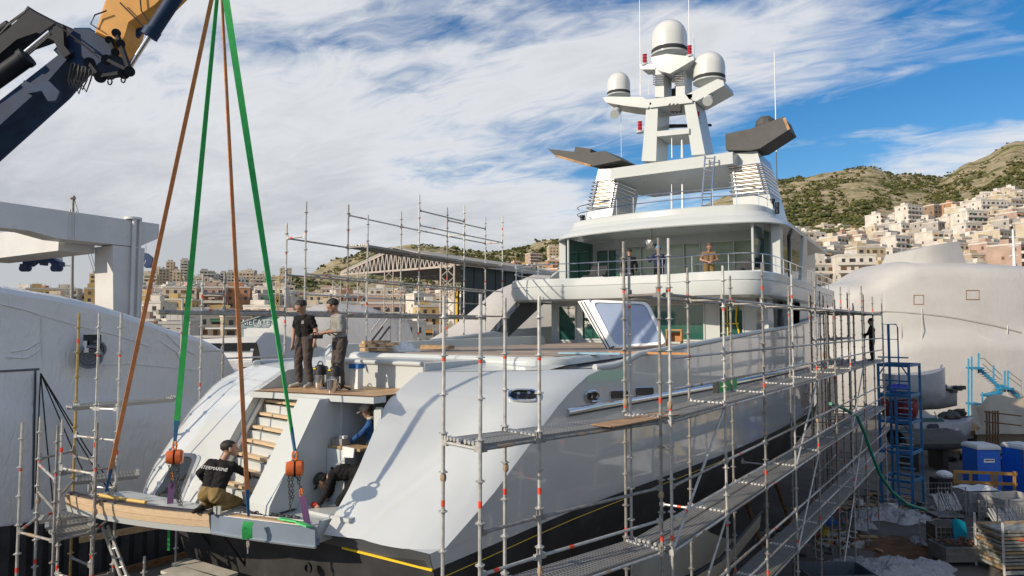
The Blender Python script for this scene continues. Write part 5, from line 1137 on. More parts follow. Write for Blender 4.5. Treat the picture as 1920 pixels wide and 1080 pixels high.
e0, e1 = aD(228, 760, 13.3), aD(335, 752, 15.5); w0 = aD(150, 757, 13.9)
LS.deck((w0.x, w0.y), (e1.x, e1.y), (w0.x+0.5, w0.y-0.5), (e1.x+0.5, e1.y-0.5), 6.48)
LS.deck(loc2(150, 14.6), loc2(270, 15.2), loc2(150, 14.0), loc2(270, 14.6), 4.9)
q = loc2(285, 12.6); LS.post((q.x, q.y), 0, 3.95); q2 = loc2(240, 14.5); LS.led((q.x, q.y), (q2.x, q2.y), 3.2)
tb_ = MB(); tb_.bar(aD(150, 1012, 14.6), aD(300, 985, 14.9), 0.1, 0.12); tb_.build('timber_beam', wood, LS.t)
al = thing('ladder', 'aluminium ladder leaning inside the left scaffold', 'ladder', aD(235, 1085, 12.8))
l0, l1, l2, l3 = aD(192, 988, 12.9), aD(202, 985, 12.9), aD(230, 1090, 12.6), aD(241, 1087, 12.6)
for a, b_ in ((l0, l2), (l1, l3)): m = MB(); m.bar(a, b_, 0.03, 0.06); m.build('rail', galv, al)
for k in range(6): t_ = 0.08+k*0.17; m = MB(); m.tube(l0.lerp(l2, t_), l1.lerp(l3, t_), 0.016, n=6); m.build('rung', galv, al)
# low bay at the bottom edge under the stern
LB = Scaf('short scaffold platform with cream boards at the bottom edge below the stern', aD(370, 1075, 11.5))
p0, p1, p2, p3 = [loc2(*x) for x in ((300, 12.0), (400, 11.4), (360, 13.2), (450, 12.4))]
for p in (p0, p1): LB.post((p.x, p.y), 0, 3.6)
LB.led((p0.x, p0.y), (p1.x, p1.y), 3.4)
for k in range(3):
    m = MB(); m.bar(Vector((*p0[:2], 3.72)).lerp(Vector((*p2[:2], 3.72)), (k+.5)/3), Vector((*p1[:2], 3.72)).lerp(Vector((*p3[:2], 3.72)), (k+.5)/3), 0.34, 0.05); m.build('board', mat('cream_board', (0.52, 0.49, 0.42), 0.8, var=0.15, vs=3), LB.t)
# things lying on the walkways
def small(name, label, cat, p, dims, mt, yaw=0, extra=None):
    t = thing(name, label, cat, p); m = MB(); m.box(Vector(p)+Vector((0, 0, dims[2]/2)), dims, yaw); m.build('body', mt, t)
    if extra: m = MB(); m.box(Vector(p)+Vector((0, 0, dims[2]+0.02)), (dims[0]*1.06, dims[1]*1.06, 0.04), yaw); m.build(*extra, t)
    return t
m = MB(); c0, c1 = Vector((-3.95, 9.0, 6.675)), Vector((-3.7, 10.9, 6.675)); m.bar(c0+Vector((-.35, 0, 0)), c1+Vector((-.3, 0, 0)), 0.4, 0.012); tag(m.build('cardboard_sheet', mat('cardboard', (0.36, 0.22, 0.12), 0.9, var=0.2, vs=4), None, None, c0), 'brown cardboard sheet lying on the upper starboard walkway', 'cardboard')
t = thing('green_case', 'bright green flat case standing on the upper starboard walkway', 'case', (-4.0, 15.4, 6.66)); m = MB(); m.bbox(-4.45, -4.35, 14.9, 16.4, 6.66, 6.9); m.build('panel', mat('signal_green', (0.03, 0.42, 0.08), 0.5), t); m = MB(); m.bbox(-4.46, -4.34, 14.85, 14.9, 6.66, 6.92); m.build('end_cap', black, t)

# ------------------------------------------------------------------ open truss shelter beyond the port side
SHL = thing('truss_shelter', 'white lattice truss shelter with dark enclosed side beyond the port scaffold', 'shelter', aD(760, 640, 44))
trw = mat('truss_white', (0.44, 0.39, 0.34), 0.6, var=0.1, vs=2); clad = mat('dark_cladding', (0.085, 0.09, 0.088), 0.7, 0.1, var=0.2, vs=0.6); cladg = mat('green_grey_cladding', (0.03, 0.05, 0.05), 0.6, var=0.25, vs=0.5)
TLs, TRs = aD(640, 495, 47), aD(852, 492, 40); zt = 11.9; TLs.z = TRs.z = 11.75; back = Vector((0.0, 1.0, 0)).normalized()*17
apex = (TLs+TRs)/2+Vector((0, 0, 1.25))
def lattice(name, p, q, w, parent=SHL, n=12, mt=trw, up=Vector((0, 0, 1)), r=0.05):
    p, q = Vector(p), Vector(q); m = MB(); d = (q-p); sd_ = d.cross(FH if abs(d.normalized().z) > 0.7 else Vector((0, 0, 1))).normalized()*w if abs(d.normalized().z) > 0.7 else Vector((0, 0, -w))
    m.bar(p, q, r, r); m.bar(p+sd_, q+sd_, r, r)
    for i in range(n):
        a = p.lerp(q, i/n); b_ = p.lerp(q, (i+1)/n); m.bar(a, b_+sd_, r*0.7, r*0.7); m.bar(a+sd_, b_, r*0.7, r*0.7)
    return m.build(name, mt, parent)
m = MB(); m.bar(TLs, apex, 0.12, 0.12); m.bar(apex, TRs, 0.12, 0.12); m.bar(TLs-Vector((0, 0, .1)), TRs-Vector((0, 0, .1)), 0.12, 0.12)
for i in range(26):
    t0 = i/26; t1 = (i+0.5)/26; bt = lambda t_: TLs.lerp(TRs, t_)-Vector((0, 0, .1)); tp_ = lambda t_: TLs.lerp(TRs, t_)+Vector((0, 0, 1.25*(1-abs(2*t_-1))))
    m.bar(bt(t0), tp_(t1), 0.07, 0.07); m.bar(tp_(t1), bt((i+1)/26), 0.07, 0.07)
m.build('gable_truss', trw, SHL)
for k in range(2): lattice('rear_truss', TLs+back*(0.33*(k+1)), TRs+back*(0.33*(k+1)), 1.0, n=18)
m = MB(); m.prism([TLs+Vector((0, 0, .1)), apex+Vector((0, 0, .12)), apex+back+Vector((0, 0, .12)), TLs+back+Vector((0, 0, .1))], (0, 0, .08)); m.build('roof_panel', mat('roof_sheet', (0.36, 0.33, 0.29), 0.7), SHL)
m = MB(); m.prism([apex+Vector((0, 0, .12)), TRs+Vector((.3, 0, .1)), TRs+back+Vector((.3, 0, .1)), apex+back+Vector((0, 0, .12))], (0, 0, .08)); m.build('roof_panel', MAT['roof_sheet'], SHL)
m = MB(); m.bar(TRs+Vector((.3, 0, .1)), TRs+back+Vector((.3, 0, .1)), 0.3, 0.35); m.build('eave_gutter', trw, SHL)
for t_ in (0.0, 0.25, 0.5):
    p = TLs.lerp(TRs, t_); lattice('lattice_column', Vector((p.x, p.y, 0)), p, 0.55, n=22)
p = TRs; lattice('lattice_column', Vector((p.x, p.y, 0)), p, 0.8, n=16, r=0.08); p = TRs+back*0.18; lattice('lattice_column', Vector((p.x, p.y, 0)), p, 0.6, n=16, mt=mat('green_lattice', (0.10, 0.16, 0.11), 0.7))
a = TRs+back*0.05; 
for i in range(14):
    q0, q1 = a.lerp(a+back*0.95, i/14), a.lerp(a+back*0.95, (i+1)/14-0.006); m = MB(); m.prism([Vector((q0.x, q0.y, 0)), Vector((q1.x, q1.y, 0)), Vector((q1.x, q1.y, 11.7)), Vector((q0.x, q0.y, 11.7))], (-0.15-0.04*(i % 2), 0, 0)); m.build('cladding_panel', cladg, SHL)
bk0, bk1 = TLs.lerp(TRs, 0.62)+back*0.55, TRs+back*0.55
for i in range(10):
    q0, q1 = bk0.lerp(bk1, i/10), bk0.lerp(bk1, (i+1)/10-0.008); m = MB(); m.prism([Vector((q0.x, q0.y, 0)), Vector((q1.x, q1.y, 0)), Vector((q1.x, q1.y, 12.3)), Vector((q0.x, q0.y, 12.3))], (0, 0.1+0.05*(i % 2), 0)); m.build('cladding_panel', clad, SHL)
m = MB(); p = TLs.lerp(TRs, .75)+back*0.2; m.box((p.x, p.y, 5.3), (0.35, 0.2, 10.6)); m.build('yellow_post', mat('safety_yellow', (0.65, 0.40, 0.02), 0.6), SHL)
# white covers behind
def cover(label, ridge, halfw, zb, mt, group=None, cat='wrapped boat'):
    t = thing('wrapped_boat', label, cat, Vector((ridge[0].x, ridge[0].y, 0)), group); m = MB(); rings = []
    n = 16
    for i in range(n+1):
        s = i/n*(len(ridge)-1); j = min(int(s), len(ridge)-2); p = ridge[j].lerp(ridge[j+1], s-j); d = (ridge[-1]-ridge[0]); d.z = 0; nr = Vector((d.y, -d.x, 0)).normalized(); r_ = []
        for k in range(13):
            a = k/12*2-1; sq_ = 1-abs(a)**1.7; r_.append(wob(Vector((p.x, p.y, 0))+nr*a*halfw+Vector((0, 0, zb+(p.z-zb)*sq_)), 0.06))
        rings.append(r_)
    m.loft(rings, False, False); m.build('cover', mt, t, 60); return t
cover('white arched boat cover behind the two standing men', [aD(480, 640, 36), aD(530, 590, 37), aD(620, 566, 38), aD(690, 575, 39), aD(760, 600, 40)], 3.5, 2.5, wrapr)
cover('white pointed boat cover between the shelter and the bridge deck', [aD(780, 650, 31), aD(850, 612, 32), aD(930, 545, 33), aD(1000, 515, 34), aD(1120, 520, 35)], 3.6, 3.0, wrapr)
st_ = thing('access_stair', 'small steel access stair in front of the white arched cover', 'stairs', aD(700, 640, 33))
for a, b_ in (((695, 642), (718, 612)), ((708, 642), (731, 612))): m = MB(); m.bar(aD(*a, 33), aD(*b_, 33), 0.08, 0.08); m.build('stringer', black, st_); m = MB(); m.path([aD(a[0], a[1]-20, 33), aD(b_[0], b_[1]-20, 33), aD(b_[0]+14, b_[1]-20, 33), aD(b_[0]+14, b_[1]+28, 33)], 0.03, 5); m.build('handrail', galvd, st_)
# timber and bits on the raised deck
tm_ = thing('timber_stack', 'short stack of brown timber offcuts on the aft bulwark', 'timber', aY(700, 655, 13.0))
for (u, v, w, c_) in ((690, 655, 22, 0), (705, 655, 30, 1), (686, 648, 16, 1), (703, 648, 18, 0), (724, 648, 16, 1), (722, 655, 20, 0), (694, 642, 24, 0), (716, 641, 26, 1), (736, 645, 14, 0)):
    m = MB(); p = aY(u, v, 12.6+0.1*c_); m.box((p.x, p.y, p.z), (w*0.0125, 0.3, 0.07), 0.1); m.build('block', wood if c_ else mat('pale_timber', (0.50, 0.34, 0.17), 0.8, var=0.25, vs=5), tm_)
ct = MB(); c = aY(757, 655, 13.2); rings = []
for i in range(9):
    r_ = []
    for k in range(14): a = 2*math.pi*k/14; q = 1-i/9; r_.append(c+Vector((0.55*q*math.cos(a)*(1+.2*math.sin(3*a+i)), 0.35*q*math.sin(a), -0.12+0.3*(1-q*q)*(0.8+.3*math.sin(a*4+i)))))
    rings.append(r_)
ct.loft(rings, True, True); tag(ct.build('dust_sheet', white, None, None, c), 'crumpled white sheet on the bulwark right of the timber', 'sheet')
small('wooden_tray', 'long dark wooden tray on the port bulwark', 'tray', aY(820, 654, 14.4), (0.9, 0.3, 0.1), wood, 0.1)
small('blue_board', 'thin light blue board lying on the raised deck', 'board', aZ(1105, 664, 7.47), (1.4, 0.25, 0.04), mat('light_blue_foam', (0.30, 0.48, 0.58), 0.7), 0.35)
t = thing('wooden_box', 'small orange brown wooden box stool by the deckhouse windows', 'box', aZ(1265, 652, 7.47)); c = aZ(1265, 650, 7.47)
m = MB(); m.box(c+Vector((0, 0, 0.52)), (0.5, 0.4, 0.04), .2); m.build('top', mat('orange_ply', (0.52, 0.25, 0.09), 0.6, var=0.15, vs=4), t)
for sx_ in (-0.22, 0.22): m = MB(); m.box(c+Vector((sx_*.98, sx_*.2, 0.25)), (0.04, 0.38, 0.5), .2); m.build('side', MAT['orange_ply'], t)
m = MB(); m.box(c+Vector((0, 0.1, 0.3)), (0.42, 0.03, 0.3), .2); m.build('back', MAT['orange_ply'], t)
# large window frame leaning on the deck
WF = thing('window_frame_panel', 'large glazed window in a white frame leaning on the raised deck', 'window', aZ(1190, 655, 7.47))
def wq_(u, v, off=0): return aY(u, v, 17.6+(655-v)*0.006+off)
outer = [(1104, 562), (1213, 566), (1250, 645), (1150, 652)]
oo = rrect(outer, 12, 5); ii = [(1180+(u-1180)*0.9, 606+(v-606)*0.9) for u, v in oo]
m = MB(); f_ = [wq_(*p) for p in oo]; g_ = [wq_(*p) for p in ii]; bk = Vector((0, 0.1, 0)); m.loft([[p+bk for p in f_], f_, g_, [p+bk for p in g_]], True, False); m.build('frame', white, WF, 30)
m = MB(); m.add([wq_(*p, 0.05) for p in ii], [tuple(range(len(ii)))]); m.build('pane', mat('painted_sky_glass', (0.26, 0.32, 0.44), 0.08, spec=1.0, coat=1.0, var=.06, vs=1.5), WF)  # pale blue base colour stands in for sky reflected in the pane
m = MB(); m.prism([wq_(1083, 565), wq_(1104, 562), wq_(1150, 648), wq_(1138, 656)], (0, 0.25, 0)); m.build('jamb', white, WF)
for k in range(2): m = MB(); m.bar(wq_(1089+k*6, 566, -.012), wq_(1138+k*6, 654, -.012), 0.02, 0.02); m.build('seal', dgrey, WF)
small('sawn_plank', 'orange brown plank lying at the edge of the raised deck', 'plank', aZ(1215, 664, 7.46), (1.9, 0.12, 0.05), mat('orange_ply', (0.5, .25, .1)), 0.1)
# ------------------------------------------------------------------ the yard on the right
blu = mat('stair_blue', (0.016, 0.13, 0.30), 0.5, var=0.25, vs=4, dirt=((0.10, 0.07, 0.05), 8, 0.66)); cyan = mat('step_cyan', (0.02, 0.22, 0.38), 0.55, var=0.2, vs=3)
ST = thing('stair_tower', 'tall blue steel stair tower at the right end of the scaffold', 'stair tower', aZ(1680, 945))
bx, by = loc2(1643, 31.5), loc2(1700, 30.6); ex_ = (by-bx).normalized(); ey_ = Vector((-ex_.y, ex_.x, 0)); W_ = (by-bx).length
def sp(a, b_, z): p = bx+ex_*(a*W_)+ey_*b_; return Vector((p.x, p.y, z))
for a, b_, zt in ((0, 0, 6.4), (1, 0, 6.4), (0, 1.6, 8.2), (1, 1.6, 6.4), (0.55, 0, 5.0)): m = MB(); m.bar(sp(a, b_, 0), sp(a, b_, zt), 0.11, 0.11); m.build('column', blu, ST)
for z in (1.2, 2.45, 3.8, 5.0, 6.35):
    for p, q in ((sp(0, 0, z), sp(1, 0, z)), (sp(0, 1.6, z), sp(1, 1.6, z)), (sp(0, 0, z), sp(0, 1.6, z)), (sp(1, 0, z), sp(1, 1.6, z))): m = MB(); m.bar(p, q, 0.07, 0.12); m.build('beam', blu, ST)
for z in (5.35, 5.7, 6.05, 6.7, 7.1):
    m = MB(); m.bar(sp(0, 0, z-0.4), sp(1, 0, z-0.4), 0.06, 0.06); m.build('guard_rail', blu, ST)
for k in range(20):
    z = 0.35+k*0.27; a0 = 0.56; m = MB(); m.box(sp(a0+0.2, 0.2+(0.07*(k % 6)), z), (W_*0.42, 0.24, 0.04), math.atan2(ex_.y, ex_.x)); m.build('step', blu if k % 3 else galvd, ST)
for z0, z1, a in ((2.45, 3.8, 0.05), (5.0, 6.35, 0.05)): m = MB(); m.bar(sp(0, 0, z1-.5), sp(0.25, 0, z1), 0.05, 0.05); m.build('knee_brace', blu, ST); m = MB(); m.bar(sp(1, 0, z1-.5), sp(.75, 0, z1), 0.05, 0.05); m.build('knee_brace', blu, ST)
m = MB(); m.path([sp(0, 0.8, 6.4), sp(0, 0.8, 8.2), sp(0.45, 0.8, 8.2), sp(0.5, .8, 8.05), sp(0.5, 0.8, 5.0)], 0.03, 6); m.build('handrail', blu, ST); m = MB(); m.bar(sp(0, .8, 7.5), sp(.5, .8, 7.5), .03, .03); m.build('guard_rail', blu, ST)
hz_ = MB(); hz_.path([aD(1557, 757, 22), aD(1580, 765, 23), aD(1607, 780, 24), aD(1622, 815, 24.3), aD(1634, 850, 24.6), aD(1650, 890, 25), aD(1672, 922, 25.4), aD(1700, 945, 25.9), aD(1735, 956, 26.5)], 0.055, 8); tag(hz_.build('hose', mat('green_hose', (0.0, 0.22, 0.13), 0.5), None, 50, aD(1622, 815, 24.3)), 'green hose drooping from the scaffold to the yard floor', 'hose')
# portable toilets
tbl = mat('toilet_blue', (0.01, 0.13, 0.58), 0.45, var=0.06, vs=3); tgr = mat('toilet_grey', (0.13, 0.135, 0.14), 0.6, var=0.15, vs=3)
def toilet(u, f, body, label, dy=0):
    p = loc2(u, f); t = thing('portable_toilet', label, 'portable toilet', p, 'portable toilets'); R0 = Matrix.Rotation(HEAD+dy, 3, 'Z'); B = lambda x, y, z: p+R0 @ Vector((x, y, z)); rot = R0
    m = MB(); m.box(B(0, 0, 1.1), (1.1, 1.1, 2.1), rot=rot); m.build('cabin', tbl, t)
    m = MB(); m.box(B(0, -0.57, 1.08), (0.96, 0.03, 1.95), rot=rot); d_ = m.build('door', body, t)
    for k in range(9): m = MB(); m.box(B(-0.0, -0.592, 0.3+k*0.2), (0.8, 0.012, 0.05), rot=rot); m.build('door_rib', body, d_)
    m = MB(); rings = [[B(x*s, y*s, z) for x, y in ((-.58, -.62), (.58, -.62), (.58, .58), (-.58, .58))] for s, z in ((1, 2.15), (1.0, 2.25), (0.86, 2.36))]; m.loft(rings, True, True); m.build('roof', mat('toilet_roof', (0.62, 0.62, 0.60), 0.6), t)
    for x in (-.52, .52): m = MB(); m.box(B(x, -.55, 1.08), (0.07, 0.07, 2.14), rot=rot); m.build('corner_post', body, t)
    if body is tbl:
        m = MB(); m.box(B(0, -0.602, 1.62), (0.52, 0.012, 0.17), rot=rot); s = m.build('door_sign', white, d_)
        m = MB(); m.prism([B(x, -0.611, z) for x, z in ((-.22, 1.63), (-.05, 1.60), (.05, 1.63), (.22, 1.60), (.2, 1.66), (.02, 1.66), (-.1, 1.65), (-.2, 1.67))], R0 @ Vector((0, -0.004, 0))); m.build('sign_bird', black, d_)
    else:
        m = MB(); m.lathe([(0.14, 0), (0.14, 0.014)], B(0.05, -0.6, 1.62), 20, axis=R0 @ Vector((0, -1, 0))); m.build('round_sticker', white, d_)
        for k in range(3): m = MB(); m.box(B(0.05, -0.617, 1.57+k*0.05), (0.16, 0.004, 0.02), rot=rot); m.build('sticker_line', dgrey, d_)
    return t
toilet(1828, 34, tbl, 'bright blue portable toilet behind the wooden barrier'); toilet(1903, 34, tgr, 'grey doored blue portable toilet cut by the right edge', 0.25)
# wooden barrier
yw = mat('varnished_timber', (0.34, 0.17, 0.03), 0.6, var=0.2, vs=4); WBR = thing('timber_barrier', 'yellow brown timber barrier frame in front of the toilets', 'barrier', aZ(1845, 940))
def bp_(u, v): return aD(u, v, 31.2)
for u in (1791, 1820, 1860, 1868, 1902): m = MB(); m.bar(bp_(u, 884), bp_(u, 925), 0.12, 0.12); m.build('post', yw, WBR)
for v0, v1 in ((884, 889), (903, 908)): m = MB(); m.bar(bp_(1787, v0), bp_(1906, v1), 0.1, 0.12); m.build('rail', yw, WBR)
# steel bins
def bin_(u, f, w, d, h, label, yaw, mt=galv, fill=None, foot=0.15):
    p = loc2(u, f); t = thing('steel_bin', label, 'bin', p, 'steel bins in the yard'); R0 = Matrix.Rotation(HEAD+yaw, 3, 'Z'); B = lambda x, y, z: p+R0 @ Vector((x, y, z))
    for x, y, sx_, sy_ in ((0, -d/2, w, .04), (0, d/2, w, .04), (-w/2, 0, .04, d-.08), (w/2, 0, .04, d-.08)): m = MB(); m.box(B(x, y, foot+h/2), (sx_, sy_, h), rot=R0); m.build('side_panel', mt, t)
    m = MB(); m.box(B(0, 0, foot+.03), (w-.1, d-.1, .04), rot=R0); m.build('floor', mt, t)
    for sx_ in (-1, 1):
        for sy_ in (-1, 1): m = MB(); m.box(B(sx_*(w/2-.06), sy_*(d/2-.06), foot/2), (.12, .12, foot), rot=R0); m.build('foot', mt, t)
    m = MB(); m.box(B(0, -d/2-.03, foot+h*0.5), (w, .03, .06), rot=R0); m.box(B(0, -d/2-.03, foot+h-.03), (w+.05, .05, .06), rot=R0); m.build('rib', mt, t)
    if fill:
        m = MB(); q = random.Random(int(u)); 
        for k in range(26): c_ = B(q.uniform(-w*.42, w*.42), q.uniform(-d*.38, d*.38), foot+h*.85+q.uniform(0, .08)); m.tube(c_, c_+R0 @ Vector((q.uniform(-.25, .25), q.uniform(-.5, .5), q.uniform(0, .12))), 0.025, n=6)
        m.build('contents', fill, t)['kind'] = 'stuff'
    return t, B
t, B = bin_(1818, 30.3, 1.5, 1.1, 0.85, 'galvanised bin with white tarp over the top, before the blue toilet', 0.05)
m = MB(); q = random.Random(5); vs_ = [B(-0.78+i*.26, -.58+j*.29, 1.02+q.uniform(-.03, .06)) for j in range(5) for i in range(7)]; m.add(vs_, [(j*7+i, j*7+i+1, (j+1)*7+i+1, (j+1)*7+i) for j in range(4) for i in range(6)]); m.build('tarp_lid', white, t, 60)
bin_(1880, 29.0, 1.9, 1.2, 0.9, 'large empty galvanised bin at the right edge below the barrier', 0.2)
bin_(1783, 24.0, 1.65, 0.9, 0.5, 'low steel bin full of rusty couplers in front of the mesh cage', 0.05, mat('bin_grey', (0.19, 0.19, 0.18), 0.6, 0.3, var=0.25, vs=4), rust)
bin_(1550, 20.2, 1.9, 1.1, 0.95, 'dark grey open box at the bottom under the scaffold end', 0.05, mat('slate_box', (0.12, 0.14, 0.16), 0.6, 0.1, var=0.2, vs=2))
def cage(u, f, w, d, h, label, yaw, tubes, mt=galvd):
    p = loc2(u, f); t = thing('mesh_cage', label, 'cage', p, 'mesh cages in the yard'); R0 = Matrix.Rotation(HEAD+yaw, 3, 'Z'); B = lambda x, y, z: p+R0 @ Vector((x, y, z))
    for sx_ in (-1, 1):
        for sy_ in (-1, 1): m = MB(); m.bar(B(sx_*w/2, sy_*d/2, 0), B(sx_*w/2, sy_*d/2, h), .05, .05); m.build('corner_post', mt, t)
    for y in (-d/2, d/2):
        m = MB()
        for k in range(9): x = -w/2+w*k/8; m.bar(B(x, y, .12), B(x, y, h), .012, .012)
        for k in range(6): m.bar(B(-w/2, y, .12+(h-.15)*k/5), B(w/2, y, .12+(h-.15)*k/5), .014, .014)
        m.build('mesh_side', mt, t)
    m = MB(); m.box(B(0, 0, .1), (w, d, .04), rot=R0); m.build('floor', mt, t)
    q = random.Random(int(u))
    if tubes:
        for k in range(16): m = MB(); x = -w*.42+w*.84*k/15; m.tube(B(x, -d*.35, .3+q.uniform(0, .1)), B(x+.12, d*.35, .75+q.uniform(0, .25)), .03, n=6); m.build('scaffold_tube', galv, t)
    return t, B
cage(1760, 29.6, 1.15, 0.9, 1.35, 'open mesh cage holding upright steel tubes', 0.0, True)
cage(1866, 27.2, 1.3, 0.9, 1.2, 'open mesh cage of silver tubes beside the large bin', 0.1, True)
t, B = cage(1760, 25.2, 1.35, 1.0, 1.0, 'mesh cage with timber behind the low bin of couplers', 0.0, False)
for k in range(7): m = MB(); m.box(B(-0.45+k*.13, 0, .55), (.1, .8, .8), rot=Matrix.Rotation(HEAD, 3, 'Z')); m.build('timber', mat('grey_timber', (0.10, 0.085, 0.07), 0.9, var=.3, vs=4), t)
cp_ = thing('cyan_panel', 'bright cyan plastic panel leaning on the mesh cage', 'panel', loc2(1797, 24.6)); p = loc2(1800, 24.75); m = MB(); q0 = [aD(u, v, 24.5) for u, v in ((1786, 978), (1792, 973), (1802, 975), (1810, 980), (1815, 1012), (1790, 1012))]; m.prism(q0, FH*.05); m.build('sheet', mat('cyan_plastic', (0.0, 0.25, 0.36), 0.5), cp_)
# stack of scaffold planks on a rack
RK = thing('plank_rack', 'steel rack stacked with long scaffold planks at the lower right', 'rack', loc2(1895, 23.4)); p = loc2(1897, 23.2); R0 = Matrix.Rotation(HEAD+0.08, 3, 'Z'); B = lambda x, y, z: p+R0 @ Vector((x, y, z))
for k in range(11):
    for j in range(3): m = MB(); m.box(B(0.1+0.05*(k % 3), -0.36+j*.36, .28+k*.115), (2.6, .33, .075), rot=R0); m.build('plank', mat('plank_alu', (0.34, 0.33, 0.29), 0.6, 0.3, var=.25, vs=5) if (k*3+j) % 4 else wood, RK)
for x in (-1.15, 1.1):
    for y in (-.6, .6): m = MB(); m.bar(B(x, y, 0), B(x, y, 1.75), .07, .07); m.build('stake', galv, RK)
m = MB(); m.bar(B(-1.15, -.6, .15), B(1.1, -.6, .15), .08, .1); m.build('bed_rail', galv, RK)
m = MB(); m.box(B(-.45, -.56, 1.16), (.22, .01, .05), rot=R0); m.build('tape_mark', redt, RK)
# crumpled sheets
def sheet(name, label, u, v, rx, ry, hgt, mt, seed):
    c = aZ(u, v, 0.01) if v > 613 else Vector((u, v, 0.01)); q = random.Random(seed); m = MB(); n = 30; vs_ = []; ph = [q.uniform(0, 6) for _ in range(8)]
    for j in range(n+1):
        for i in range(n+1):
            a, b_ = i/n*2-1, j/n*2-1; r_ = 1+0.22*math.sin(3*math.atan2(b_, a)+ph[0])+.12*math.sin(7*math.atan2(b_, a)+ph[1]); e = max(0, 1-max(abs(a), abs(b_))**3)
            z = hgt*e*(0.22+0.34*abs(math.sin(a*4+b_*3+ph[2]+1.8*math.sin(b_*3+ph[5])))+0.26*abs(math.sin(b_*7-a*6+ph[3]+1.2*math.sin(a*5)))+0.16*abs(math.sin(a*13+b_*9+ph[4]+math.sin(b_*8)))+0.16*q.random())
            p = c+RV*(a*rx*r_)+FH*(b_*ry*r_); vs_.append(Vector((p.x, p.y, 0.012+z)))
    m.add(vs_, [(j*(n+1)+i, j*(n+1)+i+1, (j+1)*(n+1)+i+1, (j+1)*(n+1)+i) for j in range(n) for i in range(n)]); o = m.build(name, mt, None, 25, c); return tag(o, label, 'tarpaulin', 'crumpled white sheets on the yard floor')
tarpw = tarp('grubby_white_sheet', (0.46, 0.46, 0.47), 0.6, 3.0, 1.0)
sheet('crumpled_tarp', 'large crumpled white tarp at the very bottom of the yard', 1690, 1075, 1.6, .9, .5, tarpw, 1)
sheet('crumpled_tarp', 'crumpled white sheet lying before the blue stair tower', 1655, 968, 1.0, .8, .35, tarpw, 2)
sheet('crumpled_tarp', 'white sheet with a raised corner right of the stair tower foot', 1703, 975, .75, .6, .4, tarpw, 3)
sheet('crumpled_tarp', 'small white sheet heap under the scaffold walkways', 1610, 985, .5, .7, .4, tarpw, 4)
sheet('crumpled_tarp', 'little white rag on the rusty floor patch', 1718, 1015, .2, .25, .2, tarpw, 5)
sheet('crumpled_tarp', 'blue crumpled tarp under the far scaffold', 1535, 975, .55, .6, .4, mat('blue_tarp', (0.01, 0.08, 0.35), .6), 6)
for k, (x_, y_, rx_, ry_, h_, c_) in enumerate(((6.5, 33, 1.6, 1.2, 1.1, 0), (9.0, 37, 2.0, 1.5, 1.4, 1), (6.8, 41, 1.5, 1.5, 1.2, 0), (11.5, 33, 1.8, 1.2, 1.3, 0), (8.0, 46, 2.2, 1.6, 1.6, 1), (12.5, 41, 1.6, 1.6, 1.5, 0))):  # heaps added out of view for the hull side to mirror
    sheet('crumpled_tarp', '%s tarp heap added out of view to be mirrored in the hull side, place %s' % (('white', 'tan')[c_], ('one', 'two', 'three', 'four', 'five', 'six')[k]), x_, y_, rx_, ry_, h_, tarpw if c_ == 0 else tarp('heap_tan', (.42, .34, .2), .7, 2.0, .8), 20+k)
def bucket(u, v, r, h, mt, label):
    c = aZ(u, v); t = thing('bucket', label, 'bucket', c, 'buckets and tubs'); m = MB(); m.lathe([(r*.8, 0), (r, h), (r*.94, h), (r*.76, .03)], c, 16); m.build('tub', mt, t, 40); m = MB(); m.path([c+Vector((r*math.cos(a), 0, h+r*.6*math.sin(a))) for a in [R(x) for x in range(0, 181, 20)]], .012, 5); m.build('handle', galvd, t)
bucket(1658, 925, .28, .75, mat('tub_grey', (.4, .4, .42), .6), 'tall pale tub at the foot of the stair tower'); bucket(1675, 958, .2, .3, white, 'white paint bucket by the crumpled sheets'); bucket(1612, 950, .16, .32, white, 'white bucket beneath the scaffold'); bucket(1545, 1005, .2, .3, mat('tub_yellow', (.5, .38, .05), .6), 'yellow tub among the debris under the scaffold')
db = MB(); q = random.Random(9)
for k in range(260):
    u, v = q.choice(((1560, 1000), (1600, 945), (1690, 955), (1580, 1020), (1640, 940), (1480, 1010), (1735, 965))); c = aZ(u+q.gauss(0, 26), v+q.gauss(0, 9), 0.02); a = q.uniform(0, 3.1); ln = q.uniform(.1, .7)
    db.box(c+Vector((0, 0, .03)), (ln, q.uniform(.03, .2), q.uniform(.02, .09)), a, q.randrange(4))
o = stuff(db.build('yard_debris', [wood, galvd, dgrey, mat('pale_rubbish', (.42, .41, .39), .8)])); o['label'] = 'small offcuts and rubbish littering the yard floor'; o['category'] = 'debris'
# blocks and cradles under the hull
for k, y in enumerate((11, 15, 19, 23, 27, 31, 35)):
    t = thing('keel_block', 'timber keel block pile under the hull, number %s from the stern' % ['one', 'two', 'three', 'four', 'five', 'six', 'seven'][k], 'keel block', (XC, y, 0), 'keel blocks under the yacht')
    for j in range(4): m = MB(); m.box((XC, y, .16+j*.3), (1.6, .34, .28) if j % 2 else (.9, .9, .28)); m.build('baulk', wood, t)
for k, y in enumerate((12, 16.5, 21, 25.5, 30)):
    t = thing('hull_prop', 'steel prop leaning under the starboard hull, number %s from the stern' % ['one', 'two', 'three', 'four', 'five'][k], 'prop', (-6.5, y, 0), 'hull props'); m = MB(); m.tube((-5.9, y, 0), (-7.0, y, 3.2), .08, n=8); m.build('strut', rust, t); m = MB(); m.box((-5.9, y, .05), (.5, .5, .1)); m.build('base_plate', rust, t)
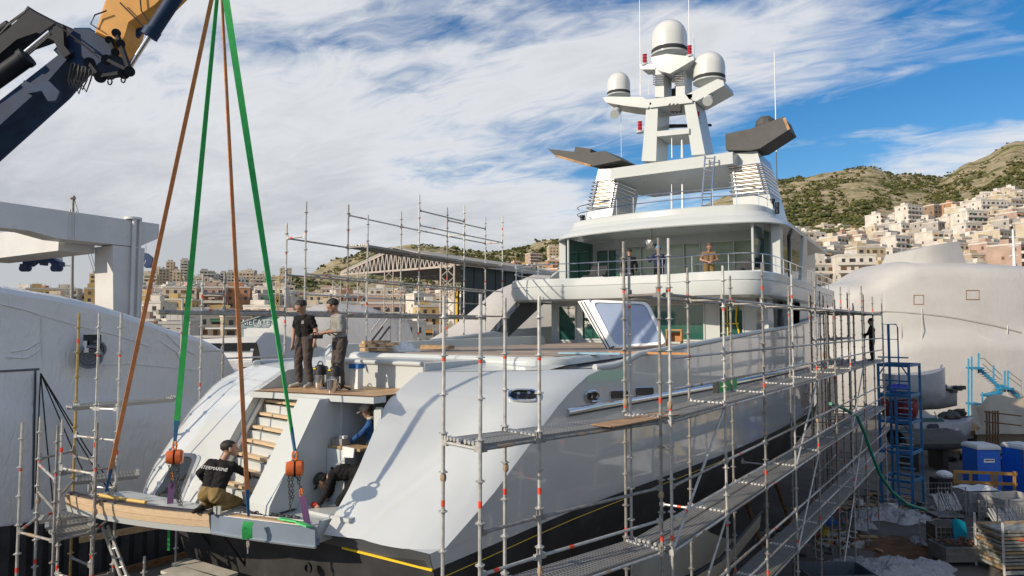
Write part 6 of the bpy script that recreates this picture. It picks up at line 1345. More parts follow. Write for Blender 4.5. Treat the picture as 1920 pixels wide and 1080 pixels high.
# cream tender lying beneath the yacht
tn = thing('tender', 'cream dinghy hull lying in the shade below the starboard side', 'dinghy', (-5.5, 16.5, 0)); m = MB(); rings = []
for i in range(12):
    y = 13.5+i*.55; w = .95*math.sin(min(1, (i+1)/5)*math.pi/2)*(1 if i > 3 else .9); rings.append([Vector((-5.55+w*x, y, 2.2+z+.03*i)) for x, z in ((-1, .55), (-.95, .1), (-.5, -.25), (0, -.35), (.5, -.25), (.95, .1), (1, .55))])
m.loft(rings, False, False); m.build('hull', mat('cream_gelcoat', (.50, .44, .33), .4), tn, 50); m = MB(); m.path([r_[6] for r_ in rings], .05, 6); m.build('gunwale', black, tn)
for y in (14.5, 18): m = MB(); m.bar((-6.5, y, .0), (-5.2, y, 1.9), .1, .1); m.bar((-4.6, y, 0), (-5.8, y, 1.9), .1, .1); m.build('trestle', galvd, tn)
# boats and clutter further back
def hullform(mb, p, d, L_, w, h, z0, mat_=0, n=14):
    d = d.normalized(); s = Vector((d.y, -d.x, 0)); rings = []
    for i in range(n+1):
        t_ = i/n; b_ = w/2*(1-max(0, (t_-.45)/.55)**2.2)*(.92+.08*t_); zz = z0+h*.25*max(0, (t_-.4)/.6)**2
        rings.append([p+d*(L_*t_)+s*(b_*x)+Vector((0, 0, (zz if z > .9 else z0)+h*z+(.5*max(0, t_-.6) if z < .5 else 0))) for x, z in ((-1, 1), (-.94, .5), (-.6, .12), (0, 0), (.6, .12), (.94, .5), (1, 1))])
    mb.loft(rings, False, False, mat_); mb.add([r_[0] for r_ in rings]+[r_[6] for r_ in rings], [(i, i+1, n+2+i, n+1+i) for i in range(n)], mat_); mb.add(rings[0], [tuple(range(7))], mat_)
gel = mat('grey_gelcoat', (.42, .43, .45), .35, coat=.3, var=.08, vs=2); rib = mat('rib_rubber', (.06, .06, .065), .6, var=.2, vs=3); tarpg = tarp('olive_tarp', (.075, .07, .06), .6, 2.0, .8)
rb = thing('rigid_inflatable', 'dark inflatable boat under an olive tarp behind the stair tower', 'boat', loc2(1735, 38)); p = loc2(1690, 38.5)
m = MB(); d_ = (RV*.98+FH*.1); m.path([p+d_*t_+Vector((0, 0, 1.55+.15*max(0, t_-3))) for t_ in (0, .3, 1, 2, 2.8, 3.4)]+[p+d_*3.75+FH*.7+Vector((0, 0, 1.8))]+[p+d_*t_+FH*1.5+Vector((0, 0, 1.6)) for t_ in (3.3, 2, 0)], .36, 10); m.build('tube', rib, rb, 50)
m = MB(); rings = [[p+d_*t_+FH*y+Vector((0, 0, 1.85+z)) for y, z in ((-.45, -.25), (-.3, .12), (.3, .42+.1*math.sin(t_*3)), (1.2, .35), (1.9, -.2))] for t_ in (-.2, .5, 1.2, 2, 2.7, 3.2)]; m.loft(rings, False, False); m.build('tarp', tarpg, rb, 60)
for t_ in (.6, 2.4): m = MB(); m.box(p+d_*t_+FH*.7+Vector((0, 0, .6)), (.3, 1.4, 1.2), HEAD); m.build('cradle', black, rb)
sb = thing('cabin_boat', 'small grey cabin boat with dark door behind the inflatable', 'boat', loc2(1755, 42)); p = loc2(1712, 42)
m = MB(); hullform(m, p-RV*.3, RV+FH*.15, 4.2, 1.9, 1.2, 1.0); m.build('hull', gel, sb, 50)
m = MB(); m.prism([aD(1716, 820, 41.2), aD(1712, 792, 41.2), aD(1720, 786, 41.2), aD(1768, 784, 41.2), aD(1786, 806, 41.2), aD(1790, 822, 41.2)], FH*1.5); m.build('cabin', gel, sb)
m = MB(); m.prism([aD(1742, 822, 41.1), aD(1740, 798, 41.1), aD(1744, 795, 41.1), aD(1758, 795, 41.1), aD(1761, 799, 41.1), aD(1762, 822, 41.1)], FH*.08); m.build('door', mat('navy_door', (.03, .04, .07), .4), sb)
m = MB(); m.prism([aD(1732, 791, 41.15), aD(1728, 784, 41.15), aD(1766, 783, 41.15), aD(1772, 791, 41.15)], FH*.05); m.build('windscreen', mat('teal_glass', (.05, .13, .14), .1), sb)
m = MB(); m.tube(aD(1758, 785, 41), aD(1752, 772, 41), .04, n=5); m.build('aerial', white, sb)
m = MB(); m.lathe([(.28, -.2), (.34, 0), (.28, .2)], aD(1774, 818, 41), 14, axis=RV); m.build('outboard_cowl', dgrey, sb); m = MB(); m.lathe([(.25, 0), (.33, .3), (.3, .8), (.1, 1.1)], aD(1794, 838, 41.5), 12); m.build('stern_pod', gel, sb, 40)
wb = thing('work_boat', 'weathered grey boat piled with junk and railings behind the cabin boat', 'boat', loc2(1760, 47)); p = loc2(1700, 46)
m = MB(); hullform(m, p, RV+FH*.25, 3.9, 2.2, 1.3, 2.5); m.build('hull', mat('faded_grey', (.28, .29, .30), .6, var=.2, vs=1.2), wb, 50)
m = MB(); m.box(p+RV*1.3+FH*1.0+Vector((0, 0, 4.3)), (1.8, 1.6, .9), HEAD+.25); m.build('wheelhouse', gel, wb); m = MB(); m.box(p+RV*1.3+FH*.12+Vector((0, 0, 4.35)), (1.4, .05, .45), HEAD+.25); m.build('window', glassd, wb)
for k in range(9): m = MB(); c_ = p+RV*(.4+.4*k)+FH*(1.9+.05*k)+Vector((0, 0, 3.9)); m.tube(c_, c_+Vector((0, 0, .95)), .03, n=5); m.build('stanchion', galvd, wb)
for z in (.5, .95): m = MB(); m.tube(p+RV*.4+FH*1.9+Vector((0, 0, 3.9+z)), p+RV*3.7+FH*2.3+Vector((0, 0, 3.9+z)), .03, n=5); m.build('guard_rail', galvd, wb)
q = random.Random(21)
jk = MB()
for k in range(60): c_ = p+RV*q.uniform(.2, 3.4)+FH*q.uniform(-.3, .8)+Vector((0, 0, 3.75+q.random()*.45)); jk.box(c_, (q.uniform(.2, 1.4), q.uniform(.1, .4), q.uniform(.05, .25)), q.uniform(0, 3), q.randrange(4))
stuff(jk.build('deck_junk', [wood, dgrey, MAT['pale_rubbish'], tarpg], wb))
m = MB(); m.tube(p+RV*2.4+FH*1+Vector((0, 0, 3.9)), aD(1766, 684, 47), .06, n=6); m.build('derrick', white, wb)
jp = thing('junk_pile', 'heap of olive netting and timber left of the blue steps', 'junk pile', loc2(1800, 45)); m = MB()
for k in range(46): lump(m, loc2(1785+q.gauss(0, 16), 44+q.gauss(0, 1.2))+Vector((0, 0, .3+2.4*q.random()**2)), q.uniform(.25, .7), q.randrange(3), False)
stuff(m.build('heap', [tarpg, mat('dark_netting', (.06, .055, .045), .9, bump=.8, bs=8), wood], jp))
# cyan steps to the wrapped yacht
CS = thing('boarding_steps', 'light blue steel boarding steps beside the wrapped yacht', 'steps', aD(1830, 800, 52)); C_ = lambda u, v, f=52: aD(u, v, f)
for u0, v0, v1 in ((1816, 672, 800), (1822, 668, 800), (1835, 662, 700), (1842, 735, 760), (1876, 722, 748), (1884, 695, 735), (1890, 695, 735), (1863, 685, 715)): m = MB(); m.bar(C_(u0, v0), C_(u0, v1), .12, .12); m.build('column', cyan, CS)
for a, b_ in (((1818, 690), (1838, 690)), ((1872, 728), (1894, 728)), ((1846, 742), (1872, 736)), ((1818, 757), (1836, 757))): m = MB(); m.bar(C_(*a), C_(*b_), .9, .14); m.build('landing', cyan, CS)
for a, b_ in (((1836, 692), (1874, 726)), ((1894, 730), (1914, 748)), ((1868, 738), (1880, 722))):
    for df in (0, .9): m = MB(); m.bar(C_(*a, 52+df), C_(*b_, 52+df), .1, .22); m.build('stringer', cyan, CS)
    for k in range(8): t_ = (k+.5)/8; m = MB(); m.box(C_(lerp(a[0], b_[0], t_), lerp(a[1], b_[1], t_), 52.45), (.35, .9, .04), HEAD); m.build('tread', galvd, CS)
for pts in ([(1838, 672), (1845, 672), (1878, 704), (1878, 724)], [(1842, 682), (1876, 712)], [(1890, 696), (1915, 715), (1915, 745)], [(1892, 708), (1915, 725)]): m = MB(); m.path([C_(*p_) for p_ in pts], .035, 5); m.build('handrail', galvd, CS)
# tan tarpaulin shed
TT = thing('tarp_shelter', 'tan tarpaulin shelter sagging over poles at the right edge', 'shelter', loc2(1890, 44)); m = MB(); rings = []
for i in range(15):
    u = 1826+i*13; r_ = []
    for k in range(12): t_ = k/11; v = lerp(745+4*math.sin(i*1.3)-(0 if i > 1 else -14), 815, t_**1.3); r_.append(wob(aD(u-4*math.sin(t_*3), v, 46-4.5*t_+.2*math.sin(i*2.1)), .1))
    rings.append(r_)
m.loft(rings, False, False); m.build('tarp', tarp('tan_tarp', (.40, .34, .25), .7, 1.2, .8), TT, 60)
m = MB(); m.prism([aD(1832, 815, 42.5), aD(2010, 815, 42.5), aD(2010, 850, 42.5), aD(1832, 850, 42.5)], FH*3); m.build('lower_wall', mat('tan_wall', (.26, .22, .17), .8), TT)
rp_ = thing('rusty_rack', 'rack of rusty brown poles beside the tan tarpaulin', 'rack', loc2(1865, 41))
for u in (1850, 1855, 1861, 1866, 1871): m = MB(); m.tube(aD(u, 770, 41.2), aD(u+1, 835, 41.2), .05, n=6); m.build('pole', rust, rp_)
for v0 in (772, 790): m = MB(); m.tube(aD(1846, v0, 41.1), aD(1915, v0+8, 41.1), .04, n=5); m.build('rail', rust, rp_)
# motorcycle
MC = thing('motorcycle', 'dark blue motorcycle parked behind the blue toilet', 'motorcycle', loc2(1862, 37.5)); p = loc2(1848, 37.5); e = RV
def tor(c_, r, w): return [c_+e*(r*math.cos(a))+Vector((0, 0, r*math.sin(a))) for a in [2*math.pi*k/18 for k in range(18)]]
for dx in (0, 1.35): m = MB(); m.path(tor(p+e*dx+Vector((0, 0, .32)), .27, .06), .065, 8, closed=True); w_ = m.build('wheel', black, MC, 50); m = MB(); m.lathe([(.14, -.04), (.14, .04)], p+e*dx+Vector((0, 0, .32)), 12, axis=FH); m.build('hub', galvd, w_)
m = MB(); m.box(p+e*.65+Vector((0, 0, .5)), (.5, .3, .4), HEAD); m.build('engine', dgrey, MC); m = MB(); m.ball(p+e*.72+Vector((0, 0, .88)), .3, 12, 8, sq=(1.2, .6, .6), M=Matrix.Rotation(HEAD, 3, 'Z')); m.build('fuel_tank', mat('moto_blue', (.01, .015, .14), .25, coat=.8), MC, 50)
m = MB(); m.ball(p+e*.25+Vector((0, 0, .86)), .3, 12, 6, sq=(1.3, .5, .3), M=Matrix.Rotation(HEAD, 3, 'Z')); m.build('seat', black, MC, 50); m = MB(); m.tube(p+e*1.35+Vector((0, 0, .32)), p+e*1.05+Vector((0, 0, 1.05)), .04, n=6); m.tube(p+e*1.05-FH*.35+Vector((0, 0, 1.08)), p+e*1.05+FH*.35+Vector((0, 0, 1.08)), .02, n=6); m.build('fork', galvd, MC)
# second cluster: welding bench, black machine near the toilets
mc_ = thing('compressor', 'black machine with a white bag on top beside the tube cage', 'machine', loc2(1757, 33)); p = loc2(1757, 33); m = MB(); m.box(p+Vector((0, 0, .5)), (.9, .7, .8), HEAD); m.build('body', black, mc_); m = MB(); m.ball(p+Vector((.05, 0, 1.05)), .3, 10, 7, sq=(1.2, 1, .7)); m.build('bag', white, mc_)
for x in (-.3, .3): m = MB(); m.lathe([(.15, -.05), (.15, .05)], p+RV*x-FH*.38+Vector((0, 0, .15)), 12, axis=FH); m.build('wheel', rib, mc_)
bl = thing('blue_cylinder', 'dark blue drum lying on the red covered boat behind the stair tower', 'drum', aD(1675, 733, 40)); m = MB(); m.lathe([(.3, 0), (.3, .9)], aD(1668, 730, 40), 14, axis=RV); m.build('drum', mat('royal_blue', (.01, .02, .35), .4), bl, 40)
rc_ = thing('covered_boat', 'small boat with a dark red cover behind the stair tower', 'boat', loc2(1690, 42)); m = MB(); m.ball(aD(1684, 760, 42), 1.1, 14, 8, sq=(.8, 1.4, 1.1), M=Matrix.Rotation(HEAD, 3, 'Z')); m.build('cover', tarp('dark_red_cover', (.16, .012, .025), .6, 2, .5), rc_, 60); m = MB(); hullform(m, aD(1668, 790, 41), RV, 3.4, 1.5, 1.6, 1.2); m.build('hull', gel, rc_, 50)

# ------------------------------------------------------------------ boats and shed at the left centre
MG = thing('boat_shed', 'pale teal gabled boat shed with white Greek lettering beyond the port scaffold', 'shed', loc2(490, 75)); f = 75
m = MB(); m.prism([aD(452, 632, f), aD(452, 607, f), aD(500, 591, f), aD(556, 604, f), aD(556, 632, f)], FH*12); m.build('wall', mat('teal_grey_sheet', (.25, .34, .34), .7, var=.12, vs=.6), MG)
m = MB(); m.prism([aD(450, 606.5, f-.3), aD(500, 589.5, f-.3), aD(500, 587.5, f-.3), aD(450, 604.5, f-.3)], FH*13); m.prism([aD(500, 589.5, f-.3), aD(558, 603, f-.3), aD(558, 601, f-.3), aD(500, 587.5, f-.3)], FH*13); m.build('roof', mat('teal_roof', (.30, .36, .36), .6), MG)
m = MB(); m.prism([aD(458, 640, f-.1), aD(458, 615, f-.1), aD(535, 615, f-.1), aD(535, 640, f-.1)], FH*-.1); m.build('door_panel', white, MG)
def text(s_, p, size, yaw, mt, parent, name, pitch=90):
    cu = bpy.data.curves.new(name, 'FONT'); cu.body = s_; cu.size = size; cu.extrude = size*.02; cu.align_x = 'CENTER'
    ob = bpy.data.objects.new(name, cu); COL.objects.link(ob); dg = bpy.context.evaluated_depsgraph_get(); me = bpy.data.meshes.new_from_object(ob.evaluated_get(dg)); bpy.data.objects.remove(ob)
    me.materials.clear(); me.materials.append(mt); o = bpy.data.objects.new(name, me); COL.objects.link(o); o.parent = parent; o.location = Vector(p)-BASE[parent.name]; o.rotation_euler = (R(pitch), 0, yaw); BASE[o.name] = BASE[parent.name]; return o
text('ΜΕΓΑΤΕΧ', aD(485, 609, f-.2), 0.78, HEAD, white, MG, 'sign_lettering'); text('ΝΑΥΤΙΚΑ', aD(490, 613.5, f-.22), .36, HEAD, white, MG, 'sign_lettering_small')
def cruiser(u, f, L_, label, hm, yaw, z0=1.0, k=1.0):
    p = loc2(u, f); t = thing('motor_cruiser', label, 'boat', p); d_ = RV*math.cos(yaw)+FH*math.sin(yaw); m = MB(); hullform(m, p, d_, L_, L_*.27, L_*.14, z0); m.build('hull', hm, t, 50); s = Vector((d_.y, -d_.x, 0))
    zt = z0+L_*.14; m = MB(); rings = []
    for a, w, h in ((.08, .11, .06), (.12, .11, .13), (.5, .10, .15), (.62, .09, .10), (.8, .06, .02)): rings.append([p+d_*(L_*a)+s*(x*L_*w)+Vector((0, 0, zt+z*L_*h-.1)) for x, z in ((-1, 0), (-.8, 1), (.8, 1), (1, 0))])
    m.loft(rings, False, False); m.build('superstructure', white, t, 40)
    for sg_ in (-1, 1): m = MB(); m.prism([p+d_*(L_*a)+s*(sg_*L_*.098)+Vector((0, 0, zt+z*L_)) for a, z in ((.16, .05), (.16, .10), (.52, .105), (.62, .06))], s*sg_*.06); m.build('side_window', glassd, t)
    m = MB(); m.prism([p+d_*(L_*a)+s*(x*L_)+Vector((0, 0, zt+z*L_)) for a, x, z in ((.63, -.08, .06), (.63, .08, .06), (.53, .085, .135), (.53, -.085, .135))], d_*.08); m.build('windscreen', glassd, t)
    m = MB(); m.path([p+d_*(L_*a)+s*(sg_*L_*w)+Vector((0, 0, zt+.9)) for a, w, sg_ in ((.65, .11, 1), (.85, .07, 1), (.97, .02, 1), (.97, .02, -1), (.85, .07, -1), (.65, .11, -1))], .03, 5); m.build('bow_rail', chrome, t)
    m = MB(); m.box(p+d_*L_*.3+Vector((0, 0, zt+L_*.19)), (L_*.2, L_*.15, .1), HEAD+yaw); m.build('hardtop', white, t)
    for a in (.2, .7): m = MB(); m.box(p+d_*L_*a+Vector((0, 0, z0/2)), (.3, L_*.2, z0), HEAD+yaw); m.build('cradle', galvd, t)
cruiser(400, 42, 11, 'white and grey motor cruiser left of the brown sling', mat('cruiser_grey', (.40, .39, .38), .4), .35, 3.0); cruiser(498, 40, 9, 'white motor cruiser with beige hull left of the man in black', mat('cruiser_beige', (.5, .46, .38), .4), -.5, 3.6)
cruiser(330, 50, 12, 'white flybridge boat partly hidden behind the wrapped boat', white, .1, 4.0)
gp = thing('floodlight_pole', 'yellow lattice pole behind the man in black', 'pole', loc2(527, 60)); lattice('lattice_pole', loc2(525, 60), aD(525, 520, 60), .35, gp, 24, mat('pole_yellow', (.5, .33, .05), .6))
# far yard sheds and trees along the foot of the town
for k, (u, f, w, h, c_) in enumerate(((610, 120, 16, 5, 'pink'), (700, 130, 20, 5, 'sand'), (430, 130, 18, 6, 'white'), (250, 120, 18, 5, 'cream'), (1000, 110, 14, 6, 'white'), (1050, 130, 12, 7, 'sand'), (560, 105, 10, 4, 'white'))):
    p = loc2(u, f); t = thing('yard_shed', 'low flat %s shed between the yard and the town, %s' % (c_, ['behind the man in grey', 'seen under the port scaffold deck', 'right of the travel lift leg', 'behind the left wrapped boat', 'left of the bridge deck rail', 'behind the bridge deck rail', 'behind the man in black'][k]), 'shed', p); m = MB(); m.box(p+Vector((0, 0, h/2)), (w, 8, h), HEAD+.2); m.build('wall', wallm[c_], t); m = MB(); m.box(p+Vector((0, 0, h+.15)), (w+.6, 8.6, .3), HEAD+.2); m.build('roof', tilem if k % 2 else balm, t)
    for j in range(4): m = MB(); m.box(p+Matrix.Rotation(HEAD+.2, 3, 'Z') @ Vector((-w/2+(j+.5)*w/4, -4.03, h*.5)), (w/9, .1, h*.4), HEAD+.2); m.build('window', winm, t)

# boat added out of view to starboard, keeps skylight off the yacht side
NB = thing('added_dark_boat', 'long dark blue boat with grey cover added out of view to dim the starboard side', 'boat', (13, -8, 0)); m = MB(); hullform(m, Vector((13.5, -10, 0)), Vector((0, 1, 0)), 36, 8, 5.2, 1.6, n=20); m.build('hull', mat('navy_topsides', (.012, .018, .035), .25, coat=.5), NB, 50)
m = MB(); rings = []
for i in range(15):
    y = -9.6+i*2.2; hw_ = 3.7*(1-max(0, (i-9)/6)**2.2); zt_ = 9.3-.12*abs(i-5); rings.append([wob(Vector((13.5+x_*hw_, y, z_)), .05) for x_, z_ in ((-1, 6.6), (-.97, 7.6), (-.55, zt_-.3), (0, zt_), (.55, zt_-.3), (.97, 7.6), (1, 6.6))])
m.loft(rings, False, False); m.build('cover', tarp('grey_cover', (.16, .165, .17), .7, .8, .6), NB, 60)
for y in (-4, 4, 12, 20): m = MB(); m.box((13.5, y, .8), (2.2, .5, 1.6)); m.build('keel_block', wood, NB)
# ------------------------------------------------------------------ people
skin = mat('skin', (0.42, 0.235, 0.155), 0.55, var=0.1, vs=8); hairb = mat('dark_hair', (0.022, 0.016, 0.012), 0.6, bump=0.5, bs=60, var=.3, vs=30); hairg = mat('brown_hair', (0.10, 0.06, 0.035), 0.6, bump=0.5, bs=60)
def cloth(n, c, v=.2): return mat(n, c, 0.9, var=v, vs=5, bump=0.6, bs=9, spec=.2)
C_BLK, C_GRT, C_GRJ, C_KHK, C_NVY, C_DNM, C_SHOE, C_BOOT, C_TAN = cloth('black_cotton', (0.016, 0.015, 0.015)), cloth('grey_work_trousers', (0.085, 0.07, 0.062)), cloth('grey_fleece', (0.27, 0.265, 0.25), .12), cloth('khaki_trousers', (0.22, 0.155, 0.062)), cloth('navy_overall', (0.02, 0.032, 0.085)), cloth('denim_jacket', (0.03, 0.09, 0.24), .3), cloth('pale_trainers', (0.40, 0.37, 0.32)), cloth('dark_boots', (0.05, 0.042, 0.035)), cloth('tan_shirt', (0.24, 0.16, 0.085))
def capsule(mb, p, q, r1, r2, n=10):
    p, q = Vector(p), Vector(q); d = q-p
    if d.length < 1e-4: q = p+Vector((0, 0, 1e-3)); d = q-p
    M = frame(d); L_ = d.length; rings = []
    for j in range(5): a = R(-85+85*j/4); rings.append((r1*math.cos(a), r1*math.sin(a)))
    for j in range(5): a = R(85*j/4); rings.append((r2*math.cos(a), L_+r2*math.sin(a)))
    mb.loft([[p+M @ Vector((rr*math.cos(2*math.pi*k/n), yy, rr*math.sin(2*math.pi*k/n))) for k in range(n)] for rr, yy in rings], True, True)
def person(label, loc, yaw, P, top, legs, shoe, hair=hairb, vox=0.014, sleeve=1.0, hairlong=False, cap=None, bare=False, beard=False):
    """P: joint positions in metres, x to the person's right, y forward, z up from the feet"""
    V = lambda a: Vector(a); parts = []                      # (p, q, r1, r2, material index)
    TOP, LEG, SK, SH = 0, 1, 2, 3
    pel, nek, hd, hdir = V(P['pelvis']), V(P['neck']), V(P['head']), V(P['look']).normalized()
    side = V(P.get('side', (1, 0, 0))).normalized(); sp_ = (nek-pel).normalized(); fwd = sp_.cross(side).normalized()*-1; hs_ = V(P.get('hipside', side)).normalized()
    sl_, sr_ = nek-sp_*.085-side*.195, nek-sp_*.085+side*.195
    for s_ in (-1, 1):
        parts += [(nek-sp_*.16+side*.098*s_+fwd*.01, pel+sp_*.20+hs_*.085*s_, .118, .106, TOP), (pel+sp_*.20+hs_*.075*s_, pel+sp_*.03+hs_*.08*s_, .10, .108, TOP), (pel+sp_*.04+hs_*.08*s_, pel+hs_*.09*s_-sp_*.04, .112, .108, LEG)]
    if bare: parts += [(pel+sp_*.085-fwd*.035-hs_*.07, pel+sp_*.085-fwd*.035+hs_*.07, .088, .088, SK)]
    parts += [(sl_+sp_*.015, sr_+sp_*.015, .066, .066, TOP), (nek-sp_*.06, nek-sp_*.02, .068, .06, TOP), (nek-sp_*.02, hd-sp_*.03-hdir*.02, .052, .052, SK)]
    hup = (sp_*.35+Vector((0, 0, 1))-hdir*hdir.z).normalized() if abs(hdir.z) < .8 else sp_; hup = (hup-hdir*hup.dot(hdir)).normalized(); hsd = hdir.cross(hup)
    parts += [(hd-hdir*.02+hup*.03, hd+hdir*.015+hup*.045, .092, .086, SK), (hd+hdir*.035-hup*.02, hd+hdir*.05-hup*.075, .066, .042, SK), (hd+hdir*.095+hup*.02, hd+hdir*.112-hup*.012, .012, .019, SK), (hd+hdir*.085+hup*.045-hsd*.03, hd+hdir*.085+hup*.045+hsd*.03, .016, .016, SK)]
    for s_ in (-1, 1): parts.append((hd+hsd*.088*s_+hup*.03-hdir*.005, hd+hsd*.09*s_-hup*.02, .018, .014, SK))
    for i, (s0, s_) in enumerate(((sl_, -1), (sr_, 1))):
        el, wr_ = V(P['elbow'][i]), V(P['wrist'][i]); m1 = TOP; m2 = TOP if sleeve > .9 else SK
        if sleeve < .3: mid = s0.lerp(el, .62); parts += [(s0, mid, .066, .058, TOP), (mid, el, .046, .040, SK)]
        else: parts.append((s0, el, .064, .052, TOP))
        if sleeve > .9: parts += [(el, el.lerp(wr_, .9), .051, .040, TOP), (el.lerp(wr_, .8), wr_, .03, .027, SK)]
        elif sleeve > .3: parts += [(el, el.lerp(wr_, .25), .053, .05, TOP), (el.lerp(wr_, .2), wr_, .042, .029, SK)]
        else: parts.append((el, wr_, .042, .028, SK))
        hv = V(P['hand'][i]).normalized() if 'hand' in P else (wr_-el).normalized(); hx = hv.cross(side if abs(hv.dot(side)) < .8 else Vector((0, 0, 1))).normalized(); hy = hv.cross(hx)
        pc_ = wr_+hv*.075; parts += [(wr_, pc_-hx*.018, .026, .022, SK), (wr_, pc_+hx*.018, .026, .022, SK)]
        for k in range(4): b0 = pc_+hx*(-.03+.02*k); ln = (.05, .06, .057, .045)[k]; mid = b0+hv*ln*.6+hy*.006*s_; parts += [(b0, mid, .0105, .0095, SK), (mid, mid+hv*ln*.5-hy*.014*s_, .0095, .008, SK)]
        tb0 = wr_+hv*.03+hx*.03; parts += [(tb0, tb0+hv*.04+hx*.025, .013, .011, SK), (tb0+hv*.04+hx*.025, tb0+hv*.068+hx*.027, .011, .009, SK)]
        hp0 = pel+hs_*.095*s_-sp_*.03; kn, an, to = V(P['knee'][i]), V(P['ankle'][i]), V(P['toe'][i])
        parts += [(hp0, hp0.lerp(kn, .5), .108, .092, LEG), (hp0.lerp(kn, .5), kn, .092, .074, LEG), (kn, kn.lerp(an, .4), .074, .076, LEG), (kn.lerp(an, .4), an+(kn-an).normalized()*.06, .074, .062, LEG), (an, an+(to-an)*.1, .045, .042, SH), (an+(to-an)*.15-Vector((0, 0, .015)), to, .046, .036, SH)]
    mb = MB()
    for p, q, a, b_, _ in parts: capsule(mb, p, q, a, b_)
    me0 = mb.mesh('tmp', skin); ob = bpy.data.objects.new('tmp', me0); COL.objects.link(ob)
    md = ob.modifiers.new('r', 'REMESH'); md.mode = 'VOXEL'; md.voxel_size = vox; ms_ = ob.modifiers.new('s', 'SMOOTH'); ms_.factor = .5; ms_.iterations = 2
    dg = bpy.context.evaluated_depsgraph_get(); me = bpy.data.meshes.new_from_object(ob.evaluated_get(dg)); bpy.data.objects.remove(ob); bpy.data.meshes.remove(me0)
    n = len(me.polygons); cen = np.empty(n*3); me.polygons.foreach_get('center', cen); cen = cen.reshape(-1, 3); best = np.full(n, 9e9); idx = np.zeros(n, dtype=np.int32)
    for p, q, r1, r2, mi in parts:
        p_ = np.array(p); d = np.array(q)-p_; L2 = max(d.dot(d), 1e-9); t_ = np.clip(((cen-p_) @ d)/L2, 0, 1); dist = np.linalg.norm(cen-p_-t_[:, None]*d, axis=1)-(r1+(r2-r1)*t_); w_ = dist < best; best[w_] = dist[w_]; idx[w_] = mi
    nv = len(me.vertices); co = np.empty(nv*3); me.vertices.foreach_get('co', co); co = co.reshape(-1, 3); no = np.empty(nv*3); me.vertices.foreach_get('normal', no); no = no.reshape(-1, 3)
    isc = np.zeros(nv); lv = np.empty(len(me.loops), dtype=np.int32); me.loops.foreach_get('vertex_index', lv); ls = np.empty(n, dtype=np.int32); me.polygons.foreach_get('loop_total', ls); isc[lv] = np.repeat((idx <= 1).astype(float), ls)
    ph_ = len(label)*1.7; x_, y_, z_ = co[:, 0], co[:, 1], co[:, 2]
    fold = np.abs(np.sin(z_*19+3*np.sin(x_*13+ph_)+4*np.sin(y_*11)))*.6+np.abs(np.sin(z_*33-x_*21+ph_+3*np.sin(y_*17)))*.4-.5
    co += no*(fold*.013*isc)[:, None]; me.vertices.foreach_set('co', co.ravel())
    me.materials.clear()
    for m_ in (top, legs, skin, shoe): me.materials.append(m_)
    me.polygons.foreach_set('material_index', idx); me.polygons.foreach_set('use_smooth', [True]*n); me.name = 'body'
    t = put('person', None, None, Vector(loc), yaw); tag(t, label, 'person')
    bo = put('body', me, t)
    HM = Matrix((hsd, hdir, hup)).transposed(); c0 = hd-hdir*.012+hup*.05
    if cap: 
        m = MB(); m.ball(c0+hup*.02, .108, 16, 8, sq=(.95, 1.08, .85), M=HM); m.box(c0+hdir*.13+hup*.01, (.13, .09, .015), rot=HM); m.v = [v_ for v_ in m.v]; put('cap', m.mesh('cap', cap, None, 50), t)
        m = MB(); m.ball(c0-hup*.03-hdir*.03, .098, 14, 8, sq=(.95, .95, .7), M=HM); put('hair', m.mesh('hair', hair, None, 50), t)
    else:
        m = MB(); m.ball(c0+hup*.022-hdir*.018, .104, 18, 10, sq=(.97, 1.05, .86), M=HM); q_ = random.Random(len(label))
        m.v = [tuple(Vector(v_)+(Vector(v_)-c0).normalized()*q_.uniform(-.006, .01)) for v_ in m.v]
        m.v = [tuple(Vector(v_)-hup*max(0, 0.01-(Vector(v_)-c0).dot(hup))*.2+(hup*.05 if (Vector(v_)-c0).dot(hdir) > .055 and (Vector(v_)-c0).dot(hup) < .03 else Vector((0, 0, 0)))-(hdir*.05 if (Vector(v_)-c0).dot(hdir) > .055 and (Vector(v_)-c0).dot(hup) < .03 else Vector((0, 0, 0)))) for v_ in m.v]
        if hairlong: m.ball(c0-hdir*.04-hup*.05, .1, 14, 8, sq=(.95, .7, 1.1), M=HM)
        put('hair', m.mesh('hair', hair, None, 60), t)
    m = MB()
    for s_ in (-1, 1): m.ball(hd+hdir*.079+hup*.024+hsd*.033*s_, .013, 8, 6)
    stuff_ = put('eyes', m.mesh('eyes', mat('eye_dark', (.03, .02, .015), .2)), t)
    if beard: m = MB(); m.ball(hd+hdir*.046-hup*.066, .05, 12, 8, sq=(1.05, .9, .62), M=HM); put('beard', m.mesh('beard', hair), t)
    return t
def stand(**k):
    P = dict(pelvis=(0, 0, .95), neck=(0, .02, 1.47), head=(0, .04, 1.63), look=(0, 1, -.1), elbow=((-.25, -.02, 1.13), (.25, -.02, 1.13)), wrist=((-.26, .08, .88), (.26, .08, .88)), knee=((-.11, .03, .5), (.11, .03, .5)), ankle=((-.12, -.02, .08), (.12, -.02, .08)), toe=((-.14, .16, .035), (.14, .16, .035)), hand=((0, .15, -1), (0, .15, -1))); P.update(k); return P
def face(dr, df): d = RV*dr+FH*df; return math.atan2(-d.x, d.y)          # yaw so that the person's +y points to camera-right dr, away df
DK = 6.873
p1 = aZ(570, 726, DK)
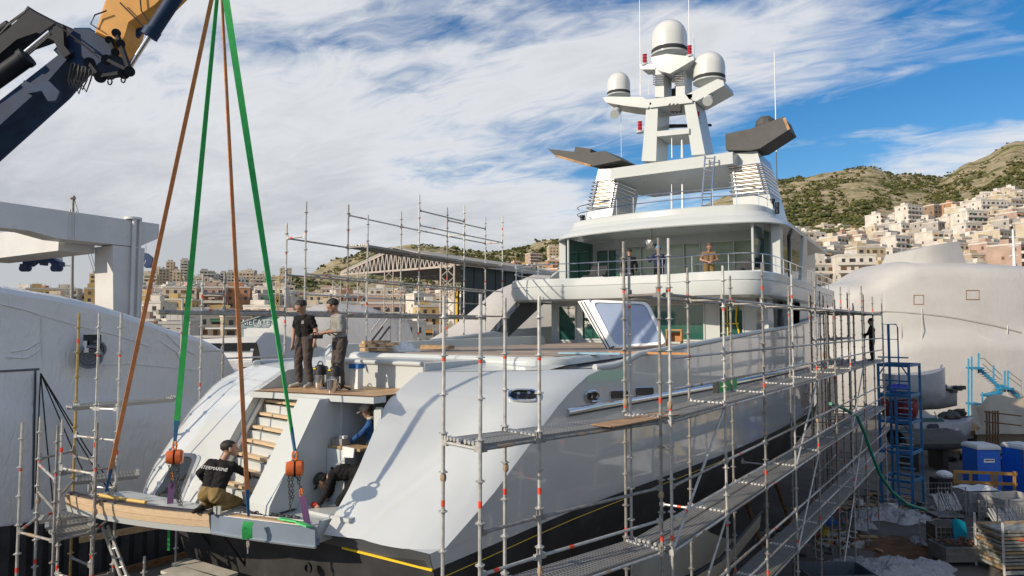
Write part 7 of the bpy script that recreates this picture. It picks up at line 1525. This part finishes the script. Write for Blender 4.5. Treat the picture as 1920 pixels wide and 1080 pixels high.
M1 = person('young man in black T-shirt and grey trousers standing on the aft deck', p1, face(-.55, -.85), stand(neck=(0, .03, 1.46), head=(.0, .09, 1.60), look=(.12, .85, -.55), elbow=((-.27, -.03, 1.14), (.27, .02, 1.14)), wrist=((-.38, .10, .92), (.27, .05, .87)), hand=((-.3, .3, -1), (0, .1, -1)), knee=((-.12, .03, .5), (.10, .06, .5)), ankle=((-.15, -.03, .08), (.09, .03, .08)), toe=((-.2, .14, .035), (.12, .21, .035))), C_BLK, C_GRT, C_SHOE, sleeve=.2, vox=.012)
p2 = aZ(636, 731, DK)
M2 = person('man in grey jacket holding a remote control on the aft deck', p2, face(-.85, -.5), stand(neck=(0, .06, 1.47), head=(0, .13, 1.60), look=(.1, .85, -.5), elbow=((-.26, .06, 1.16), (.27, .08, 1.14)), wrist=((-.10, .34, 1.10), (.12, .36, 1.08)), hand=((.35, .7, -.25), (-.2, .8, -.2)), knee=((-.12, .04, .5), (.13, .04, .5)), ankle=((-.14, 0, .08), (.15, -.04, .08)), toe=((-.17, .18, .035), (.2, .14, .035))), C_GRJ, C_GRT, C_BOOT, sleeve=.5, vox=.012, beard=True)
y2 = face(-.85, -.5); Rz = Matrix.Rotation(y2, 3, 'Z'); rc0 = p2+Rz @ Vector((.02, .47, 1.03)); RCt = thing('remote_control', 'black crane remote control held by the man in grey', 'remote control', rc0)
m = MB(); m.box(rc0, (.34, .2, .07), y2); m.build('case', black, RCt)
for k in range(5): m = MB(); m.tube(rc0+Rz @ Vector((-.12+.06*k, .02, .03)), rc0+Rz @ Vector((-.12+.06*k, .02, .09)), .01, n=6); m.build('joystick', dgrey, RCt)
m = MB(); m.path([rc0+Rz @ Vector(v_) for v_ in ((-.17, 0, 0), (-.19, -.2, .1), (-.17, -.34, .02))], .012, 5); m.path([rc0+Rz @ Vector(v_) for v_ in ((.17, 0, 0), (.19, -.2, .1), (.17, -.34, .02))], .012, 5); m.build('belt_strap', black, RCt)
M1.scale = (1.1, 1.1, 1.0); M2.scale = (1.1, 1.1, 1.0)
# chest badge on the black T-shirt
y1 = face(-.55, -.85); bd_ = MB(); R1 = Matrix.Rotation(y1, 3, 'Z')
bd_.lathe([(.035, 0), (.035, .004), (.026, .004), (.026, 0)], Vector((-.085, .128, 1.31)), 16, axis=(0, 1, 0.1)); put('chest_badge', bd_.mesh('chest_badge', mat('badge_grey', (.35, .35, .33), .7)), M1)
p3 = aZ(388, 960, 4.99)+Vector((0.0, 0.18, 0))
M3 = person('kneeling man with black lettered sweater and khaki trousers, back to the camera', p3, face(.22, 1.0), stand(pelvis=(0, -.12, .29), neck=(-.02, .15, .77), head=(.06, .21, .93), look=(.75, .55, .05), side=(1, -.1, -.05), elbow=((-.38, .12, .54), (.30, .26, .53)), wrist=((-.32, .24, .32), (.2, .46, .42)), hand=((.2, .3, -.8), (-.3, .8, -.2)), knee=((-.16, .28, .07), (.16, .26, .07)), ankle=((-.14, -.16, .07), (.13, -.18, .07)), toe=((-.14, -.32, .05), (.13, -.34, .05))), C_BLK, C_KHK, C_BOOT, vox=.012, bare=True)
M3.scale = (1.2, 1.14, 1.04); y3 = face(.22, 1.0); o = text('INTERMARINE', p3+Matrix.Rotation(y3, 3, 'Z') @ Vector((-.02, .0, .745)), .075, y3, mat('print_white', (.6, .6, .58), .8), M3, 'back_lettering', 62); o.location = Vector((-.03, -.085, .66)); o.rotation_euler = (R(58), R(4), 0)
p4 = Vector((-9.0, 8.55, 4.995))
M4 = person('man in dark cap bent double working at the platform edge by the starboard wing', p4, math.atan2(.87, -.5), stand(pelvis=(0, -.25, .52), neck=(0, .24, .50), head=(0, .37, .36), look=(0, .45, -.9), side=(1, 0, 0), elbow=((-.24, .24, .24), (.24, .24, .26)), wrist=((-.2, .36, .06), (.18, .36, .07)), hand=((0, .5, -.6), (0, .5, -.6)), knee=((-.14, .05, .08), (.14, .05, .08)), ankle=((-.13, -.38, .07), (.13, -.38, .07)), toe=((-.13, -.55, .05), (.13, -.55, .05))), C_BLK, C_BLK, C_BOOT, vox=.012, cap=cloth('dark_cap', (.03, .035, .03)))
M4.scale = (1.1, 1.1, 1.1); o = text('INTERMARINE', p4, .07, 0, MAT['print_white'], M4, 'back_lettering', 0); o.location = Vector((0, .06, .675)); o.rotation_euler = (R(6), 0, R(0))
gl_ = MB(); gl_.ball((-.18, .44, .05), .06, 10, 6, sq=(.8, 1.2, .7)); put('work_glove', gl_.mesh('work_glove', mat('red_glove', (.45, .03, .02), .8)), M4)
p5 = Vector((-9.07, 9.25, 4.98))
M5 = person('older man in pale cap and denim jacket reaching from behind the starboard wing', p5, face(-1, -.15), stand(neck=(0, .05, 1.42), head=(0, .11, 1.56), look=(0, .85, -.5), elbow=((-.2, .2, 1.18), (.2, .2, 1.15)), wrist=((-.12, .40, 1.02), (.14, .38, 1.0)), hand=((0, .8, -.4), (0, .8, -.4))), C_DNM, C_GRT, C_BOOT, cap=cloth('pale_cap', (.42, .38, .32)), vox=.014, hair=hairg)
cl_ = MB(); cl_.ball((0, .03, 1.43), .085, 12, 6, sq=(1, 1, .5)); put('fleece_collar', cl_.mesh('fleece_collar', cloth('cream_fleece', (.5, .45, .38))), M5)
BD = 9.31
def onY(u, y, z): v = aY(u, 520, y); return Vector((v.x, y, z))
M6 = person('man in black standing with his back turned at the left of the bridge deck', onY(1179, 24.0, BD), face(.35, 1), stand(neck=(0, .1, 1.44), head=(0, .17, 1.58), look=(.2, .8, -.5), elbow=((-.28, .1, 1.12), (.28, .12, 1.12)), wrist=((-.2, .32, .98), (.25, .3, .95))), C_BLK, C_BLK, C_BOOT, vox=.02)
M7 = person('man in navy overalls and blue cap working beside the foil bundle on the bridge deck', onY(1236, 24.0, BD), face(-.3, 1), stand(elbow=((-.3, .15, 1.2), (.28, .15, 1.15)), wrist=((-.3, .35, 1.38), (.1, .4, 1.2))), C_NVY, C_BLK, C_BOOT, vox=.02, cap=cloth('blue_cap', (.10, .28, .42)))
M8 = person('long haired man in tan shirt and khaki shorts looking down on the bridge deck', onY(1330, 24.1, BD), face(-.1, -1), stand(neck=(0, .03, 1.46), head=(0, .1, 1.59), look=(.05, .8, -.6), elbow=((-.3, .02, 1.16), (.3, .02, 1.16)), wrist=((-.08, .28, 1.08), (.1, .27, 1.06)), hand=((.5, .6, -.2), (-.5, .6, -.2))), C_TAN, C_KHK, C_BOOT, vox=.018, sleeve=.2, hair=hairg, hairlong=True)
M9 = person('man in dark jacket standing on the far end of the upper walkway', Vector((O[-1][0]-.3, O[-1][1]-1.2, 6.66)), face(-.8, .6), stand(elbow=((-.28, .1, 1.15), (.28, .1, 1.15)), wrist=((-.2, .32, 1.05), (.22, .3, 1.05))), C_BLK, C_BLK, C_BOOT, vox=.022)
M10 = person('person in dark jacket seen above the grey portable toilet', Vector(loc2(1905, 38.0)), face(-.5, .8), stand(), C_NVY, C_BLK, C_BOOT, vox=.024)
# foil bundle hanging at the bridge deck, chairs and tools
fb = thing('foil_bundle', 'shiny silver foil wrapped light hanging under the bridge roof', 'foil bundle', aY(1222, 458, 24.9)); m = MB(); c = aY(1222, 458, 24.9); q = random.Random(4)
m.add([c+Vector((v.x, v.y, v.z))*(.24*(1+.28*q.uniform(-1, 1))) for v in IV], IF); m.build('foil', mat('crinkled_foil', (.75, .70, .62), .22, 1.0), fb); m = MB(); m.tube(c+Vector((0, 0, .25)), Vector((c.x, c.y, 11.9)), .02, n=6); m.build('cord', black, fb)
for u, lab in ((1110, 'white boxed seat under the left wind screen'), (1400, 'white bench unit under the right wind screen')):
    t = thing('deck_seat', lab+' on the bridge deck', 'seat', onY(u, 25.6, BD)); c = onY(u, 25.6, BD); m = MB(); m.box(c+Vector((0, .3, .42)), (1.0, .6, .84)); m.build('base', white, t); m = MB(); m.box(c+Vector((0, .3, .88)), (.9, .55, .1)); m.build('cushion', dgrey, t); m = MB(); m.prism([c+Vector((-.4, .5, .93)), c+Vector((.35, .5, .93)), c+Vector((.45, .6, 1.35)), c+Vector((-.3, .6, 1.35))], (0, .05, 0)); m.build('backrest', dgrey, t)
for k, u in enumerate((1190, 1288, 1302, 1352)):
    t = thing('tool_bag', ['pale sack beside the man in black', 'dark bag left of the long haired man', 'dark upright tool case on the bridge deck', 'small black tool box right of the long haired man'][k]+(' on the bridge deck' if k != 2 else ''), 'bag', onY(u, 25.0, BD)); c = onY(u, 25.0, BD); m = MB(); m.ball(c+Vector((0, 0, .36)), .3, 10, 7, sq=(.8, .6, 1.15)); m.build('bag', white if k == 0 else black, t, 50); m = MB(); m.path([c+Vector((.12*math.cos(a), 0, .68+.1*math.sin(a))) for a in [R(x) for x in range(0, 181, 30)]], .015, 5); m.build('handle', dgrey, t)
# vacuum cleaners and bin on the aft deck
def vacuum(u, v, label):
    c = aZ(u, v, DK); t = thing('vacuum_cleaner', label, 'vacuum cleaner', c, 'vacuum cleaners on the aft deck'); t.scale = (.82, .82, .82); c = c+Vector((0, 0, .02))
    m = MB(); m.lathe([(.13, .02), (.14, .1), (.14, .32)], c, 16); m.build('drum', chrome, t, 40); m = MB(); m.lathe([(.15, .32), (.15, .40), (.12, .52), (.06, .56)], c, 16); m.build('motor_head', black, t, 40); m = MB(); m.path([c+Vector((.09*math.cos(a), 0, .55+.09*math.sin(a))) for a in [R(x) for x in range(0, 181, 30)]], .014, 6); m.build('handle', black, t); m = MB(); m.box(c+Vector((-.02, -.15, .47)), (.08, .03, .03)); m.build('latch', yelt, t)
    m = MB(); m.path([c+Vector((.14, -.05, .2)), c+Vector((.3, -.1, .12)), c+Vector((.35, .15, .02)), c+Vector((.1, .3, .02))], .02, 6); m.build('hose', black, t)
vacuum(600, 729, 'vacuum cleaner with black head between the two standing men'); vacuum(628, 733, 'vacuum cleaner in front of the legs of the man in grey')
pn2 = aZ(622, 736, DK); bk2 = thing('steel_bucket', 'dented steel bucket below the vacuum cleaners on the deck edge', 'bucket', pn2); m = MB(); m.lathe([(.075, 0), (.095, .24), (.088, .24), (.07, .01)], pn2, 16); m.build('pail', chrome, bk2, 40); m = MB(); m.path([pn2+Vector((.09*math.cos(a), 0, .24+.06*math.sin(a))) for a in [R(x) for x in range(0, 181, 30)]], .006, 5); m.build('bail', chrome, bk2)
wbx = aZ(660, 729, DK)+Vector((0, .12, 0)); t = thing('waste_bin', 'pale box with bright blue lid standing by the locker seat', 'bin', wbx); m = MB(); m.box(wbx+Vector((0, 0, .2)), (.19, .16, .4), .1); m.build('body', white, t); m = MB(); m.box(wbx+Vector((0, 0, .44)), (.24, .2, .09), .1); m.build('lid', mat('bin_blue', (.01, .14, .42), .5), t)
tb2 = aZ(598, 728, DK)+Vector((0, .2, 0)); t = thing('tool_tray', 'low bright blue tray on the deck beneath the vacuum cleaners', 'tray', tb2); m = MB(); m.box(tb2+Vector((0, 0, .05)), (.32, .2, .1), .2); m.build('tray', MAT['bin_blue'], t); m = MB(); m.box(tb2+Vector((0, 0, .11)), (.28, .16, .02), .2); m.build('inner', dgrey, t)
# things on the counter in the recess
cq = Vector((-9.38, 8.78, 5.97)); t = thing('tool_box', 'grey sander box with a white cloth on the recess counter', 'tool box', cq); m = MB(); m.box(cq+Vector((0, 0, .06)), (.26, .22, .12)); m.build('case', galvd, t); m = MB(); m.box(cq+Vector((.05, 0, .14)), (.12, .1, .05)); m.build('lid', white, t)
ck = Vector((-9.0, 8.57, 5.88)); m = MB(); m.prism([ck+Vector((-.12, 0, -.08)), ck+Vector((.14, 0, -.06)), ck+Vector((.16, 0, .1)), ck+Vector((-.12, 0, .11))], (0, .03, 0)); tag(m.build('white_cloth', white, None, None, ck), 'white cloth hanging over the counter edge in the recess', 'cloth')
